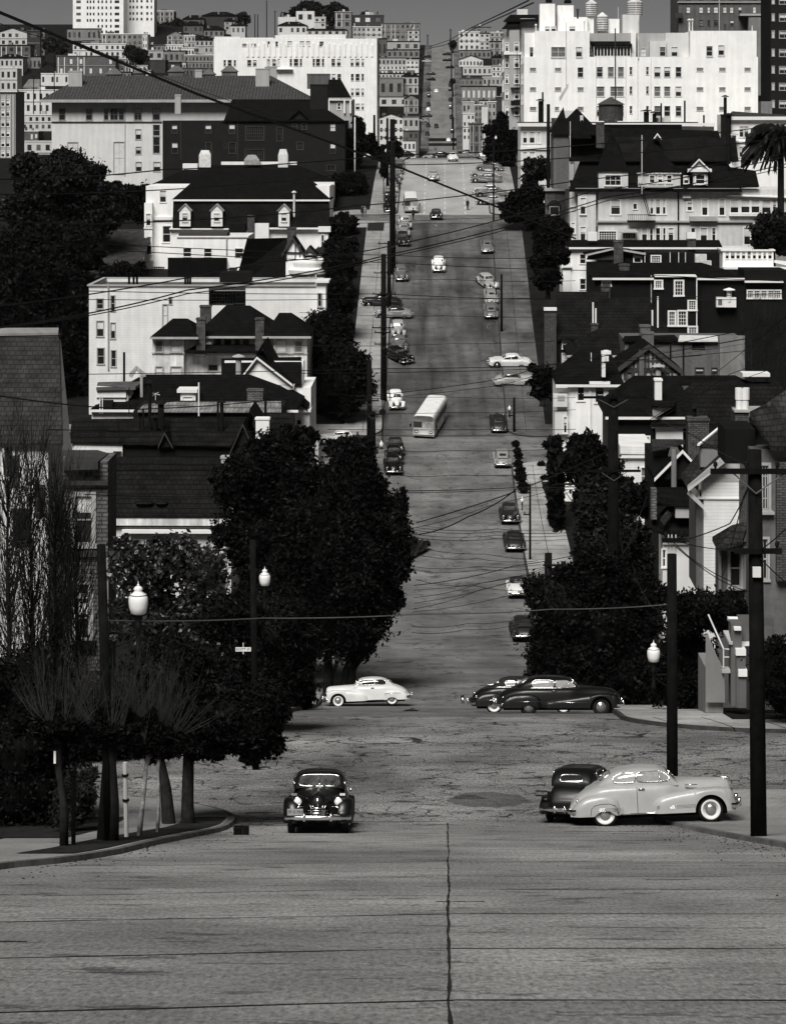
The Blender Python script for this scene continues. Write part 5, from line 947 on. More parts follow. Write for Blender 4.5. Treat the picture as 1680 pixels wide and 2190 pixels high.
b = B(9, 'twin_flue_house', 'brick stack carrying two tall white flues above pale sloping roofs', 212, 1352, 1442, 552, 1000, 3, 'chimbrick', 'house', wallname='brick_stack')
for x in (1380, 1417):
    a = b.L(x, 405, .8); e = b.L(x, 552, .8); b.part('flue', MB().tube([(a[0],.8,e[2]),(a[0],.8,(a[2]+e[2])/2)], .30, 12).tube([(a[0],.8,(a[2]+e[2])/2-.02),(a[0],.8,a[2])], .36, 12), 'trim')
b.box('cap', 1346, 548, 1448, 562, .2, 1.8, 'trim_grey'); b.done()
b = B(9, 'small_white_house', 'small flat roofed white clapboard house among the right hand trees', 206, 612, 820, 782, 1130, 8, 'w_siding', 'house')
b.w(748, 920, 806, 1030, 'c', .1); b.poly('roof', [(606,835,-.2),(818,838,-.2),(818,782,2),(614,780,2)], [(0,1,2,3)], 'r_grey'); b.box('parapet', 612, 838, 822, 855, .3, -.01); b.done()
b = B(9, 'stone_chimney_house', 'dark gabled house with a thick stone chimney and pointed cowl', 186, 825, 1060, 850, 1250, 8, 'w_black', 'house')
b.poly('roof', [(815,790,-.8),(1030,740,-.8),(1000,735,3),(815,735,3)], [(0,1,2,3)], 'r_slate', .3); b.gable(828, 1180, 985, 1010, 800, 6, 'r_dark', 'w_black', dd=-1, barge='trim'); b.chimney(1048, 600, 1182, 760, 3, 'chimbrick', 1.6); b.pipe(958, 800, 1030, .2, -1.5, 'w_grey', 'flue'); b.pipe(1090, 540, 600, .15, 4, 'metal_dark', 'chimney_pot', 1)
b.part('cowl', MB().slab([b.L(920,838,-1.5), b.L(935,785,-1.5), b.L(980,785,-1.5), b.L(1005,835,-1.5), b.L(978,838,-1.5), b.L(957,800,-1.5), b.L(938,838,-1.5)], [(0,1,5,6),(1,2,5),(2,3,4,5)], .1), 'w_grey'); b.done()
b = B(9, 'siding_house', 'tall pale clapboard house with bracketed eaves and stepped roof, right of the poles', 150, 1150, 1382, 1000, 1720, 3, 'w_siding', 'house')
b.poly('roof', [(1005,960,-.8),(1050,1040,-.8),(1300,800,-.8),(1300,640,3),(1270,640,3)], [(0,1,2,3,4)], 'r_slate', .2); b.poly('roof_slope', [(1108,770,-.5),(1265,772,-.5),(1315,690,1.5),(1310,640,3),(1265,640,3)], [(0,1,2,3,4)], 'r_slate', .15); b.poly('barge_board', [(1050,1060,-.95),(1300,860,-.95),(1300,815,-.95),(1045,1035,-.95)], [(0,1,2,3)], 'trim', .15); b.poly('gable_wall', [(1150,1000,-.02),(1382,1000,-.02),(1382,800,-.02),(1300,815,-.02)], [(0,1,2,3)], 'w_siding', .1); b.box('belt_course', 1150, 1114, 1376, 1122, .1, -.01); b.part('dormer', MB().box(b.u(1125), -.4, b.z(910), b.u(1240), 1.5, b.z(775)), 'w_grey'); b.poly('dormer_edge', [(1108,768,-.8),(1125,768,-.8),(1280,640,2.5),(1262,640,2.5)], [(0,1,2,3)], 'trim', .1)
b.poly('bracket', [(1045,1080,-.6),(1150,1180,-.6),(1150,1160,-.6),(1065,1070,-.6)], [(0,1,2,3)], 'trim', .1); b.box('drainpipe', 1376, 1000, 1384, 1700, .15, -.01, 'trim_dark'); b.w(1120, 1070, 1140, 1110, 'd', .1); b.box('side_face', 1108, 1130, 1150, 1720, -.6, 5, 'w_stucco'); b.done()
b = B(9, 'dormer_cottage', 'cottage with slate dormer and pale wall, left of the tall clapboard house', 172, 885, 1110, 1345, 1760, 3, 'w_cream', 'house')
b.poly('roof', [(780,1300,-.8),(915,1345,-.8),(1100,1345,-.8),(1105,1160,2),(960,1120,2)], [(0,1,2,3,4)], 'r_dark', .2); b.poly('dormer_roof', [(870,1250,-1.2),(895,1285,-1.2),(965,1200,0),(955,1145,.4)], [(0,1,2,3)], 'r_slate', .1); b.part('dormer', MB().box(b.u(960), -.9, b.z(1230), b.u(1095), 1, b.z(1160)), 'w_lgrey'); b.poly('upper_roof', [(945,1155,-1.1),(1100,1160,-1.1),(1025,1045,3),(840,1045,3),(810,1150,1)], [(0,1,2,3,4)], 'r_dark', .15); b.box('chimney', 805, 1045, 840, 1240, 1.0, -.01, 'w_stone'); b.box('belt_course', 885, 1398, 1110, 1412, .2, -.01); b.w(885, 1450, 905, 1560, 'd', .1); b.done()
b = B(9, 'grey_bay_house', 'grey wooden house front with tall sash window and bracketed shingle awning', 118, 1242, 1452, 1425, 1860, 1.2, 'w_mgrey', 'house', trim='trim_grey')
b.w(1320, 1452, 1388, 1685, 'd', .12, bars=1); b.poly('awning', [(1205,1365,-1.1),(1240,1430,-1.1),(1400,1385,-1.1),(1440,1260,.6),(1330,1290,.6)], [(0,1,2,3,4)], 'r_slate', .2); b.box('cornice', 1240, 1425, 1452, 1445, .35, -.01, 'w_grey'); b.box('sill', 1305, 1690, 1400, 1702, .3, -.01); b.box('pilaster', 1244, 1450, 1262, 1700, .15, -.01, 'w_grey'); b.box('pilaster', 1404, 1450, 1420, 1700, .15, -.01, 'w_grey'); b.done()
b = B(9, 'brick_corner_house', 'brick house cut by the right edge with slate roof above and a leaded window', 108, 1452, 1850, 800, 1900, 1.5, 'w_stucco', 'house', trim='trim_grey')
b.box('brick_front', 1612, 880, 1850, 1640, .4, -.01, 'w_brick'); b.w(1512, 905, 1566, 1190, 'l', .12); b.poly('roof', [(1444,560,-.6),(1585,780,-.6),(1850,790,-.6),(1850,300,2.5),(1680,425,2.5),(1560,500,1.5)], [(0,1,2,3,4,5)], 'r_slate', .2); b.box('belt_course', 1500, 1200, 1600, 1216, .3, -.01, 'trim_grey'); b.w(1530, 1380, 1560, 1640, 'd', .1); b.part('dark_block', MB().box(b.u(1305), 1, b.z(915), b.u(1500), 4, b.z(690)), 'w_shingle'); b.done()
# the entrance stairs at the right
b = B(12, 'entrance_stairs', 'pale stucco entrance stair walls with stepped piers and a handrail at the right', 104, 1245, 1340, 640, 812, 3, 'w_grey', 'stairs', wallname='stair_wall')
b.poly('sloping_wall', [(1245,812,-.3),(1350,812,-.3),(1345,640,-.3),(1330,632,-.3),(1255,450,-.3),(1246,450,-.3)], [(0,1,2,3,4,5)], 'w_lgrey', .1); m = MB()
m = MB().tube([b.L(1260,350,.5), b.L(1342,535,-.3), b.L(1372,538,-.3)], .035).tube([b.L(1342,535,-.3), b.L(1342,640,-.3)], .03).tube([b.L(1345,580,-.3), b.L(1372,580,-.3)], .025); b.part('handrail', m, 'metal_pale'); b.box('wall_coping', 1326, 636, 1372, 652, .5, .2, 'w_lgrey')
for x0, y0, x1, y1 in ((1375,385,1432,830),(1400,540,1448,830),(1408,655,1452,830)): b.box('pier', x0, y0, x1, y1, .5+(x0-1375)*.01, .4, 'w_mgrey')
b.poly('pier_coping', [(1362,360,.9),(1500,360,.9),(1500,372,.6),(1410,374,.6),(1438,420,-.7),(1400,420,-.7)], [(0,5,4,3),(0,3,2,1)], 'trim', .12); b.box('pier_cap', 1396, 515, 1450, 548, .85, .3, 'trim'); b.box('pier_cap', 1408, 622, 1455, 658, .95, .3, 'trim'); b.poly('porch_slab', [(1340,435,.4),(1385,435,.4),(1392,500,-.6),(1372,498,-.6)], [(0,3,2,1)], 'w_lgrey', .1); b.box('porch_wall', 1430, 380, 1620, 512, -.4, 1.2, 'w_mgrey'); b.box('porch_floor', 1430, 506, 1560, 514, .2, .6, 'trim')
b.box('side_wall', 1555, 420, 1605, 800, .2, .4, 'w_mgrey'); b.done()
# ---------------- cars of about 1938 to 1950 ----------------
def crv(tab, n=None):
    a = np.array(tab, float); a = a[np.argsort(a[:,0])]; xs, ys = a[:,0], a[:,1]
    dl = np.diff(ys)/np.diff(xs); m = np.zeros(len(xs)); m[1:-1] = np.where(dl[:-1]*dl[1:] > 0, 2*dl[:-1]*dl[1:]/(dl[:-1]+dl[1:]+1e-12), 0); m[0] = dl[0]; m[-1] = dl[-1]
    def f(x):
        x = min(max(x, xs[0]), xs[-1]); i = min(len(xs)-2, max(0, int(np.searchsorted(xs, x))-1)); hh = xs[i+1]-xs[i]; t = (x-xs[i])/hh
        return (2*t**3-3*t**2+1)*ys[i]+(t**3-2*t**2+t)*hh*m[i]+(-2*t**3+3*t**2)*ys[i+1]+(t**3-t**2)*hh*m[i+1]
    f.x0, f.x1 = xs[0], xs[-1]; return f
ST = {}
ST['forties'] = dict(  # fat fendered sedan around 1940
 xf=1.56, xr=-1.42, r=.37, nose=2.28, tail=-2.42, bot=.30, zc=1.12, cn=4.2,
 top=[(2.28,.62),(2.24,.9),(2.08,1.06),(1.5,1.13),(.75,1.19),(0,1.17),(-1.2,1.15),(-1.7,1.06),(-2.1,.86),(-2.35,.6),(-2.42,.42)],
 wid=[(2.28,.10),(2.22,.2),(1.9,.31),(1.4,.43),(.8,.66),(.4,.75),(0,.78),(-.8,.78),(-1.5,.72),(-2.1,.58),(-2.42,.4)], n=[(2.3,2.0),(1.0,2.4),(.5,4.5),(-1,4.5),(-2.4,2.6)],
 roof=[(.80,1.17),(.66,1.34),(.48,1.53),(.15,1.61),(-.4,1.64),(-.9,1.61),(-1.35,1.48),(-1.75,1.27),(-2.0,1.06)], cw=[(.85,.69),(.3,.72),(-.5,.73),(-1.2,.67),(-2.0,.5)],
 ff=[(2.3,.45),(2.26,.72),(2.1,.90),(1.7,.96),(1.3,.88),(.95,.68),(.6,.42)], rf=[(-.72,.36),(-.88,.64),(-1.12,.84),(-1.45,.89),(-1.95,.76),(-2.3,.5),(-2.4,.38)], yf=.70, wf=.235, yr=.73, wr=.2, skirt=0, board=1,
 sw=[((-.16,.62),(1.22,1.50)),((-1.1,-.24),(1.22,1.51))], hl=(2.14,.545,.86))
ST['thirties'] = dict(ST['forties'], roof=[(.80,1.15),(.7,1.34),(.55,1.5),(.3,1.58),(-.4,1.62),(-1.1,1.60),(-1.45,1.52),(-1.68,1.32),(-1.80,1.06)], cw=[(.92,.66),(.3,.71),(-.8,.71),(-1.5,.67),(-1.8,.6)],
 top=[(2.28,.62),(2.22,.86),(2.0,1.0),(1.5,1.06),(.85,1.14),(0,1.15),(-1.5,1.15),(-1.95,1.12),(-2.15,1.02),(-2.3,.7),(-2.36,.45)], tail=-2.36, wid=[(2.28,.10),(2.2,.2),(1.9,.30),(1.4,.42),(.9,.62),(.5,.72),(0,.74),(-.8,.74),(-1.5,.66),(-2.1,.58),(-2.36,.5)], n=[(2.3,2.0),(1.0,2.4),(.5,4.5),(-1,4.5),(-2.4,3.8)])
ST['coupe'] = dict(  # 1946 to 48 coupe with pontoon fenders and skirts
 xf=1.64, xr=-1.38, r=.365, nose=2.36, tail=-2.36, bot=.33, zc=1.12, cn=3.6,
 top=[(2.36,.5),(2.345,.84),(2.27,1.04),(2.1,1.12),(1.6,1.15),(.75,1.17),(0,1.165),(-1.0,1.16),(-1.45,1.13),(-1.8,1.02),(-2.1,.86),(-2.3,.66),(-2.36,.45)],
 wid=[(2.36,.20),(2.3,.33),(2.0,.42),(1.3,.53),(.8,.66),(.35,.80),(-.6,.83),(-1.4,.79),(-2.0,.66),(-2.36,.5)], n=[(2.4,2.4),(1.0,3.2),(.4,5),(-1,5),(-2.5,2.8)],
 roof=[(.76,1.15),(.60,1.31),(.42,1.48),(.15,1.555),(-.3,1.58),(-.7,1.555),(-1.0,1.475),(-1.28,1.33),(-1.52,1.12)], cw=[(.8,.67),(.3,.72),(-.6,.72),(-1.1,.65),(-1.52,.48)],
 ff=[(2.36,.42),(2.35,.74),(2.2,.93),(1.85,.98),(1.3,.955),(.7,.89),(.2,.77),(-.02,.62),(-.08,.35)], rf=[(-.90,.35),(-.92,.62),(-1.05,.82),(-1.38,.92),(-1.8,.88),(-2.15,.70),(-2.32,.5),(-2.36,.36)], yf=.72, wf=.235, yr=.74, wr=.215, skirt=1, board=0,
 sw=[((-.41,.50),(1.21,1.475)),((-1.08,-.47),(1.21,1.46))], hl=(2.26,.66,.80))
ST['sedan'] = dict(ST['coupe'], roof=[(.76,1.11),(.60,1.27),(.40,1.44),(.05,1.52),(-.5,1.55),(-.95,1.53),(-1.3,1.45),(-1.6,1.3),(-1.86,1.06)], cw=[(.8,.66),(.3,.70),(-.8,.71),(-1.5,.62),(-1.86,.48)],
 ff=[(2.44,.42),(2.42,.68),(2.28,.86),(1.85,.92),(1.2,.86),(.4,.75),(-.3,.65),(-.72,.54),(-.84,.38)], nose=2.44, sw=[((-.25,.56),(1.15,1.43)),((-1.22,-.31),(1.15,1.44))],
 top=[(2.44,.45),(2.42,.74),(2.28,.94),(1.86,1.06),(.9,1.12),(.7,1.125),(0,1.125),(-1.4,1.12),(-1.85,1.08),(-2.2,.98),(-2.5,.8),(-2.64,.58),(-2.66,.42)], wid=[(2.44,.22),(2.36,.35),(2.0,.44),(1.3,.55),(.8,.68),(.35,.80),(-.6,.83),(-1.4,.79),(-2.1,.66),(-2.66,.48)], tail=-2.66,
 rf=[(-.80,.35),(-.83,.62),(-1.0,.80),(-1.38,.90),(-1.9,.88),(-2.3,.74),(-2.55,.52),(-2.62,.36)])
ST['ragtop'] = dict(ST['coupe'], roof=[(.74,1.15),(.60,1.3),(.42,1.44),(.1,1.51),(-.5,1.52),(-.95,1.45),(-1.25,1.24),(-1.4,1.1)], sw=[((-.38,.50),(1.2,1.43)),((-.9,-.45),(1.2,1.4))], softtop=1)
ST['slab'] = dict(  # slab sided car of 1949 and 50
 xf=1.5, xr=-1.4, r=.36, nose=2.45, tail=-2.65, bot=.28,
 top=[(2.45,.5),(2.4,.86),(2.0,.98),(1.2,1.03),(.8,1.05),(0,1.05),(-1.3,1.05),(-1.9,.98),(-2.4,.84),(-2.65,.5)],
 wid=[(2.45,.78),(2.3,.88),(1.6,.92),(0,.94),(-1.6,.92),(-2.3,.86),(-2.65,.74)], n=[(2.4,3.2),(-2.5,3.2)],
 roof=[(.95,1.04),(.6,1.32),(.35,1.46),(0,1.52),(-.6,1.53),(-1.05,1.42),(-1.4,1.22),(-1.65,1.04)], cw=[(.95,.74),(.3,.74),(-.7,.74),(-1.3,.66),(-1.65,.56)],
 ff=None, rf=None, yf=.74, wf=.2, yr=.74, wr=.2, skirt=1, board=0, sw=[((-.1,.70),(1.10,1.41)),((-1.0,-.2),(1.10,1.42))], hl=(2.40,.70,.74))
MESH = {}
def sect(w, zb, zt, n, y0=0, k=9, half=False):
    """points of a cross section from the outer bottom over the top"""
    zm = zb+(zt-zb)*(.45 if not half else .35); P_ = [(y0+w, zb), (y0+w, (zb+zm)/2)]
    for i in range(k+1):
        t = math.pi/2*i/k; P_.append((y0+w*math.cos(t)**(2/n), zm+(zt-zm)*math.sin(t)**(2/n)))
    Q = [(2*y0-y, z) for y, z in reversed(P_[:-1])]
    return P_+Q
def arch(p, x, skirt_r=False):
    z = p['bot']
    for xc_, sk in ((p['xf'], 0), (p['xr'], p['skirt'])):
        R = p['r']+.085; zc = p['r']-.01
        if sk: R = p['r']+.03; zc -= .27
        if abs(x-xc_) < R: z = max(z, zc+math.sqrt(R*R-(x-xc_)**2))
    return z
def stations(p, a, b, st=.08):
    xs = list(np.arange(a, b, st))+[b]
    for c_ in (p['xf'], p['xr']):
        for q in (.30,.36,.40,.43,.445,.452): 
            for s_ in (-1, 1):
                if a < c_+s_*q < b: xs.append(c_+s_*q)
    return sorted(set(np.round(xs, 4)))
def carbody(st):
    p = ST[st]; m = MB(); top, wid, nn = crv(p['top']), crv(p['wid']), crv(p['n']); g = []
    for x in stations(p, p['tail'], p['nose']):
        zb = max(p['bot'], arch(p, x)) if p['ff'] is None else p['bot']+.02; zt = max(top(x), zb+.03)
        g.append([(x, y, z) for y, z in sect(wid(x), zb, zt, max(2, nn(x)))])
    m.grid(g); n_ = len(g[0]); m.f.append(tuple(range(n_))); m.m.append(0); o = len(m.v)-n_; m.f.append(tuple(o+i for i in reversed(range(n_)))); m.m.append(0)
    for tab, y0, w, sg in (((p['ff'], p['yf'], p['wf'], 1), (p['ff'], p['yf'], p['wf'], -1), (p['rf'], p['yr'], p['wr'], 1), (p['rf'], p['yr'], p['wr'], -1)) if p['ff'] else ()):
        f = crv(tab); g = []
        for x in stations(p, f.x0, f.x1, .06):
            e = min(1, (x-f.x0)/.35, (f.x1-x)/.28); ee = .45+.55*math.sin(max(0, e)*math.pi/2); zb = max(p['bot'], arch(p, x)); zt = max(f(x), zb+.01)
            g.append([(x, y*sg, z) for y, z in sect(w*ee, zb, zt, 2.5, y0-(1-ee)*w*.4)])
        if sg < 0: g = [list(reversed(r)) for r in g]
        m.grid(g); n_ = len(g[0])
        for base, rev in ((len(m.v)-n_*len(g), 0), (len(m.v)-n_, 1)):
            q = [base+i for i in range(n_)]; m.f.append(tuple(reversed(q)) if rev else tuple(q)); m.m.append(0)
    if p['board']: m.box(p['xr']+.45, -.86, .30, p['xf']-.45, -.5, .36); m.box(p['xr']+.45, .5, .30, p['xf']-.45, .86, .36)
    return m
def cabfn(st):
    p = ST[st]; roof, cw, top = crv(p['roof']), crv(p['cw']), crv(p['top']); n = p.get('cn', 3.4)
    def zb(x): return min(p.get('zc', 1.04), top(x)-.02)
    def side(x, z):
        b = zb(x); T = roof(x); q = max(0, min(.999, (z-b)/max(.02, T-b))); return cw(x)*(1-q**n)**(1/n)
    def front(y, z, sg=1):
        """x on the windscreen (sg 1) or rear (sg -1) surface at y, z"""
        a, b = (roof.x1, (roof.x0+roof.x1)/2+.3) if sg > 0 else (roof.x0, (roof.x0+roof.x1)/2-.2)
        for _ in range(26):
            c_ = (a+b)/2
            if z < zb(c_)+.002: c2 = True
            else: c2 = abs(y) < side(c_, z) and z < roof(c_)
            if c2: b = c_
            else: a = c_
        return (a+b)/2
    return roof, cw, zb, side, front
def cabin(st):
    roof, cw, zb, side, front = cabfn(st); m = MB(); g = []
    xs = sorted(set(np.round(list(np.linspace(roof.x0, roof.x1, 34))+[roof.x0+.02, roof.x1-.02], 4)))
    for x in xs:
        b = zb(x)-.06; T = max(roof(x), b+.05); r = []; n = ST[st].get('cn', 3.4); w = cw(x)
        for i in range(21):
            t = math.pi*i/20; cs, sn = math.cos(t), math.sin(t); r.append((x, w*math.copysign(abs(cs)**(2/n), cs), b+(T-b)*abs(sn)**(2/n)))
        g.append(r)
    m.grid(g); return m
def panel(st, kind, a=None, off=.012):
    """window glass laid on the cabin skin; returns (pane mesh, surround mesh)"""
    roof, cw, zb, side, front = cabfn(st); m = MB(); fr = MB(); nx, nz = 12, 8
    def sq(u, v, e=4.5): 
        k = (abs(u)**e+abs(v)**e)**(1/e); mx = max(abs(u), abs(v)); return (u*mx/k, v*mx/k) if k > 1e-6 else (0, 0)
    def pt(u, v, o):
        u, v = sq(u, v)
        if kind == 'side':
            (x0, x1), (z0, z1), sg = a; x = (x0+x1)/2+u*(x1-x0)/2; zt = min(z1, roof(x)-.075); z = (z0+zt)/2+v*(zt-z0)/2
            return (x, sg*(side(x, z)+o), z)
        sg = 1 if kind == 'front' else -1; z0, z1, w = a; z = (z0+z1)/2+v*(z1-z0)/2; ww_ = w*(1-.10*(v+1)/2); y = u*ww_
        return (front(y, z, sg)+sg*o, y, z+o*.6)
    g = [[pt(-1+2*i/nx, -1+2*j/nz, off) for j in range(nz+1)] for i in range(nx+1)]; m.grid(g)
    ring = [(-1+2*i/nx, -1) for i in range(nx)]+[(1, -1+2*j/nz) for j in range(nz)]+[(1-2*i/nx, 1) for i in range(nx)]+[(-1, 1-2*j/nz) for j in range(nz)]
    pts = [pt(u*1.02, v*1.03, off) for u, v in ring]; fr.tube(pts+[pts[0], pts[1]], .014, 5, cap=False)
    return m, fr
def wheel(p, white):
    r = p['r']; t = MB(); t.lathe([(r*.6,-.08),(r*.85,-.095),(r*.97,-.07),(r,-.03),(r,.03),(r*.97,.07),(r*.85,.095),(r*.6,.08)], 0, 0, 0, 28, axis='y')
    w = MB(); w.lathe([(r*.58,.075),(r*.60,.090),(r*.76,.099),(r*.78,.090)], 0, 0, 0, 28, axis='y'); hb = MB(); hb.lathe([(r*.60,.07),(r*.52,.082),(r*.46,.085),(r*.42,.115),(r*.25,.145),(.01,.155)], 0, 0, 0, 24, axis='y')
    return t, w, hb
def msh(key, fn, mat, smooth=True):
    if key not in MESH:
        mb = fn(); me = bpy.data.meshes.new(key.split('|')[0]); me.from_pydata(mb.v, [], mb.f); me.materials.append(MT(mat)); me.polygons.foreach_set('use_smooth', [smooth]*len(me.polygons)); me.update(); MESH[key] = me
    return MESH[key]
def sub(name, key, fn, mat, par, smooth=True, loc=None, rot=None):
    o = bpy.data.objects.new(name, msh(name+'|'+key+'|'+mat, fn, mat, smooth)); C.objects.link(o); o.parent = par
    if loc: o.location = loc
    if rot: o.rotation_euler = rot
    return o
def car(st, paint, label, pos, ang, group=None, detail=2, white=False, name=None, top=None, tilt=True, blindside=False, plate=None, pale=False):
    """ang: direction the nose points, 0 = to the right, 90 = away from us"""
    p = ST[st]; nm = name or {'forties':'old_sedan','coupe':'coupe','sedan':'sedan','ragtop':'convertible','slab':'sedan','thirties':'old_sedan'}[st]
    r = thing(nm, label, 'car', pos, 0, group); d = pos[1]
    sl = (-h(d+1.5)+h(d-1.5))/3.0 if tilt is True else tilt
    u = Vector((0, 1, sl)).normalized(); nrm = Vector((1,0,0)).cross(u).normalized(); a = math.radians(ang); fw = Vector((1,0,0))*math.cos(a)+u*math.sin(a); lf = nrm.cross(fw)
    r.rotation_euler = Matrix((fw, lf, nrm)).transposed().to_euler(); k = st+str(detail)
    cb = sub('body', st, lambda: carbody(st), 'p_'+paint, r)
    rf = sub('roof', st, lambda: cabin(st), top or ('cloth' if p.get('softtop') else 'p_'+paint), r)
    glass = 'glass_pale' if pale else 'glass'
    if detail >= 1:
        zt = 1.38
        for kd, a_ in (('front', (1.21 if st != 'slab' else 1.12, 1.50 if st in ('forties','thirties') else 1.42 if st != 'coupe' else 1.45, .585 if st in ('forties','thirties') else .57)), ('rear', (1.22 if st != 'slab' else 1.14, 1.42 if st != 'ragtop' else 1.36, .36))):
            w_ = sub('windscreen' if kd == 'front' else 'rear_window', st, lambda: panel(st, kd, a_)[0], 'glass_ws' if kd == 'front' else glass, r)
            if detail >= 1: sub('window_surround', st+kd, lambda: panel(st, kd, a_)[1], 'chrome' if detail > 1 else 'p_'+paint, w_)
            if kd == 'front':
                _, _, _, _, fr_ = cabfn(st); q0, q1 = fr_(0, 1.21), fr_(0, zt+.04); sub('centre_bar', st, lambda: MB().tube([(q0+.02, 0, 1.215), ((q0+fr_(0, 1.3)+fr_(0, 1.3))/3+.02 if 0 else fr_(0, 1.3)+.03, 0, 1.3), (q1+.02, 0, zt+.05)], .018, 5), 'chrome' if detail > 1 else 'p_'+paint, w_)
        for i, (xx, zz) in enumerate(p['sw']):
            for sg in (1, -1):
                w_ = sub('side_window', st+str(i)+str(sg), lambda: panel(st, 'side', (xx, zz, sg))[0], glass, r)
                if detail > 1: sub('window_surround', st+str(i)+str(sg), lambda: panel(st, 'side', (xx, zz, sg))[1], 'chrome', w_); 
                if detail > 1 and i == 0: 
                    _, _, _, sd2, _ = cabfn(st); X_ = xx[1]-.24; sub('quarter_post', st+str(sg), lambda: MB().tube([(X_, sg*(sd2(X_, 1.16)+.016), 1.16), (X_-.02, sg*(sd2(X_, 1.3)+.016), 1.3), (X_-.04, sg*(sd2(X_, 1.43)+.016), 1.43)], .012, 4), 'chrome', w_)
        for x, f in ((p['xf'], 1), (p['xr'], 0)):
            for sg in (1, -1):
                w_ = sub('wheel', st, lambda: wheel(p, 0)[0], 'tyre', r, loc=(x, sg*.73, p['r']), rot=(0, 0, 0 if sg > 0 else math.pi))
                sub('hubcap', st, lambda: wheel(p, 0)[2], 'hub', w_)
                if white: sub('whitewall', st, lambda: wheel(p, 0)[1], 'whitewall', w_)
        sub('underside', st, lambda: MB().box(p['tail']+.25, -.6, .2, p['nose']-.25, .6, .42).box(p['xf']-.5, -.55, .2, p['xf']+.5, .55, .8).box(p['xr']-.5, -.55, .2, p['xr']+.5, .55, .8), 'under', r, smooth=False)
        for nm_, x, z, s_ in (('front_bumper', p['nose']+.15, .46, 1), ('rear_bumper', p['tail']-.10, .46, -1)):
            w2 = .90 if st != 'slab' else .95
            pts = [(x-s_*(.30), w2, z), (x-s_*.14, w2-.03, z), (x-s_*.02, .6, z), (x, 0, z), (x-s_*.02, -.6, z), (x-s_*.14, -(w2-.03), z), (x-s_*.30, -w2, z)]
            def bmp(pts=pts, s_=s_):
                m = MB(); g = []
                for q in pts: g.append([(q[0]-s_*.02, q[1], q[2]-.075), (q[0]+s_*.02, q[1], q[2]-.03), (q[0]+s_*.025, q[1], q[2]+.02), (q[0]-s_*.02, q[1], q[2]+.075), (q[0]-s_*.04, q[1], q[2]+.06), (q[0]-s_*.04, q[1], q[2]-.06)])
                m.grid(g, True)
                for yy in (.36, -.36): m.box(x-.03, yy-.035, z-.1, x+s_*.06, yy+.035, z+.14)
                return m
            sub(nm_, st, bmp, 'chrome', r)
        X, Y_, Z_ = p['hl']
        for sg in (1, -1):
            hl = sub('headlamp', st+str(sg), lambda: MB().lathe([(.02,-.22),(.09,-.16),(.115,-.04),(.115,0)], 0, 0, 0, 16, axis='y'), 'p_'+paint, r, loc=(X, sg*Y_, Z_), rot=(0, 0, -math.pi/2))
            sub('lamp_ring', st, lambda: MB().lathe([(.118,-.02),(.122,.0),(.105,.02),(.095,.005)], 0, 0, 0, 18, axis='y'), 'chrome', hl); sub('lens', st, lambda: MB().lathe([(.1,.0),(.08,.025),(.01,.035)], 0, 0, 0, 16, axis='y'), 'lamp_glass', hl)
            sub('tail_lamp', st+str(sg), lambda: MB().lathe([(.01,-.05),(.05,-.03),(.055,.02),(.01,.04)], 0, 0, 0, 10, axis='y'), 'tail' if detail < 2 else 'chrome', r, loc=(p['tail']+.22, sg*.70, .74), rot=(0, 0, math.pi/2))
        def grl():
            m = MB(); wd = crv(p['wid'])
            for i in range(5 if st != 'forties' else 4):
                z = .50+.065*i; x = p['nose']; W_ = (.5-.05*i) if st != 'forties' else .42-.05*i
                m.tube([(x-.22, W_, z), (x-.02, W_*.6, z), (x+.03, 0, z), (x-.02, -W_*.6, z), (x-.22, -W_, z)], .016, 5)
            return m
        sub('grille', st, grl, 'chrome', r); sub('licence_plate', 'x', lambda: MB().box(-.005, -.16, -.08, .005, .16, .08), 'plate', r, loc=(p['tail']-.13, 0, .62), smooth=False)
    return r
def side_y(st, x, z): return cabfn(st)[3](x, z)
def gcar(v, x, y, st, paint, label, ang, detail=1, near=None, s_off=0, **k):
    """car whose nearest tyre touches the ground on row y; x its middle column"""
    X, Y = c(v, x, y); d = dg(Y); a = math.radians(ang); nr = near if near is not None else abs(math.sin(a))*1.5+abs(math.cos(a))*.8
    D_ = d+nr; px = (X-840)/F*D_; return car(st, paint, label, (px, D_, -h(D_)+.01), ang, detail=detail, **k)
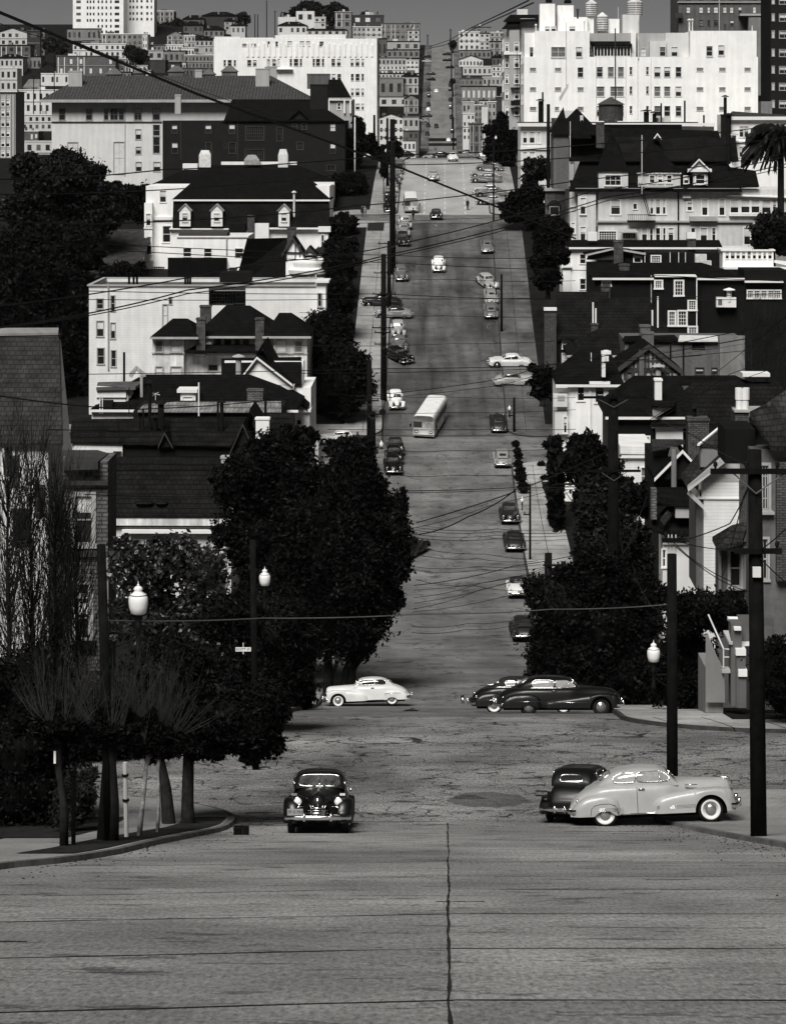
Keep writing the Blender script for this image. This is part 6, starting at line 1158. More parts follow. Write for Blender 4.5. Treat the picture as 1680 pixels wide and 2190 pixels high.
# --- the near cars
z0 = 1.0
n1 = gcar(0, 684, 1782, 'forties', 'black', 'dark sedan driving up the hill towards us with both headlamps shining', -90, 2, name='old_sedan')
for px in (0,): 
    sub('hood_ornament', 'n', lambda: MB().tube([(2.24,0,.60),(2.30,0,.80),(2.22,0,.98),(2.05,0,1.09),(1.5,0,1.16)], [.012,.02,.03,.035,.012], 6), 'chrome', n1)
    for sg in (1, -1):
        sub('fender_guard', 'n'+str(sg), lambda: MB().tube([(2.28,sg*.38,.74),(2.32,sg*.52,.73),(2.32,sg*.56,.68),(2.32,sg*.57,.56)], .014, 6), 'chrome', n1)
        sub('hood_trim', 'n'+str(sg), lambda: MB().tube([(2.0,sg*.30,.93),(1.4,sg*.46,.98),(.9,sg*.62,1.02)], .012, 5), 'chrome', n1)
        for i in range(2): sub('grille_rib', 'n'+str(sg)+str(i), lambda: MB().tube([(2.30,sg*(.10+.07*i),.52),(2.30,sg*(.12+.07*i),.72),(2.22,sg*(.20+.06*i),.86)], .009, 5), 'chrome', n1)
        sub('wiper', 'n'+str(sg), lambda: MB().tube([(cabfn('forties')[4](sg*.12, 1.22)+.04, sg*.10, 1.22), (cabfn('forties')[4](sg*.42, 1.25)+.04, sg*.44, 1.245)], .010, 4), 'chrome', n1)
        for i in range(3): sub('badge', 'n'+str(sg)+str(i), lambda: MB().box(-.02,-.018,-.03,.02,.018,.03), 'trim' if sg > 0 else 'plate', n1, loc=(1.75, sg*(.60+.05*i), 1.03), smooth=False)
    sub('mirror', 'n', lambda: MB().lathe([(.01,-.02),(.05,0),(.045,.02)], 0,0,0,12,axis='y'), 'chrome', n1, loc=(.7, .86, 1.12), rot=(0,0,-math.pi/2))
def text(parent, body, size, loc, rot, mat, name='lettering'):
    cu = bpy.data.curves.new(name, 'FONT'); cu.body = body; cu.size = size; cu.align_x = 'CENTER'; cu.align_y = 'CENTER'; cu.extrude = .004; cu.resolution_u = 2
    tmp = bpy.data.objects.new('tmp', cu); C.objects.link(tmp); dgp = bpy.context.evaluated_depsgraph_get(); me = bpy.data.meshes.new_from_object(tmp.evaluated_get(dgp)); bpy.data.objects.remove(tmp); me.name = name
    me.materials.clear(); me.materials.append(MT(mat)); o = bpy.data.objects.new(name, me); C.objects.link(o); o.parent = parent; o.location = loc; o.rotation_euler = rot; return o
fp = sub('licence_plate', 'f', lambda: MB().box(-.006,-.21,-.085,.006,.21,.085), 'plate', n1, loc=(2.47, -.60, .60), smooth=False); fp['label'] = 'front plate reading 77 G 793'
text(fp, '77 G 793', .105, (.012, 0, 0), (math.pi/2, 0, math.pi/2), 'plate_ink')
n2 = car('thirties', 'black', 'black rounded sedan seen from behind, parked beyond the pale coupe', (0,0,0), 0, detail=2)
d_ = dg(1764)+2.0; n2.scale = (.93,)*3; n2.location = ((1246-840)/F*d_, d_, -h(d_)+.01)
def orient(o, ang, d):
    sl = (-h(d+1.5)+h(d-1.5))/3.0; u = Vector((0,1,sl)).normalized(); nrm = Vector((1,0,0)).cross(u).normalized(); a = math.radians(ang); fw = Vector((1,0,0))*math.cos(a)+u*math.sin(a); o.rotation_euler = Matrix((fw, nrm.cross(fw), nrm)).transposed().to_euler()
orient(n2, 74, d_)
for ch in list(n2.children):
    if ch.name.startswith('licence_plate'): bpy.data.objects.remove(ch)
rp = sub('licence_plate', 'r', lambda: MB().box(-.006,-.19,-.09,.006,.19,.09), 'p_black', n2, loc=(-2.35, .80, .92), smooth=False); text(rp, '26B269', .12, (-.012, 0, 0), (math.pi/2, 0, -math.pi/2), 'plate'); rp['label'] = 'rear plate reading 26 B 269'
d_ = dg(1768)+.8
n3 = car('coupe', 'silver', 'pale silver coupe parked nose to the kerb at the right with whitewall tyres', ((1392-840)/F*d_, d_, -h(d_)+.10), 0, detail=2, white=True, pale=True, tilt=-.10); n3.rotation_euler.rotate_axis('Y', -.045); n3.scale = (.99,)*3
SY = .955
for sg in (-1, 1):
    for zz in (.47, .505, .54): 
        sub('side_trim', 'a%d%.2f' % (sg, zz), lambda: MB().tube([(1.2,sg*(SY+.002),zz+.01),(.6,sg*(SY+.002),zz),(.1,sg*(SY-.02),zz)], .006, 4), 'chrome', n3); sub('side_trim', 'b%d%.2f' % (sg, zz), lambda: MB().tube([(-.85,sg*.955,zz),(-1.4,sg*.957,zz),(-2.1,sg*.93,zz)], .006, 4), 'chrome', n3)
    sub('rocker_trim', 'r%d' % sg, lambda: MB().box(-.88, sg*.835, .33, 1.18, sg*.862, .365), 'chrome', n3); sub('door_handle', 'r%d' % sg, lambda: MB().box(-.40, sg*.825, 1.02, -.22, sg*.865, 1.045), 'chrome', n3)
    sub('door_gap', 'r%d' % sg, lambda: MB().tube([(-.44,sg*.838,.36),(-.44,sg*.838,.9),(-.44,sg*.82,1.10)], .007, 4), 'seam', n3)
    sub('hood_trim', 'r%d' % sg, lambda: MB().box(.95, sg*.70, 1.05, 1.3, sg*.64, 1.07), 'chrome', n3)
    sub('skirt_gap', 'r%d' % sg, lambda: MB().tube([(-1.80,sg*.957,.36),(-1.77,sg*.957,.54),(-1.68,sg*.957,.63),(-1.5,sg*.957,.67),(-1.25,sg*.957,.67),(-1.1,sg*.957,.62),(-1.03,sg*.957,.52),(-1.01,sg*.955,.36)], .007, 4), 'seam', n3)
sub('hood_ornament', 'c', lambda: MB().tube([(2.37,0,.80),(2.36,0,1.0),(2.27,0,1.11),(1.85,0,1.16)], [.02,.03,.035,.01], 6), 'chrome', n3)
d_ = dg(1526)+.8
n4 = car('sedan', 'black', 'long black sedan with chrome window frames parked across the near crossroads', ((1198-840)/F*d_, d_, -h(d_)+.01), 0, detail=2, pale=True, tilt=-.08)
n5 = car('ragtop', 'black', 'black convertible with raised cloth top mostly hidden behind the long black sedan', ((1122-840)/F*(d_+4.5), d_+4.5, -h(d_+4.5)+.01), 0, detail=2, white=True, pale=True, tilt=-.12)
for nc in (n4, n5):
    for sg in (-1, 1):
        sub('side_trim', 'k%d' % sg, lambda: MB().tube([(1.25,sg*.958,.56),(.5,sg*.958,.56),(-.6,sg*.955,.57)], .012, 4), 'chrome', nc); sub('side_trim', 'm%d' % sg, lambda: MB().tube([(-.8,sg*.962,.60),(-1.4,sg*.965,.60),(-2.0,sg*.94,.60)], .012, 4), 'chrome', nc)
        sub('door_handle', 'r%d' % sg, lambda: MB().box(-.40, sg*.825, 1.02, -.22, sg*.865, 1.045), 'chrome', nc); sub('belt_trim', 'r%d' % sg, lambda: MB().tube([(.74,sg*.72,1.125),(0,sg*.745,1.13),(-1.2,sg*.72,1.13),(-1.9,sg*.5,1.07)], .013, 5), 'chrome', nc)
        sub('trunk_lamp', 'r%d' % sg, lambda: MB().tube([(-2.25,sg*.86,.72),(-2.05,sg*.90,.73)], [.035,.03], 8), 'chrome', nc)
    sub('bumper_guard', 'b', lambda: MB().box(-2.80,-.42,.40,-2.66,-.34,.68).box(-2.80,.34,.40,-2.66,.42,.68).tube([(-2.76,-.4,.66),(-2.76,.4,.66)], .03, 6), 'chrome', nc)
D7 = 138.0
n6 = car('coupe', 'light', 'white coupe with whitewall tyres crossing the far side of the crossroads, heading left', ((786-840)/F*D7, D7, -(1513-H0)/F*(D7-.8)-.05), 180, detail=2, white=True, tilt=-.12)
n6.rotation_euler.rotate_axis('Y', math.radians(2.2)); n6.scale = (.95, .95, .93)
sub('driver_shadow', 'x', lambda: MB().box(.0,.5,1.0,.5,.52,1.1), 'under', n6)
for sg in (-1, 1):
    sub('rocker_trim', 'r%d' % sg, lambda: MB().box(-.88, sg*.835, .33, 1.18, sg*.862, .365), 'chrome', n6); sub('skirt_trim', 'z%d' % sg, lambda: MB().tube([(-.95,sg*.957,.70),(-1.9,sg*.95,.70)], .014, 4), 'chrome', n6)
    sub('door_handle', 'r%d' % sg, lambda: MB().box(-.40, sg*.825, 1.02, -.22, sg*.865, 1.045), 'seam', n6)
# --- the cars down the street
PK = 'cars parked along the kerbs'
L_ = [
 (0,1119,1373,'forties','dark','dark rounded sedan seen from behind, half hidden by the big right hand tree',90),
 (0,1108,1281,'ragtop','light','white convertible with black top seen from behind, parked at the right kerb',90),
 (0,1099,1180,'coupe','dark','dark coupe seen from behind, parked above the white convertible',90),
 (0,1089,1120,'sedan','dark','dark sedan facing us at the right kerb beside the pruned shrubs, grille shining',-90),
 (0,1073,1001,'forties','mid','grey round backed sedan at the right kerb by the row of ball shrubs',90),
 (0,1065,926,'coupe','dark','dark coupe seen from behind just above the second crossroads on the right',90),
 (0,840,1016,'sedan','black','black sedan facing us, front one of three at the left kerb by the big tree',-88),
 (0,842,994,'forties','black','middle black sedan of three nose to tail above the big left tree',-88),
 (0,845,974,'forties','dark','rearmost dark sedan of three nose to tail above the big left tree',-88),
 (0,846,876,'forties','white','white sedan facing us at the left kerb beside the moving bus',-86),
 (5,492,1440,'sedan','black','black sedan at an angle to the left kerb above the white one',-58),
 (5,500,1362,'coupe','grey','grey coupe squeezed behind the angled black sedan',-88),
 (5,490,1262,'forties','silver','pale coupe facing us behind the grey coupe on the left',-88),
 (5,462,1138,'ragtop','mid','grey convertible with black top parked across the left driveway',180),
 (5,378,1058,'sedan','dark','dark sedan parked across the left driveway behind the convertible',180),
 (5,508,882,'sedan','grey','grey sedan facing us alone at the left kerb on the dark slope',-86),
 (5,522,643,'sedan','dark','dark sedan facing us, lowest of three at the left kerb under the brow',-86),
 (5,524,585,'coupe','mid','grey car facing us, middle of three at the left kerb under the brow',-86),
 (5,536,535,'forties','silver','pale car facing us, highest of three at the left kerb beside a walker',-86),
 (5,1087,692,'coupe','grey','grey coupe seen from behind, highest parked car on the right dark slope',90),
 (5,1087,945,'forties','silver','pale two tone sedan angled out from the right kerb by a lamp',-70),
 (5,1112,1132,'forties','grey','grey sedan seen from behind under the pale two tone one',90),
 (5,1115,1035,'coupe','mid','grey coupe nose to tail between two cars at the right kerb',90),
 (5,1238,1468,'slab','light','pale slab sided sedan parked across the upper right driveway',180),
 (8,1268,252,'coupe','silver','pale coupe with darker roof parked across the lower right driveway',0),
 (8,98,645,'coupe','light','white coupe side on in the left cross street beside two walkers',180)]
for v, x, y, st, pt_, lb, a in L_: gcar(v, x, y, st, pt_, lb, a, 1, group=PK)
for o in bpy.data.objects:
    if o.get('label', '').startswith('pale coupe with darker roof'):
        for ch in o.children:
            if ch.name.startswith('roof'): ch.data = msh('roof|coupe|p_grey', lambda: cabin('coupe'), 'p_grey')
gcar(5, 762, 825, 'forties', 'white', 'white sedan driving towards us down the middle of the dark slope', -90, 1)
gcar(5, 746, 472, 'sedan', 'dark', 'dark sedan driving towards us over the third crossroads', -90, 1)
gcar(5, 726, 208, 'sedan', 'silver', 'pale sedan driving towards us on the dashed lanes', -90, 1)
gcar(5, 858, 80, 'coupe', 'light', 'white car seen from behind going over the brow of the hill', 90, 1, near=3)
gcar(8, 585, 1400, 'sedan', 'black', 'dark car whose chrome tail shows past the big left tree', 70, 1)
AP = 'cars parked nose in at the right under the trees'
for x, y, st, pt_, a, lb in ((1118,375,'coupe','mid',172,'grey coupe parked side on nearest the pedestrian on the brow'),(1112,320,'sedan','grey',176,'darker sedan just behind the nearest side on coupe on the brow'),(1095,298,'sedan','silver',176,'pale long sedan in the middle of the side on row under the trees'),(1080,225,'sedan','grey',172,'grey sedan second from the back of the side on row'),(1078,192,'sedan','mid',168,'pale grey sedan at the back of the side on row'),(1108,148,'forties','grey',160,'small grey car parked beyond the side on row')): gcar(5, x, y, st, pt_, lb, a, 1, group=AP, near=.9)
LP = 'cars in the left kerb row on the brow'
for x, y, st, pt_, lb in ((432,422,'sedan','black','black sedan with bright grille, first of the left row on the brow'),(432,365,'forties','dark','dark sedan second in the left row on the brow'),(437,325,'sedan','mid','grey sedan third in the left row on the brow'),(450,292,'forties','silver','pale sedan fourth in the left row on the brow'),(458,262,'sedan','dark','dark sedan fifth in the left row on the brow'),(470,230,'forties','grey','grey sedan sixth in the left row on the brow'),(480,200,'sedan','mid','grey sedan seventh in the left row on the brow'),(490,165,'forties','dark','dark sedan eighth in the left row on the brow'),(498,130,'sedan','grey','last grey sedan of the left row on the brow')): gcar(5, x, y, st, pt_, lb, -88, 1, group=LP)
for x, st, pt_, a, lb, d_ in ((928,'sedan','black',180,'black car crossing left behind the brow',520),(1180,'forties','black',0,'dark humped car showing over the brow in the street middle',540),(1120,'sedan','mid',180,'grey car low behind the brow left of the dark humped one',546),(1085,'forties','grey',-90,'grey sedan facing us from the dip left of centre',548),(1272,'forties','mid',-90,'grey sedan facing us from the dip right of centre',546),(1445,'forties','white',-60,'white round car at the right end of the brow',522),(1310,'sedan','grey',180,'grey car side on behind the brow at the right',536)):
    X = c(2, x, 0)[0]; car(st, pt_, lb, ((X-840)/F*d_, d_, -h(d_)+.01), a, detail=1)
# distant cars: one mesh each
def farcar_mesh(key, pt_):
    k = 'farcar|'+key+pt_
    if k not in MESH:
        a, b_ = carbody(key), cabin(key); me = bpy.data.meshes.new('distant_car'); n = len(a.v); m2 = MB(); m2.cur = 0; m2.add(a.v, a.f); m2.add(b_.v, b_.f); m2.cur = 1; p = ST[key]
        for kd, q in (('front', (1.17,1.42,.56)), ('rear', (1.2,1.4,.4))): pm = panel(key, kd, q)[0]; m2.add(pm.v, pm.f)
        for xx, zz in p['sw']:
            for sg in (1,-1): pm = panel(key, 'side', (xx, zz, sg))[0]; m2.add(pm.v, pm.f)
        m2.cur = 2
        for x in (p['xf'], p['xr']):
            for sg in (.73, -.73): m2.lathe([(.1,-.1),(p['r'],-.09),(p['r'],.09),(.1,.1)], x, sg, p['r'], 14, axis='y')
        m2.box(p['tail']+.3, -.6, .15, p['nose']-.3, .6, .4)
        me.from_pydata(m2.v, [], m2.f); [me.materials.append(MT(q)) for q in ('p_'+pt_, 'glass', 'tyre')]; me.polygons.foreach_set('material_index', m2.m); me.polygons.foreach_set('use_smooth', [True]*len(m2.f)); me.update(); MESH[k] = me
    return MESH[k]
FC = [(1080,352,'black',180,'black car side on, highest but one on the left of the far street'),(1078,380,'silver',180,'pale car side on below the highest black one'),(1200,335,'dark',180,'dark car side on, highest on the right of the far street'),(1202,372,'black',180,'black car side on, second from the top on the right of the far street'),(1220,416,'black',180,'large dark car beside the ball shaped street tree of the far street'),
 (1102,455,'dark',180,'dark car side on in the upper left pair of the far street'),(1105,490,'black',180,'black car side on in the lower place of the upper left pair'),(1091,552,'dark',-90,'dark car end on, left kerb of the far street, first below the pair'),(1092,592,'black',-90,'dark car end on, left kerb of the far street, second below the pair'),(1090,642,'dark',-90,'dark car end on just above the small white one'),(1088,676,'white',-90,'small white car at the left kerb halfway down the far street'),
 (1078,712,'dark',180,'dark car side on below the small white car'),(1060,745,'mid',160,'grey car slanting across the left kerb of the far street'),(1088,772,'dark',-90,'dark car end on beside the slanting grey one'),(1137,776,'black',90,'black car driving up the far street'),(1083,824,'dark',-90,'lowest dark car at the left kerb of the far street'),(1137,562,'white',90,'white car driving up the middle of the far street'),
 (1222,524,'black',-90,'black car end on right of the far street, upper of a pair'),(1222,552,'dark',-90,'black car end on right of the far street, lower of a pair'),(1223,615,'dark',-90,'dark car end on, right kerb, below the pair'),(1223,660,'grey',-90,'grey car end on in the right kerb row'),(1230,720,'dark',-90,'dark car end on, last but one of the right kerb row'),(1235,806,'dark',-90,'larger dark car low in the right kerb row'),(1212,860,'white',90,'white car driving away low in the far street')]
def dfs(yD):
    q = np.arange(1105, 1470, 1.0); yy = np.array([yrow(t) for t in q]); i = np.argmin(abs(yy-yD)); return float(q[i])
for i, (x, y, pt_, a, lb) in enumerate(FC):
    X, Y = c(2, x, y); d_ = dfs(Y); o = bpy.data.objects.new('distant_car', farcar_mesh('sedan' if i % 2 else 'forties', pt_)); C.objects.link(o); tag(o, lb, 'car', 'cars parked up the far street')
    o.location = ((X-840)/F*d_, d_, tz(0, d_)+.05); orient(o, a, d_)
# --- the moving bus and the parked van
def bus(name, label, cat, pos, ang, Lb, Wb, Hb, wins):
    r = thing(name, label, cat, pos); orient(r, ang, pos[1]); m = MB(); g = []
    prof = lambda x: (lambda e: .80+.20*math.sin(min(1, e)*math.pi/2))(min((x+Lb/2)/.5, (Lb/2-x)/.55))
    xs = [-Lb/2, -Lb/2+.08, -Lb/2+.2, -Lb/2+.4]+list(np.linspace(-Lb/2+.7, Lb/2-.7, 14))+[Lb/2-.4, Lb/2-.2, Lb/2-.08, Lb/2]
    for x in xs:
        e = prof(x); g.append([(x, y, z) for y, z in sect(Wb/2*(.9+.1*e), .38, .38+(Hb-.38)*(.86+.14*e), 5.5)])
    m.grid(g); n_ = len(g[0]); m.f.append(tuple(range(n_))); m.m.append(0); m.f.append(tuple(len(m.v)-n_+i for i in reversed(range(n_)))); m.m.append(0); m.build('body', 'p_light', r, smooth=True)
    rm = MB(); g = []
    for x in xs[1:-1]:
        e = prof(x); P_ = sect(Wb/2*(.9+.1*e)+.012, .38, .38+(Hb-.38)*(.86+.14*e)+.014, 5.5); g.append([(x, y, z) for y, z in P_[7:-7]])
    rm.grid(g); rm.build('roof', 'p_white', r, smooth=True)
    for sg in (1, -1):
        for i in range(wins):
            a = -Lb/2+.7+(Lb-1.5)*i/wins; w_ = MB().box(a, sg*(Wb/2-.03), Hb*.50, a+(Lb-1.5)/wins*.82, sg*(Wb/2+.012), Hb*.76).build('side_window', 'bus_glass', r)
        MB().box(-Lb/2+.3, sg*(Wb/2), Hb*.46, Lb/2-.4, sg*(Wb/2+.02), Hb*.475).build('side_moulding', 'chrome', r)
    for sg in (.27, -.27): MB().box(Lb/2-.03, Wb*sg-Wb*.2, Hb*.50, Lb/2+.02, Wb*sg+Wb*.2, Hb*.74).build('windscreen', 'glass' if sg < 0 else 'glass_pale', r)
    MB().box(-Lb/2-.02, -Wb*.3, Hb*.52, -Lb/2+.03, Wb*.3, Hb*.72).build('rear_window', 'glass', r); MB().box(Lb/2, -Wb*.44, .42, Lb/2+.12, Wb*.44, .62).build('front_bumper', 'chrome', r); MB().box(Lb/2-.2, -.75, Hb*.86, Lb/2-.02, .75, Hb*.95).build('destination_sign', 'p_black', r)
    for sg in (1, -1):
        hb = MB().box(Lb/2-.02, sg*.8-.17, .72, Lb/2+.03, sg*.8+.17, 1.02).build('headlamp', 'p_black', r); MB().lathe([(.1,0),(.02,.04)], 0,0,0,12,axis='y').build('lens', 'lamp_glass', hb, loc=(Lb/2+.03, sg*.8, .87)).rotation_euler = (0,0,-math.pi/2)
        MB().tube([(Lb/2-.1, sg*Wb*.5, Hb*.72), (Lb/2+.1, sg*(Wb*.5+.2), Hb*.66)], .02).box(Lb/2+.05, sg*(Wb*.5+.14), Hb*.52, Lb/2+.1, sg*(Wb*.5+.34), Hb*.64).build('mirror', 'p_black', r)
        for x in (Lb/2-1.6, -Lb/2+1.9):
            w_ = MB().lathe([(.2,-.12),(.46,-.1),(.48,0),(.46,.1),(.2,.12)], 0,0,0,20,axis='y').build('wheel', 'tyre', r, loc=(x, sg*(Wb/2-.1), .46)); MB().lathe([(.2,-.13),(.2,.13)], 0,0,0,14,axis='y').build('hub', 'hub', w_)
    MB().box(-Lb/2+.4, -Wb/2+.1, .2, Lb/2-.4, Wb/2-.1, .6).build('underside', 'under', r)
    return r
d_ = dg(939)+4.2
bus('bus', 'white roofed city bus driving down towards the second crossroads', 'bus', ((920-840)/F*d_, d_, -h(d_)+.01), -101, 8.6, 2.4, 2.75, 7)
d_ = dg(456)+2.8
bus('delivery_van', 'pale round topped delivery van facing us at the left kerb on the brow', 'van', ((878-840)/F*d_, d_, -h(d_)+.01), -89, 6.2, 2.1, 2.5, 3)
# ---------------- trees, hedges, bare branches ----------------
def leaves(lobes, n, ls, seed=1, flat=.5, core=.8):
    if ls > .36 and ls < .7: n, ls = int(n*2.4), ls*.62
    """leaf clumps spread through a set of ellipsoids (cx,cy,cz,rx,ry,rz)"""
    r = np.random.default_rng(seed); L_ = np.array(lobes, float); nb_ = len(L_)
    if nb_ > 2 or n > 3000:
        ex = []
        for q in L_:
            for _ in range(6):
                u = r.normal(size=3); u /= np.linalg.norm(u); k = r.uniform(.2, .42); ex.append([q[0]+q[3]*u[0]*1.0, q[1]+q[4]*u[1]*.9, q[2]+q[5]*u[2]*1.0, q[3]*k, q[4]*k, q[5]*k])
        L_ = np.vstack([L_, np.array(ex)])
    w = L_[:,3]*L_[:,5]; w = w/w.sum(); idx = r.choice(len(L_), n, p=w)
    v = r.normal(size=(n,3)); v /= np.linalg.norm(v, axis=1)[:,None]; rad = r.uniform(.35, 1, n)**.45*(1+.13*r.normal(size=n))
    wob = 1+.16*np.sin(v[:,0]*5+idx)*np.cos(v[:,2]*6+idx*2)+.09*np.sin(v[:,0]*13+v[:,2]*11+idx)
    p = L_[idx,:3]+v*L_[idx,3:6]*(rad*wob)[:,None]
    a = r.normal(size=(n,3)); a /= np.linalg.norm(a, axis=1)[:,None]; b = np.cross(a, r.normal(size=(n,3))); b /= np.linalg.norm(b, axis=1)[:,None]
    s = (ls*r.uniform(.5, 1.35, n))[:,None]; a = a*s; b = b*s*flat
    V = np.stack([p-a, p-b*1.0+a*.1, p+a, p+b*1.0-a*.1], 1).reshape(-1,3); Fc = np.arange(n*4).reshape(-1,4)
    if core:
        vs = []; fs = []; off = len(V)
        for q in L_[:nb_]:
            nu, nv = 10, 7; base = off+len(vs)
            for i in range(nv+1):
                for j in range(nu):
                    th = math.pi*i/nv; ph = 2*math.pi*j/nu; k = core*.95*(1+.13*math.sin(3*ph+i*1.7)+.1*math.cos(5*ph-i))
                    vs.append((q[0]+q[3]*k*math.sin(th)*math.cos(ph), q[1]+q[4]*k*math.sin(th)*math.sin(ph), q[2]+q[5]*k*math.cos(th)))
            for i in range(nv):
                for j in range(nu): a_ = base+i*nu+j; b_ = base+i*nu+(j+1) % nu; fs.append((a_, a_+nu, b_+nu, b_))
        V = np.vstack([V, np.array(vs)]); Fc = np.vstack([Fc, np.array(fs)])
    return V, Fc
def limb(m, p, d, l, r, depth, spread=.6, up=.1, n=5):
    pts = [Vector(p)]; dd = Vector(d).normalized(); rs = [r]
    for i in range(4):
        dd = (dd+Vector((random.uniform(-.2,.2), random.uniform(-.2,.2), up+random.uniform(-.1,.1)))).normalized(); pts.append(pts[-1]+dd*l/4); rs.append(r*(1-.13*(i+1)))
    m.tube(pts, rs, n, cap=False)
    if depth > 0:
        for k in range(random.choice((2,3))):
            nd = (dd+Vector((random.uniform(-spread,spread), random.uniform(-spread,spread), random.uniform(-.1,spread*.6)))).normalized(); limb(m, pts[-1], nd, l*.72, rs[-1]*.7, depth-1, spread, up, max(3, n-1))
def tree(name, label, v, lobes, base, d, n, ls, mat='leaf', trunks=None, tr=.3, cat='tree', group=None, seed=None, flat=.5, core=.8, yd=0.0, limbs=2):
    """lobes: (x, y, rx, ry) in view rows and columns, all at depth d (+dd); base row of the trunk foot or None"""
    k = d/F; sc = VW[v][2]; X = []; seed = seed or (len(bpy.data.objects) % 9973)
    pr = []
    for q in lobes:
        x, y = c(v, q[0], q[1]); dd = q[4] if len(q) > 4 else random.uniform(-.25, .25)*q[2]/sc*k; w = P(x, y, d+dd); rx = q[2]*.9/sc*k; rz = q[3]*.9/sc*k; pr.append((w.x, w.y, w.z, rx, min(rx, rz*1.2)*.95, rz))
    cx = sum(q[0] for q in pr)/len(pr)
    tx = [c(v, t, 0)[0] for t in trunks] if trunks else [840+cx/k]
    gx = (tx[0]-840)*k; gz = -h(d)+.1 if abs(gx) < 60 else tz(gx, d)
    if base is not None: gz = P(0, c(v, 0, base)[1], d).z
    root = thing(name, label, cat, (gx, d, gz), 0, group)
    V, Fc = leaves([(q[0]-gx, q[1]-d, q[2]-gz, q[3], q[4], q[5]) for q in pr], n, ls, seed, flat, core)
    npmesh('crown', V, Fc, mat, root)
    low = min(q[2]-q[5]*.3 for q in pr)-gz; m = MB()
    for t in tx:
        ux = (t-840)*k-gx; tgt = min(pr, key=lambda q: abs(q[0]-gx-ux)+abs(q[2]-gz-low)*.3)
        top = Vector((tgt[0]-gx, tgt[1]-d, max(.6, tgt[2]-gz))); b0 = Vector((ux, 0, -.3)); mid = b0.lerp(top, .5)+Vector((ux*.2, 0, 0)); mid.x = ux*.6+mid.x*.4
        m.tube([b0, b0.lerp(mid, .4)+Vector((.04,0,0)), mid, top], [tr*1.25, tr, tr*.8, tr*.4], 9)
        for i in range(limbs): limb(m, mid, (random.uniform(-1,1), random.uniform(-.6,.6), .9), max(.8, (top-mid).length), tr*.45, 1)
    m.build('trunk', 'bark', root, smooth=True)
    return root
def hedge(label, v, x0, y0, x1, y1, d, dd, n, ls, mat='leaf', name='hedge', cat='hedge', seed=3, flat=.5):
    """clipped or shaggy mass between two corners"""
    X0, Y0 = c(v, x0, y0); X1, Y1 = c(v, x1, y1); k = d/F; L_ = []; nx = max(1, int(round((X1-X0)/(Y1-Y0)))); ny = max(1, int(round((Y1-Y0)/(X1-X0))))
    for i in range(nx+1 if nx > 1 else 1):
        for j in range(ny+1 if ny > 1 else 1):
            rx = (X1-X0)/2/max(1, nx)*1.15; ry = (Y1-Y0)/2/max(1, ny)*1.15; px = X0+rx+(X1-X0-2*rx)*(i/max(1, nx) if nx > 1 else .5); py = Y0+ry+(Y1-Y0-2*ry)*(j/max(1, ny) if ny > 1 else .5)
            w = P(px+random.uniform(-.2,.2)*rx, py, d+dd/2*random.uniform(.3, 1.4)); L_.append((w.x, w.y, w.z, rx*k, dd/2, ry*k))
    gx = sum(q[0] for q in L_)/len(L_); gz = min(q[2]-q[5] for q in L_)
    V, Fc = leaves([(q[0]-gx, q[1]-d, q[2]-gz, q[3], q[4], q[5]) for q in L_], n, ls, seed, flat, .85)
    o = npmesh(name, V, Fc, mat, None, (gx, d, gz)); return tag(o, label, cat)
# the great dark trees left of the road
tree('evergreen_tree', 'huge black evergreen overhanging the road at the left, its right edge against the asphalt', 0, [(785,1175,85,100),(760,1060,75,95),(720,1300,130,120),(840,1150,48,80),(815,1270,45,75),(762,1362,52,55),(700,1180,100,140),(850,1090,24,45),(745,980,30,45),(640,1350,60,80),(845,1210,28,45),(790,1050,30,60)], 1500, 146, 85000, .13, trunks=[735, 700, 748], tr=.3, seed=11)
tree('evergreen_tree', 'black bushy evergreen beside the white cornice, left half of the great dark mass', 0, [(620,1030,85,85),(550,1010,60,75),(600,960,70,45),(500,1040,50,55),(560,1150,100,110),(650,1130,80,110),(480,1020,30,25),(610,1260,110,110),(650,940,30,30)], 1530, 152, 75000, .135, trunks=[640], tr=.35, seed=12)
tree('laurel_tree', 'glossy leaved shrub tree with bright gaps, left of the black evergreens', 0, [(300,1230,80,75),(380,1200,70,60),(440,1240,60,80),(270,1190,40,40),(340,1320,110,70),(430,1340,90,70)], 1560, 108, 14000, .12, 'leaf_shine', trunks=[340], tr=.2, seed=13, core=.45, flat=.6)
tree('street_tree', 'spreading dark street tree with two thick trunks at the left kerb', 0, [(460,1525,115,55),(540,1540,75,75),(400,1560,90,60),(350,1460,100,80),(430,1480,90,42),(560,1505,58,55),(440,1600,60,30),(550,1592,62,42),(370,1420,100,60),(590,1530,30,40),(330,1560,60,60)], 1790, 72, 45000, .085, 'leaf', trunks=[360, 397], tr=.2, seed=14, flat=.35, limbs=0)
tree('street_tree', 'broad dark tree behind the second globe lamp', 0, [(575,1415,85,75),(490,1325,80,60),(620,1430,60,80),(640,1390,40,60),(590,1340,80,70)], 1600, 96, 30000, .11, 'leaf', trunks=[560], tr=.25, seed=15, flat=.35)
hedge('tall dark hedge at the left edge behind the bare trees', 0, -30, 1380, 190, 1790, 70, 4, 26000, .075, 'leaf', seed=21)
hedge('square clipped hedge end by the left pavement', 0, 125, 1650, 192, 1760, 67, 3, 10000, .06, 'leaf_mid', seed=22)
hedge('dark bushes under the stone tower at the left', 0, 120, 1480, 330, 1640, 88, 4, 14000, .1, 'leaf', name='bush', cat='bush', seed=23)
hedge('low dark bushes filling the corner garden under the evergreens', 0, 420, 1330, 655, 1530, 118, 6, 22000, .13, 'leaf', name='bush', cat='bush', seed=24)
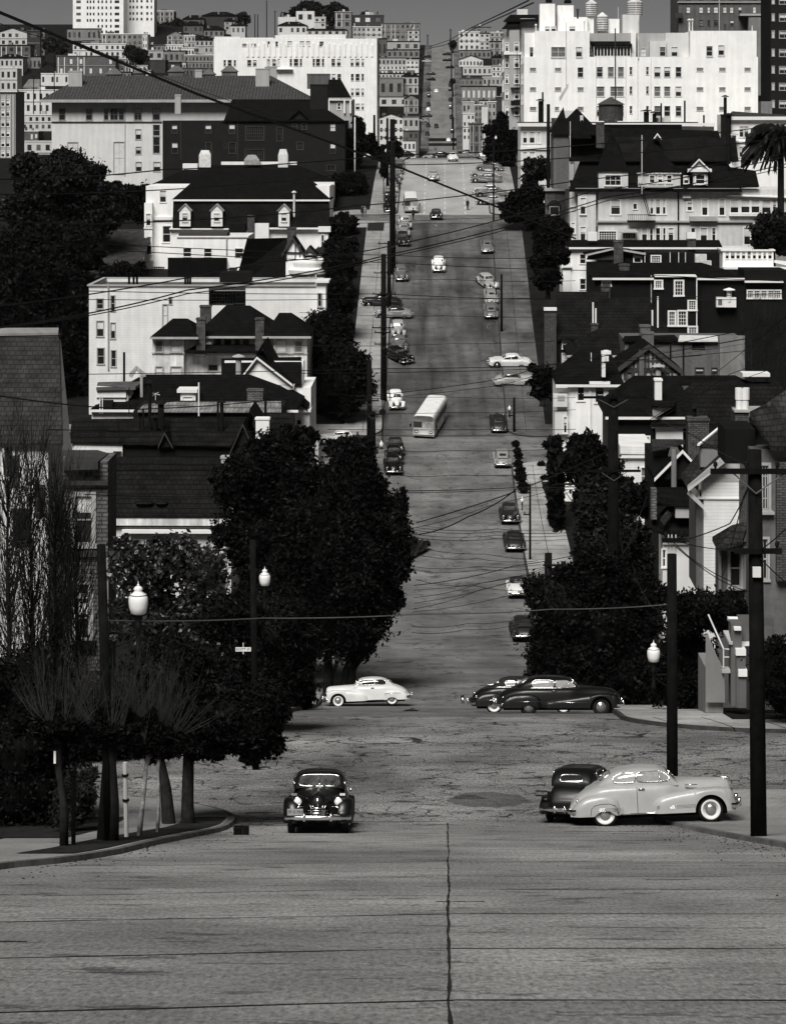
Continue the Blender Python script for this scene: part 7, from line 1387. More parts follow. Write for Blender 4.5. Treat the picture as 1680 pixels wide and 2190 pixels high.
hedge('dark bushes at the corner just left of the white coupe', 0, 560, 1430, 650, 1525, 128, 4, 12000, .13, 'leaf', name='bush', cat='bush', seed=25)
# bare poplars at the left, bare poplar at the right
def poplar(name, label, px, d, ybase, ytop, spread, nb, seed, mat='twig', r0=.12):
    random.seed(seed); p = G(px, ybase) if 0 else P(px, ybase, d); k = d/F; H = (ybase-ytop)*k; root = thing(name, label, 'tree', p); m = MB(); w = spread*k
    m.tube([(0,0,-.4),(.05,0,H*.3),(-.05,.05,H*.65),(0,0,H)], [r0, r0*.8, r0*.4, .01], 7); m.build('trunk', 'bark', root); m = MB()
    for i in range(nb):
        z = H*random.uniform(.05, .85); a = random.uniform(0, 2*math.pi); l = H*random.uniform(.18, .42)*(1-.35*z/H); pts = [Vector((0,0,z))]; dx = Vector((math.cos(a), math.sin(a), 0))*w*random.uniform(.5, 1)
        for t in (.15,.35,.6,.8,1.0): pts.append(Vector((0,0,z))+dx*(t**.6)+Vector((random.uniform(-.05,.05), random.uniform(-.05,.05), l*t)))
        r = random.uniform(.012,.024); m.tube(pts, [r,r*.9,r*.75,r*.55,r*.4,.004], 3, cap=False)
        for q in range(5):
            j = random.randint(1, 4); s_ = pts[j]; e = s_+dx*random.uniform(.1,.4)+Vector((random.uniform(-.35,.35), random.uniform(-.35,.35), random.uniform(.3, 1.0))); m.tube([s_, s_.lerp(e, .5)+Vector((0,0,-.05)), e], [r*.5, r*.35, .003], 3, cap=False)
    m.build('branches', mat, root); return root
for i, (px, yt, lb) in enumerate(((18,930,'bare poplar hard against the left edge'),(68,900,'bare poplar in front of the slate roof'),(120,985,'bare poplar before the white wall of the slate house'),(165,1060,'outermost bare poplar in front of the stone tower'))): poplar('bare_poplar', lb, px, 84+i*1.5, 1640, yt, 62, 190, 30+i, r0=.11)
for i, (v, px, yt, lb) in enumerate(((6,1480,905,'bare poplar at the left of the clump in the right hand gardens'),(6,1560,900,'tallest bare poplar in the right hand garden clump'),(6,1640,940,'bare poplar at the right edge above the slate roofs'))):
    a = c(v, px, yt); poplar('bare_poplar', lb, a[0], 246, 900, a[1], 34, 120, 40+i, 'twig', .2)
random.seed(99)
# pollarded street trees with long shoots
def pollard(label, px, ybase, d, yk, spread, nsh, hsh, trunk='bark', tw=.10, lean=0, mat='twig_pale', nl=7000):
    k = d/F; p = P(px, ybase, d); p.z = -h(d)+.15; root = thing('pollard_tree', label, 'tree', p, group='pollarded trees on the left kerb'); K = (ybase-yk)*k; L_ = lean*k; m = MB(); m.tube([(0,0,-.2),(L_*.3+.03,0,K*.4),(L_*.8-.02,0,K*.8),(L_,0,K)], [tw*1.2,tw,tw*.85,tw*1.1], 9); m.build('trunk', trunk, root, smooth=True)
    S_ = spread*k; knobs = []; m = MB()
    for i in range(7):
        a = 2*math.pi*i/7+random.uniform(-.3,.3); e = Vector((L_+math.cos(a)*S_*random.uniform(.25,.5), math.sin(a)*S_*.35, K+S_*random.uniform(.2,.5))); m.tube([(L_,0,K-.1), Vector((L_,0,K)).lerp(e,.5)+Vector((0,0,.05)), e], [tw*.6,tw*.45,tw*.35], 6); knobs.append(e)
    for i in range(nsh):
        s_ = random.choice(knobs); dx = (s_.x-L_)*random.uniform(.6,1.7)+random.uniform(-.3,.3)*S_; l = hsh*k*random.uniform(.35,1.05); dx *= random.uniform(.6, 1.9); e = s_+Vector((dx, random.uniform(-.3,.3), l)); m1 = s_+Vector((dx*random.uniform(.35,.6), 0, l*.4)); m.tube([s_, m1, m1.lerp(e,.5)+Vector((random.uniform(-.05,.05),0,0)), e], [.010,.008,.006,.002], 3, cap=False)
        for q in range(3): a_ = m1.lerp(e, random.random()); m.tube([a_, a_+Vector((random.uniform(-.12,.12), 0, random.uniform(.08,.2)))], [.005,.002], 3, cap=False)
    m.build('shoots', mat, root)
    V, Fc = leaves([(e.x, e.y, e.z, S_*.3, S_*.25, S_*.2) for e in knobs]+[(L_,0,K+S_*.35,S_*.45,S_*.35,S_*.25),(L_,0,K+S_*.7,S_*.4,S_*.3,S_*.3)], nl, .07, int(px), .4, .55); npmesh('crown', V, Fc, 'leaf', root); return root
pollard('leaning pollard with a white tag on its trunk, nearest the left edge', 137, 1838, 57, 1620, 95, 100, 170, lean=-14, tw=.09)
pollard('pollard with forked pale trunk left of the black street tree', 240, 1818, 60, 1615, 100, 130, 180, tw=.13, lean=0)
pollard('slim pollard with blotched pale bark beside the white stake', 296, 1806, 63.5, 1630, 90, 110, 180, 'bark_pale', .06, 22)
pollard('thinnest blotched pollard just left of the two thick trunks', 336, 1800, 66, 1640, 85, 90, 160, 'bark_pale', .045, 4)
for o in list(bpy.data.objects):
    if o.get('label', '').startswith('leaning pollard'): MB().box(-.04,-.17,2.15,.01,-.13,2.42).build('white_tag', 'trim', o, loc=(-.17,0,-.3))
# stakes and posts by the left kerb
def post(label, px, yb, yt, d, r, mat, name='stake', cat='stake', lean=0, cap=False, bands=()):
    k = d/F; p = P(px, yb, d); p.z = -h(d)+.12; root = thing(name, label, cat, p); H = (yb-yt)*k; MB().tube([(0,0,-.3),(lean*k,0,H)], r, 10).build('shaft', mat, root)
    for q in bands: MB().tube([(lean*k*q,0,H*q-.03),(lean*k*q,0,H*q+.03)], r*1.5, 8).build('tie', 'metal_dark', root)
    if cap: MB().box(-r*1.6,-r*1.6,H-.02,r*1.6,r*1.6,H+.05).build('cap', mat, root)
    return root
post('white painted tree stake with dark ties', 271, 1811, 1650, 62.5, .055, 'w_cream', lean=-4, bands=(.5,.83)); post('short dark post on the grass strip near the left edge', 157, 1835, 1682, 57.5, .05, 'pole', 'post', 'post', cap=True)
post('dark stake leaning beside the forked pollard', 213, 1822, 1640, 60.5, .10, 'pole', lean=16); post('thin dark stake right of the thick trunks', 410, 1782, 1640, 72, .05, 'bark', lean=1); post('low post leaning on the forked pollard', 223, 1822, 1690, 60, .045, 'pole', 'post', 'post', lean=-3)
# the big oak and the garden on the left slope
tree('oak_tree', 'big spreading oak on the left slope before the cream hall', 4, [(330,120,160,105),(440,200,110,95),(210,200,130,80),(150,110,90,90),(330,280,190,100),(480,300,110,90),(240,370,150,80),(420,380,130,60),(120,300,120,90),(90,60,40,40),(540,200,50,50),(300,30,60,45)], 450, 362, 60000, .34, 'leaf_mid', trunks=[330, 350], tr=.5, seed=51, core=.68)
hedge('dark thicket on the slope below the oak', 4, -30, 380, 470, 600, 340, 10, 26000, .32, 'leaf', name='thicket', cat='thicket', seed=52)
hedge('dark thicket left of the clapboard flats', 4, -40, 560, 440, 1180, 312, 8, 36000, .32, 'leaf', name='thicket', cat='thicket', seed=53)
hedge('trimmed dark hedge behind the clapboard flats', 4, 480, 560, 720, 660, 330, 4, 9000, .28, 'leaf', seed=54)
hedge('bushes right of the oak under the cream hall', 4, 560, 190, 730, 330, 385, 5, 12000, .32, 'leaf', name='bush', cat='bush', seed=55)
def spiky(label, v, x, y, d, r, n, name='palm', droop=1.0, mat='leaf_mid', trunk=0, wd=.12):
    X, Y = c(v, x, y); k = d/F; p = P(X, Y, d); root = thing(name, label, 'palm', p); m = MB(); R = r/VW[v][2]*k
    for i in range(n):
        a = random.uniform(0, 2*math.pi); e = random.uniform(-.2, 1.2); pts = []; 
        for t in np.linspace(0, 1, 6): pts.append(Vector((math.cos(a)*R*t*math.cos(e*.6), math.sin(a)*R*t*math.cos(e*.6)*.8, R*(math.sin(e)*t-.75*droop*t*t))))
        for j in range(5):
            s0, s1 = pts[j], pts[j+1]; tng = (s1-s0).normalized(); sd = tng.cross(Vector((0,0,1))).normalized()*R*wd*math.sin((j+.9)/6*math.pi)
            dn = Vector((0,0,-R*.09)); m.add([s0, s1, s1+sd+dn, s0+sd+dn], [(0,1,2,3)]); m.add([s0, s1, s1-sd+dn, s0-sd+dn], [(0,3,2,1)])
    m.build('crown', mat, root)
    if trunk: MB().tube([(0,0,-trunk),(0,0,0)], [.45,.4], 10).build('trunk', 'bark', root)
    return root
spiky('small spiky garden palm on the left slope', 4, 292, 665, 330, 60, 40)
spiky('tall date palm with drooping fronds at the right edge', 3, 1650, 790, 336, 235, 190, name='date_palm', trunk=12, wd=.055)
# along the left pavement
for q in (('shaggy hedge at the foot of the long white column of hedges, left pavement', 0, 655, 660, 745, 900, 292, 5, 9000, .4), ('dark shrub beside the left pavement under the tall hedge', 0, 700, 740, 780, 880, 286, 4, 6000, .38), ('round shrubs by the low wall on the left pavement', 5, 10, 600, 225, 690, 352, 4, 4000, .35),
    ('shrubs behind the low wall beside the tudor house', 5, 20, 460, 190, 600, 368, 4, 4500, .35), ('dark hedge between the tudor house and the left pavement', 5, 10, 680, 180, 880, 335, 5, 6000, .4), ('ivy bank above the lower left pavement', 5, 0, 870, 160, 1100, 318, 5, 6000, .38), ('dark hedge by the brick mansion gate', 5, 30, 170, 290, 320, 408, 5, 5000, .4), ('hedge at the corner of the left cross street', 0, 690, 940, 800, 990, 262, 4, 3500, .35)): hedge(*q, seed=60+len(q[0]) % 17)
tree('street_tree', 'dark tree between brick mansion and left pavement', 2, [(640,900,60,120),(720,880,60,60),(600,980,60,60),(660,780,40,70)], 1060, 440, 6000, .5, seed=71); tree('street_tree', 'thin young tree by the left kerb row on the brow', 5, [(395,140,25,45),(400,90,25,30)], 285, 398, 1400, .3, trunks=[392], tr=.08, seed=72, core=.3)
tree('street_tree', 'clipped flat topped tree at the left end of the brow', 2, [(880,890,45,35),(830,960,40,50),(910,930,30,30)], 1060, 450, 3000, .4, seed=73, core=.6); tree('street_tree', 'small dark tree left of the white house at the street foot', 2, [(740,880,30,60),(800,940,60,50)], 1020, 470, 3000, .45, seed=74)
# right of the street
tree('cypress_tree', 'ragged black cypress at the right end of the brow', 2, [(1520,800,70,80),(1500,900,75,80),(1560,980,70,90),(1450,790,30,30),(1540,730,40,50),(1590,860,50,90),(1480,1000,50,60)], 1100, 446, 9000, .5, seed=81, core=.75)
for q in (('dark broad tree above the upper right pavement', 6, [(120,330,120,90),(230,380,100,70),(60,380,60,50),(190,260,90,60)], 470, 372, 9000, .45), ('dark garden tree beside the white corner wall on the right', 6, [(310,470,90,80),(250,560,60,80),(360,540,60,60)], 700, 345, 7000, .42), ('dark tree leaning over the lower pavement on the right', 6, [(230,660,50,50),(330,620,70,60),(280,750,80,70)], 860, 322, 7000, .4), ('round evergreen in front of the mansion at the right edge', 6, [(1600,470,120,110),(1560,540,90,60),(1660,550,80,70)], 700, 326, 9000, .42), ('pale twiggy tree by the cream house', 3, [(210,990,80,70),(260,1010,60,50),(180,1040,60,50)], 1160, 380, 3500, .35)):
    tree('garden_tree', q[0], q[1], q[2], q[3], q[4], q[5], q[6], 'leaf_mid' if 'round' in q[0] or 'pale' in q[0] else 'leaf', seed=82+len(q[0]) % 13, core=.0 if 'twiggy' in q[0] else .75)
tree('garden_tree', 'dark conical tree over the lower right pavement by the white corner house', 8, [(1450,220,70,90),(1480,160,50,60),(1440,290,60,30),(1530,270,40,60),(1400,125,35,20)], 360, 266, 7000, .32, seed=95)
hedge('tall dark hedge column along the lower right garden wall', 8, 1505, 590, 1590, 1400, 236, 5, 9000, .32, seed=96); hedge('ivy clad pillar beside the white corner house', 9, 270, 740, 480, 1000, 214, 5, 7000, .3, name='ivy', cat='ivy', seed=97); hedge('dark hedge above the small white house', 9, 640, 1045, 800, 1200, 190, 4, 5000, .25, seed=98)
tree('evergreen_tree', 'big black tree at the right kerb above the cross street', 0, [(1230,1400,100,110),(1200,1290,75,80),(1300,1330,110,100),(1280,1240,80,70),(1180,1400,50,90),(1340,1430,90,90),(1160,1290,35,35),(1370,1270,50,60),(1250,1460,110,60)], 1520, 134, 75000, .12, trunks=[1240], tr=.35, seed=99)
tree('evergreen_tree', 'black garden tree behind the big right hand tree, thin and twiggy above', 0, [(1310,1150,65,80),(1270,1100,40,60),(1350,1180,50,70),(1380,1290,45,60),(1300,1050,35,45),(1255,1170,30,50)], 1500, 150, 24000, .15, 'leaf_mid', trunks=[1300], tr=.3, seed=100, core=.55)
tree('evergreen_tree', 'dark tree under the crossarmed pole, above the big right hand tree', 0, [(1285,1010,50,50),(1265,970,30,40),(1320,1070,50,45),(1265,1075,45,50)], 1250, 178, 16000, .19, trunks=[1270], seed=101)
hedge('dark hedge below the grey bay house at the right', 0, 1430, 1270, 1600, 1345, 108, 3, 12000, .09, seed=102); hedge('dark climber beside the stair wall', 0, 1400, 1350, 1515, 1510, 109, 3, 18000, .09, name='creeper', cat='creeper', seed=103); hedge('dark bush at the right edge by the brick house', 0, 1625, 1370, 1720, 1530, 98, 3, 10000, .08, name='bush', cat='bush', seed=104)
# the row of ball shrubs on the right kerb
BS = 'ball clipped shrubs in a row on the right kerb'
for i, (x, y, r, dd, lb) in enumerate(((1280,632,30,276,'highest ball shrub of the right kerb row, at the corner'),(1292,680,30,264,'second ball shrub from the top of the kerb row'),(1300,712,33,258,'third ball shrub from the top of the kerb row'),(1297,766,38,250,'middle ball shrub of the kerb row'),(1310,812,42,243,'third ball shrub from the bottom of the kerb row'),(1314,855,48,236,'second ball shrub from the bottom of the kerb row'),(1332,922,48,224,'lowest and largest ball shrub of the kerb row'))):
    dd = dg(c(8, x, y)[1]+19)
    tree('ball_shrub', lb, 8, [(x,y,r*.85,r*.75,0)], None, dd, 1800, .12, trunks=[x], tr=.06, cat='shrub', group=BS, seed=110+i, limbs=0)
for x, y, dd in ((1452,768,243),(1475,860,232),(1492,925,224)): tree('pavement_shrub', {768:'small round shrub on the upper right pavement bed',860:'dark shrub in the right pavement bed',925:'low shrub at the lower end of the right pavement bed'}[y], 8, [(x,y,26,18,0)], None, dg(c(8, x, y)[1]+8), 700, .16, tr=.05, cat='shrub', seed=130+y, limbs=0)
# woods on the skyline and between the far houses
for q in (('wooded rise with dark trees right of the tower', 1, [(850,170,70,35),(930,180,90,45),(1040,180,70,50),(1090,150,30,35),(800,200,50,40),(880,215,70,30)], 1462, 9000, 1.4),('dark clump of trees beside the steep side street', 1, [(330,275,55,35),(375,290,40,35),(300,250,30,20)], 1330, 3000, 1.3),('dark round trees among the left slope houses', 1, [(830,335,60,40),(800,310,40,30),(860,350,50,30)], 1290, 3500, 1.3),('dark trees round the skyline mansion', 1, [(1350,130,110,35),(1480,110,45,35),(1290,140,50,25),(1440,150,50,30)], 1475, 4500, 1.4),
    ('domed dark tree crowning the skyline', 2, [(350,55,80,45),(300,75,60,25),(410,80,50,40),(385,30,40,22),(210,92,22,12)], 1500, 5000, 1.4),('feathery dark tree on the skyline right of the domed one', 2, [(530,55,45,35),(500,90,50,60),(560,95,50,60),(525,25,25,14)], 1490, 3500, 1.4),('small dark tree over the black skyline house', 2, [(707,92,32,22),(700,115,20,20)], 1470, 1500, 1.2),('dark ball shaped street tree near the top of the far street', 2, [(1238,268,20,20)], 1415, 900, 1.0),('dark round street tree halfway up the far street', 2, [(1237,495,14,14)], 1265, 500, .8)):
    tree('distant_tree', q[0], q[1], q[2], None, q[3], q[4], q[5], 'leaf_far', tr=.4, seed=140+len(q[0]) % 31, core=.85, limbs=0)
# fill of dark scrub under the far houses
# ---------------- poles, wires, lamps, signs, people ----------------
def pole(label, px, yb, yt, d, r, arms=(), lean=0, ground=None, name='utility_pole', mat='pole', group=None, step=False):
    """arms: (row, left column, right column)"""
    k = d/F; p = P(px, yb, d); z = -h(d)+.1 if ground is None else p.z; p.z = z; root = thing(name, label, 'pole', p, group=group); H = -(yt-H0)*k-z
    L_ = lean*k; MB().tube([(0,0,-.4),(L_*.5,0,H*.5),(L_,0,H)], [r, r*.92, r*.82], 12).build('shaft', mat, root, smooth=True)
    for a in arms:
        y, x0, x1 = a[:3]; zz = -(y-H0)*k-z; xx0, xx1 = (x0-px)*k, (x1-px)*k; t = max(.045, min(.065, r*.5)); q = L_*zz/H
        ar = MB().box(xx0, -r-t*1.3, zz-t, xx1, -r, zz+t).build('crossarm', mat, root)
        n = max(1, min(5, int((xx1-xx0)/.75)))
        for i in range(n+1): X_ = xx0+.12+(xx1-xx0-.24)*i/n; MB().lathe([(.03,0),(.03,.05),(.055,.07),(.05,.15),(.02,.18)], X_, -r-t*.6, zz+t, 8).build('insulator', 'metal_dark', ar)
        if xx1-xx0 > 1.6: MB().tube([(q+(xx0-q)*.55, -r-.02, zz), (q, -r-.02, zz-.55), (q+(xx1-q)*.55, -r-.02, zz)], .02, 5).build('brace', 'w_mgrey', root)
    return root
UP = 'tall wooden utility poles along the street'
p1 = pole('thick black utility pole at the right, nearest one, with a pale notice box', 1622, 1790, 962, 63.5, .205, [(1005,1516,1735),(1175,1567,1668)], lean=-9, group=UP)
MB().box(-.10,-.30,-.12,.10,-.2,.13).build('notice_box', 'w_cream', p1, loc=(-.09, 0, -(1220-H0)*63.5/F+h(63.5)-.1)); 
p2 = pole('thick black pole between the two black cars, topped with thin rods and a bar', 1437, 1766, 1185, 77, .175, [(1153,1413,1464)], lean=-1, group=UP)
for x in (-.12,-.02,.1): MB().tube([(x,-.05,-(1190-H0)*77/F+h(77)), (x,-.05,-(1150-H0)*77/F+h(77))], .02, 5).build('rod', 'metal_pale', p2)
pole('black pole with wide crossarm among the right hand trees', 1311, 1500, 834, 142, .33, [(848,1236,1380),(1005,1252,1368)], group=UP)
pole('hidden black pole with dark crossarm left of the small white house', 1243, 1400, 1020, 176, .25, [(1034,1185,1302)], group=UP)
pole('short black pole with small crossarm rising out of the right tree tops', 1172, 1420, 1183, 176, .3, [(1207,1160,1222)], group=UP)
pole('second pole with crossarm low among the right hand trees', 1312, 1520, 1330, 128, .2, [(1150+185,1290,1345)], group=UP) if 0 else None
pole('tall black pole beside the left kerb, upper slope, crossing the brow', 839, 563, 254, 349, .42, [(295,820,862),(520,808,862)], group=UP)
pole('slimmer pole beside the tall one at the left end of the brow', 828, 400, 252, 412, .22, [(294,818,842)], group=UP)
pole('black pole with crossarm by the left driveway cars', 831.7, 672, 515, 331, .3, [(583,799,842)], group=UP)
pole('black pole with four crossarms on the left pavement', 820, 860, 543, 297, .36, [(628,796,846),(700,795,842),(710,800,836),(735,800,836)], group=UP)
pole('black pole with one wide crossarm near the left cross street', 789.7, 958, 770, 276, .3, [(856,770,810)], group=UP)
pole('short black pole with crossarm next to the wide armed one', 797, 958, 880, 275, .32, [(885,774,818)], group=UP)
pole('dark pole in front of the white deco block, left of the brow', 800, 350, 245, 468, .25, group=UP)
pole('black pole in front of the white flats, right of the street', 1172, 420, 222, 372, .3, group=UP)
pole('thin pole by the ridge row of cars on the right', 1055, 470, 300, 380, .13, group=UP)
pole('black pole with lamp bracket on the right kerb, upper dark slope', 1072, 713, 586, 324, .16, [(618,1058,1073)], group=UP)
pole('black pole with lamp bracket on the right kerb above the second crossroads', 1099, 932, 850, 285, .15, [(888,1086,1100)], group=UP)
pole('thin black pole with lamp on the right pavement by the ball shrubs', 1133, 1204, 1035, 223, .10, [(1100,1118,1134)], group=UP)
pole('left foreground pole carrying the big globe lamp', 236, 1817, 1165, 60, .13, lean=-20, group=UP); pole('slim pole carrying the second globe lamp', 547, 1640, 1155, 86, .12, lean=-7, group=UP)
pole('short post beside the white coupe at the far corner', 696, 1500, 1452, 141, .12, group=UP)
for x, yt, yb, d in ((963,61,118,1425),(965,100,210,1285),(967,190,262,1180),(969,250,300,1120)): pole({61:'far street pole on the skyline',100:'far street pole below the skyline one',190:'far street pole halfway down',250:'far street pole near its foot'}[yt], x, yb, yt, d, .35, [(yt+3,x-4,x+4)], group='poles up the far street')
for x, yt, yb in ((914,73,100),(570,0,52),(588,22,52),(545,29,52),(551,30,52)): pole({914:'small skyline pole left of the far street',570:'tallest skyline pole over the far side street',588:'skyline pole with crossarm over the far side street',545:'left skyline pole of a close pair',551:'right skyline pole of a close pair'}[x], x, yb, yt, 1462, .3, [(yt+2,x-4,x+4)] if x in (588, 914) else (), group='poles on the skyline')
for x, yt, yb, lb in ((86,135,165,'upper pole of the steep side street'),(72,160,185,'lower pole of the steep side street'),(116,110,140,'highest pole of the steep side street')): pole(lb, x, yb, yt, 1200, .25, [(yt+3,x-6,x+6)], group='poles of the side street')
pole('white flagpole before the brick mansion', 758.5, 371, 250, 418, .12, name='flagpole', mat='metal_pale')
# lamps
def lamp(label, px, py, w, d, arm=None, stem=1.2):
    """globe of width w columns centred on column px, row py"""
    k = d/F; R = w/2*k; p = P(px, py, d); root = thing('street_lamp', label, 'lamp', p, group='acorn globe street lamps')
    MB().lathe([(R*.55,-R*1.28),(R*.78,-R*1.15),(R*.93,-R*.55),(R,0),(R*.97,R*.4),(R*.85,R*.66),(R*.6,R*.72)], 0,0,0,24).build('globe', 'globe', root, smooth=True)
    MB().lathe([(R*.86,R*.66),(R*.84,R*.74),(R*.5,R*.95),(R*.38,R*1.15),(R*.5,R*1.3),(R*.36,R*1.5),(R*.15,R*1.62)], 0,0,0,20).build('cap', 'globe', root, smooth=True)
    MB().lathe([(R*.87,R*.655),(R*.885,R*.70),(R*.87,R*.745)], 0,0,0,24).build('band', 'globe_band', root); MB().lathe([(R*.1,R*1.6),(R*.12,R*1.75),(R*.04,R*1.85),(R*.03,R*2.1)], 0,0,0,8).build('finial', 'globe', root)
    MB().lathe([(R*.2,-R*4.6*stem),(R*.5,-R*4.2*stem),(R*.25,-R*3.8*stem),(R*.25,-R*2.9),(R*.55,-R*2.5),(R*.3,-R*2.2),(R*.45,-R*1.5),(R*.6,-R*1.27)], 0,0,0,14).build('stem', 'metal_dark', root, smooth=True)
    if arm is not None: X = (arm-px)*k; MB().tube([(X,0,-R*3.2),(X*.35,0,-R*3.2),(0,0,-R*3.4)], R*.12, 6).tube([(X,0,-R*5),(X*.4,0,-R*4.2),(0,0,-R*3.6)], R*.08, 5).build('bracket', 'metal_dark', root)
    return root
lamp('largest white acorn globe, on the left foreground pole', 295.5, 1287, 42, 60.5, 226); lamp('white acorn globe between the dark trees, second largest on the left', 566, 1237, 24.5, 86, 541); lamp('white acorn globe at the right in front of the black tree', 1397, 1398, 28, 77, 1426)
lamp('pale globe lamp in front of the lower right slope pole', 1060, 611, 7, 323, 1070); lamp('small pale globe by the second crossroads at the left', 815, 950, 9, 276, 797); lamp('small globe beside the pole above the second crossroads', 1089, 873, 7, 284, 1098); lamp('small globe at the right pavement pole by the ball shrubs', 1116, 1069, 8, 222.5, 1132); lamp('tiny globe in front of the black cypress', 1060, 294, 5, 438, 1058); lamp('tiny globe beside the white sedan at the left kerb', 829, 841, 8, 298, 822); lamp('tiny globe left of the brow poles', 825, 322, 5, 440, 828)
# street sign
sg = thing('street_sign', 'small white street name sign reading SCOTT ST. among the dark trees', 'sign', P(520, 1389, 86)); k = 86/F
MB().box(-.26,-.01,-.068,.26,.01,.068).build('name_plate', 'trim', sg); text(sg, 'SCOTT ST.', .105, (0,-.016,0), (math.pi/2,0,0), 'plate_ink'); MB().tube([(0,.02,-.16),(0,.02,.06)], .02, 6).tube([(0,.0,.055),(0,.0,.22)], .018, 6).build('bracket', 'metal_pale', sg); MB().tube([(0,.03,0),(.40,.03,0)], .02, 8).build('arm', 'metal_dark', sg)
# kerb side crate
g_ = G(516, 1786); cr = thing('crate', 'small dark wooden box standing at the left kerb end', 'crate', (g_.x, g_.y, g_.z)); MB().box(-.2,-.12,.02,.2,.12,.22).build('box', 'pole', cr); MB().box(-.21,-.13,.2,-.02,-.12,.23).box(.03,-.13,.0,.06,-.12,.22).box(-.21,-.13,0,.2,-.12,.03).build('slats', 'bark', cr)
g_ = G(878, 1522); st_ = MB()
for i in range(14): a = random.uniform(0,6.3); st_.tube([(random.uniform(-.35,.35),random.uniform(-.1,.1),.03),(random.uniform(-.4,.4)+.1*math.cos(a),random.uniform(-.1,.1),.03+random.uniform(0,.12))], .015, 4)
tag(st_.build('fallen_branch', 'twig', None, (g_.x, g_.y, g_.z)), 'fallen leafy twigs on the asphalt behind the white coupe', 'branch')
# stop signs near left cross street
sgn = thing('stop_sign', 'dark eight sided sign seen on its post at the left crossroads corner', 'sign', P(817.5, 945, 281)); sgn.location.z = -h(281)+.1
MB().tube([(0,0,0),(0,0,5.6)], .07, 8).build('post', 'metal_dark', sgn); MB().lathe([(.02,-.03),(.38,-.03),(.38,.03),(.02,.03)], 0,0,3.1,8,axis='y').build('plate', 'metal_dark', sgn)
# wires
def wire(label, pts, r=.02, sag=.3, mat='wire', group='overhead wires over the street'):
    """pts: (x, y, depth) in picture columns and rows"""
    m = MB(); W_ = [P(*q) for q in pts]; o = W_[0].copy(); q = []
    for a, b_ in zip(W_[:-1], W_[1:]):
        n = 12
        for i in range(n): t = i/n; p = a.lerp(b_, t); p.z -= sag*4*t*(1-t); q.append(p-o)
    q.append(W_[-1]-o); m.tube(q, r, 5); ob = m.build('overhead_wire', mat, None, o); return tag(ob, label, 'wire', group)
WR = [
 ('thickest cable slanting down from the top left corner past the tiled roof',[(-10,22,40),(420,200,52),(860,360,66),(1230,510,80)],.028,.0),
 ('thin cable running just above the thickest slanting cable',[(-10,45,120),(160,88,140),(600,250,200)],.02,.2),
 ('upper of two long cables crossing the street below the brow',[(-10,383,100),(350,362,108),(840,330,120),(1240,310,130),(1700,262,140)],.028,.1),
 ('lower of two long cables crossing the street below the brow',[(-10,415,100),(500,395,110),(860,352,120),(1300,330,130),(1700,290,140)],.025,.1),
 ('cable crossing left to right over the dormer villa',[(-10,470,95),(300,475,105),(760,440,118),(1240,385,130),(1700,325,140)],.028,.1),
 ('long rising cable over the middle of the street, upper of a pair',[(-10,655,90),(560,560,105),(860,520,118),(1260,410,130),(1700,330,140)],.026,.15),
 ('long rising cable over the middle of the street, lower of a pair',[(-10,700,90),(400,620,100),(850,540,118),(1300,420,130),(1700,345,140)],.028,.15),
 ('third long rising cable close under the pair',[(-10,702,92),(400,628,102),(850,545,120),(1300,428,132),(1700,352,142)],.022,.15),
 ('level wire over the driveway cars, upper',[(190,622,200),(820,628,230),(1180,640,240),(1700,626,230)],.035,.1),('level wire over the driveway cars, lower',[(190,640,200),(820,638,230),(1180,636,240),(1700,640,230)],.03,.1),
 ('level wire above the white sedan on the dark slope',[(200,520,200),(850,546,230),(1150,552,240)],.035,.1),('second level wire above the white sedan',[(200,532,200),(850,562,230),(1250,578,240),(1700,602,240)],.035,.1),
 ('wire from the left trees up to the right above the bus, upper',[(760,848,200),(1040,815,190),(1160,782,180),(1620,700,160),(1700,668,150)],.028,.1),('wire from the left trees up to the right above the bus, lower',[(760,855,200),(1060,825,190),(1170,793,180),(1700,705,150)],.022,.1),
 ('level wire above the two pale driveway cars',[(190,800,200),(820,788,230),(1120,783,240),(1500,760,230)],.035,.05),('second level wire above the two pale driveway cars',[(640,798,220),(900,795,232),(1130,789,240),(1700,740,230)],.03,.05),
 ('level wire across the bus front, upper',[(700,918,220),(1100,918,235),(1230,918,235)],.03,.05),('level wire across the bus front, lower',[(700,930,220),(1100,931,235),(1230,932,235)],.025,.05),('wire along the dark roofs at the left',[(-10,845,95),(300,875,120),(620,850,160)],.03,.1),
 ('level wire over the shaded left roofs',[(100,918,120),(400,921,150),(620,922,180)],.025,.05),('wire over the broad shingle roof',[(180,1057,110),(470,1062,130)],.022,.05),
 ('thick service wire rising right from the evergreen, upper',[(890,1118,140),(1100,1052,132),(1311,960,140)],.03,.05),('thick service wire rising right from the evergreen, lower',[(895,1143,140),(1000,1105,136),(1105,1045,132)],.035,.15),
 ('thin service wire between the two thick ones',[(890,1128,140),(1050,1080,134),(1311,1010,140)],.015,.1),('pair of level wires above the dark tree, upper',[(835,1050,170),(1100,1043,175),(1240,1040,176)],.03,.05),('pair of level wires above the dark tree, lower',[(835,1054,170),(1100,1047,175),(1240,1046,176)],.02,.05)]
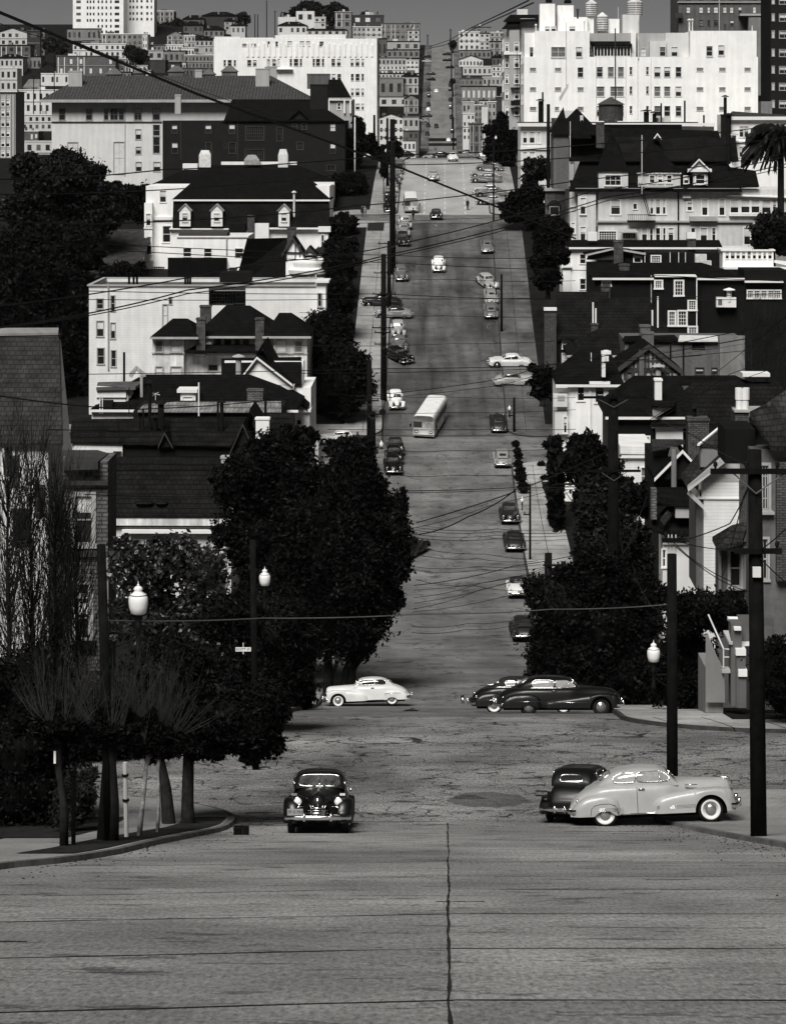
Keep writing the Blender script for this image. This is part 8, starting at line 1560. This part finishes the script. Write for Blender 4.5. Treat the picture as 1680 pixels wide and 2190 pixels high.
for i, (a, b_, c_, d_) in enumerate(((885,1128,1243,1130),(885,1134,1243,1136),(885,1143,1243,1142),(885,1150,1243,1150),(890,1170,1180,1195),(890,1186,1150,1199),(885,1212,1160,1206),(885,1220,1172,1212),(885,1252,1311,1165),(885,1262,1311,1200),(885,1278,1172,1212),(885,1290,1311,1190),(885,1302,1172,1215),(880,1309,1311,1230),(890,1240,1140,1262),(880,1340,1120,1322),(880,1353,1110,1335))):
    WR.append((('thin wire strung over the low road, number %d counting down from the evergreen' % (i+1)) if 0 else ['highest','next to highest','third highest','fourth highest','sloping hair thin','second sloping hair thin','gently rising','second gently rising','steeply rising upper','steeply rising middle','rising to the short pole','steeply rising lower','lowest rising to the short pole','lowest steeply rising','falling away to the right','faint low','lowest faint'][i]+' wire strung over the low road beside the great evergreen', [(a,b_,125),((a+c_)/2,(b_+d_)/2+2,132),(c_,d_,140)], .013 if i != 8 else .02, .12))
for i, (lb, ya, yb, da, xa) in enumerate((('slack wire over the white slope sedan',588,600,215,740),('faint wire just under the brow, left to right',478,452,210,640),('faint wire over the left driveway convertible',668,676,225,640),('thin wire over the angled black sedan',738,726,225,640),('thin wire under the lower pale driveway coupe',842,850,230,700),('thin wire above the second crossroads',882,876,228,700),('faint wire above the grey round backed sedan',962,958,200,830),('faint wire below the grey round backed sedan',1016,1010,190,850))): WR.append((lb, [(xa,ya,da),(960,(ya+yb)/2+3,da+6),(1230,yb,da+10)], .022, .12))
for lb, pts, r, sag in WR: wire(lb, pts, r, sag)
wire('pale twisted cable strung level across the whole near crossroads', [(230,1327,60),(560,1322,66),(900,1313,70),(1180,1303,74),(1425,1293,77)], .016, .04, 'wire_pale')
RW = [('wire fanning from the right pole crossarm, topmost',[(1616,1005,63.5),(1480,930,80),(1380,880,110),(1700,770,150)]),('wire from the wide crossarm up to the right edge',[(1385,900,142),(1500,820,140),(1700,660,120)]),('second wire up to the right edge over the hip roof',[(1400,900,142),(1560,800,130),(1700,740,110)]),('service drop across the clapboard house',[(1620,1175,63.5),(1540,1175,90),(1440,1155,77)]),('looped wire between the two near right poles',[(1616,1010,63.5),(1560,1120,66),(1440,1160,77)]),
 ('slack wire from the right pole down to the hedge',[(1610,1005,63.5),(1590,1060,66),(1545,1230,75)]),('cable from the nearest pole to the right edge',[(1622,1178,63.5),(1700,1110,60)]),('lower cable from the nearest pole to the right edge',[(1622,1190,63.5),(1700,1260,60)]),('thin wire over the siding wall, high',[(1440,1160,77),(1500,1210,85),(1580,1250,90)]),('thin wire over the siding wall, low',[(1440,1165,77),(1530,1235,85),(1600,1265,90)]),
 ('pair of wires over the grey stucco house, upper',[(1180,800,240),(1400,755,240),(1700,705,220)]),('pair of wires over the grey stucco house, lower',[(1180,806,240),(1400,765,240),(1700,716,220)]),('wire over the black shingled house',[(1180,636,260),(1400,640,260),(1700,628,250)]),('guy wire from the black tree to the pole foot',[(1340,1160,140),(1360,1240,130),(1395,1300,100)]),('skyline wire up to the top right, upper',[(916,100,1300),(960,85,1300),(1000,62,900),(1130,0,500)]),('skyline wire up to the top right, lower',[(916,103,1300),(965,92,1300),(1010,62,900),(1140,5,500)])]
for lb, pts in RW: wire(lb, pts, .016 if 'skyline' not in lb else .16, .05, group='wires of the right hand side')
# low wall by left pavement
wl = thing('garden_wall', 'low pale capped garden wall beside the left pavement', 'wall', P(704, 514, 352)); wl.location.z = -h(352); MB().box(-.0,0,-.5,3.3,.3,1.7).build('wall', 'w_brick', wl); MB().box(-.05,-.05,1.7,3.35,.35,1.82).build('coping', 'w_grey', wl)
wl = thing('planting_box', 'raised dark planting bed on the right pavement', 'planter', (xc(256)+11.0, 256, -h(256)+.14)); MB().box(-1.0,-6,0,.6,9,.25).build('bed', 'soil', wl); MB().box(-1.1,-6.1,0,-1.0,9.1,.3).box(.6,-6.1,0,.7,9.1,.3).build('edge', 'pole', wl)
# people
def person(label, v, x, y, hgt=1.72, face=0, pose='walk', coat='cloth', hat=False, group=None, d=None, arm=0):
    X, Y = c(v, x, y); d = d or dg(Y); p = P(X, Y, d); p.z = -h(d)+.02; root = thing('person', label, 'person', p, math.radians(face), group); H = hgt; st_ = .16 if pose == 'walk' else .06
    J = dict(pel=(0,0,.53*H), ch=(0,0,.72*H), nk=(0,0,.83*H), hd=(0,-.01,.89*H), tp=(0,0,.965*H), sl=(-.19,0,.80*H), el=(-.24,.05,.62*H), wl=(-.22,-.08,.47*H), sr=(.19,0,.80*H), er=(.24,-.05,.62*H), wr=(.22,.08,.47*H), hl=(-.09,0,.50*H), kl=(-.10,-st_*.8,.28*H), al=(-.10,-st_,.05*H), fl=(-.10,-st_-.14,.02*H), hr=(.09,0,.50*H), kr=(.10,st_*.3,.28*H), ar=(.10,st_,.06*H), fr=(.10,st_-.14,.02*H))
    if arm: J['er'] = (.38,-.02,.72*H); J['wr'] = (.60,-.03,.74*H)
    nm_ = list(J); E = [('pel','ch'),('ch','nk'),('nk','hd'),('hd','tp'),('ch','sl'),('sl','el'),('el','wl'),('ch','sr'),('sr','er'),('er','wr'),('pel','hl'),('hl','kl'),('kl','al'),('al','fl'),('pel','hr'),('hr','kr'),('kr','ar'),('ar','fr')]
    R = dict(pel=.15,ch=.17,nk=.065,hd=.10,tp=.08,sl=.085,el=.065,wl=.045,sr=.085,er=.065,wr=.045,hl=.11,kl=.075,al=.05,fl=.04,hr=.11,kr=.075,ar=.05,fr=.04)
    me = bpy.data.meshes.new('body'); me.from_pydata([J[n] for n in nm_], [(nm_.index(a), nm_.index(b_)) for a, b_ in E], []); o = bpy.data.objects.new('body', me); C.objects.link(o); o.parent = root; me.materials.append(MT(coat))
    sk = o.modifiers.new('skin', 'SKIN')
    if not me.skin_vertices: pass
    for i, n in enumerate(nm_): me.skin_vertices[0].data[i].radius = (R[n], R[n]*.8)
    me.skin_vertices[0].data[0].use_root = True; o.modifiers.new('sub', 'SUBSURF').levels = 2; o.modifiers['sub'].render_levels = 2
    MB().lathe([(.02,-.13),(.06,-.11),(.08,-.04),(.085,.03),(.06,.10),(.01,.13)], 0,-.02,.925*H,12).build('face', 'skin', root, smooth=True)
    if hat: MB().lathe([(.15,0),(.16,.015),(.095,.03),(.09,.12),(.02,.14)], 0,0,.955*H,14).build('hat', 'cloth', root, smooth=True)
    else: MB().lathe([(.09,-.06),(.10,.0),(.09,.07),(.02,.11)], 0,.02,.945*H,12).build('hair', 'hair', root, smooth=True)
    MB().lathe([(.24,.40*H),(.20,.55*H),(.17,.65*H),(.21,.76*H),(.15,.83*H)] if pose != 'skirt' else [(.26,.33*H),(.19,.58*H),(.17,.65*H),(.20,.76*H),(.14,.82*H)], 0,0,0,14).build('coat', coat, root, smooth=True); return root
from types import SimpleNamespace
person('pedestrian in a dark coat walking alone across the right side of the brow', 5, 957, 403, face=20, pose='walk')
person('walker in a dark coat stepping between the pale car and the delivery van', 5, 592, 468, face=200, hat=True)
person('left one of two walkers on the upper left pavement', 5, 250, 424, face=0, d=388); person('right one of two walkers on the upper left pavement in a pale coat', 5, 267, 424, face=0, coat='cloth_pale', d=388)
person('man in a long dark coat pointing with one arm at the left crossroads', 8, 218, 652, face=170, arm=1, d=277); person('dark figure standing in front of the white car at the left crossroads', 8, 116, 684, face=180, d=273)
person('tiny figure walking in the middle of the far street', 2, 1133, 860, d=1112, coat='cloth')
# ---------------- the air ----------------
hz = MB().box(-1000, -30, -70, 1000, 2650, 110).build('haze', 'wire'); hm = bpy.data.materials.new('haze'); hm.use_nodes = True; hm.node_tree.nodes.clear()
pv = hm.node_tree.nodes.new('ShaderNodeVolumePrincipled'); mo = hm.node_tree.nodes.new('ShaderNodeOutputMaterial'); hm.node_tree.links.new(pv.outputs[0], mo.inputs['Volume'])
pv.inputs['Density'].default_value = HAZE; pv.inputs['Color'].default_value = col(.9); hz.data.materials[0] = hm; tag(hz, 'thin pale haze over the far hill', kind='stuff')
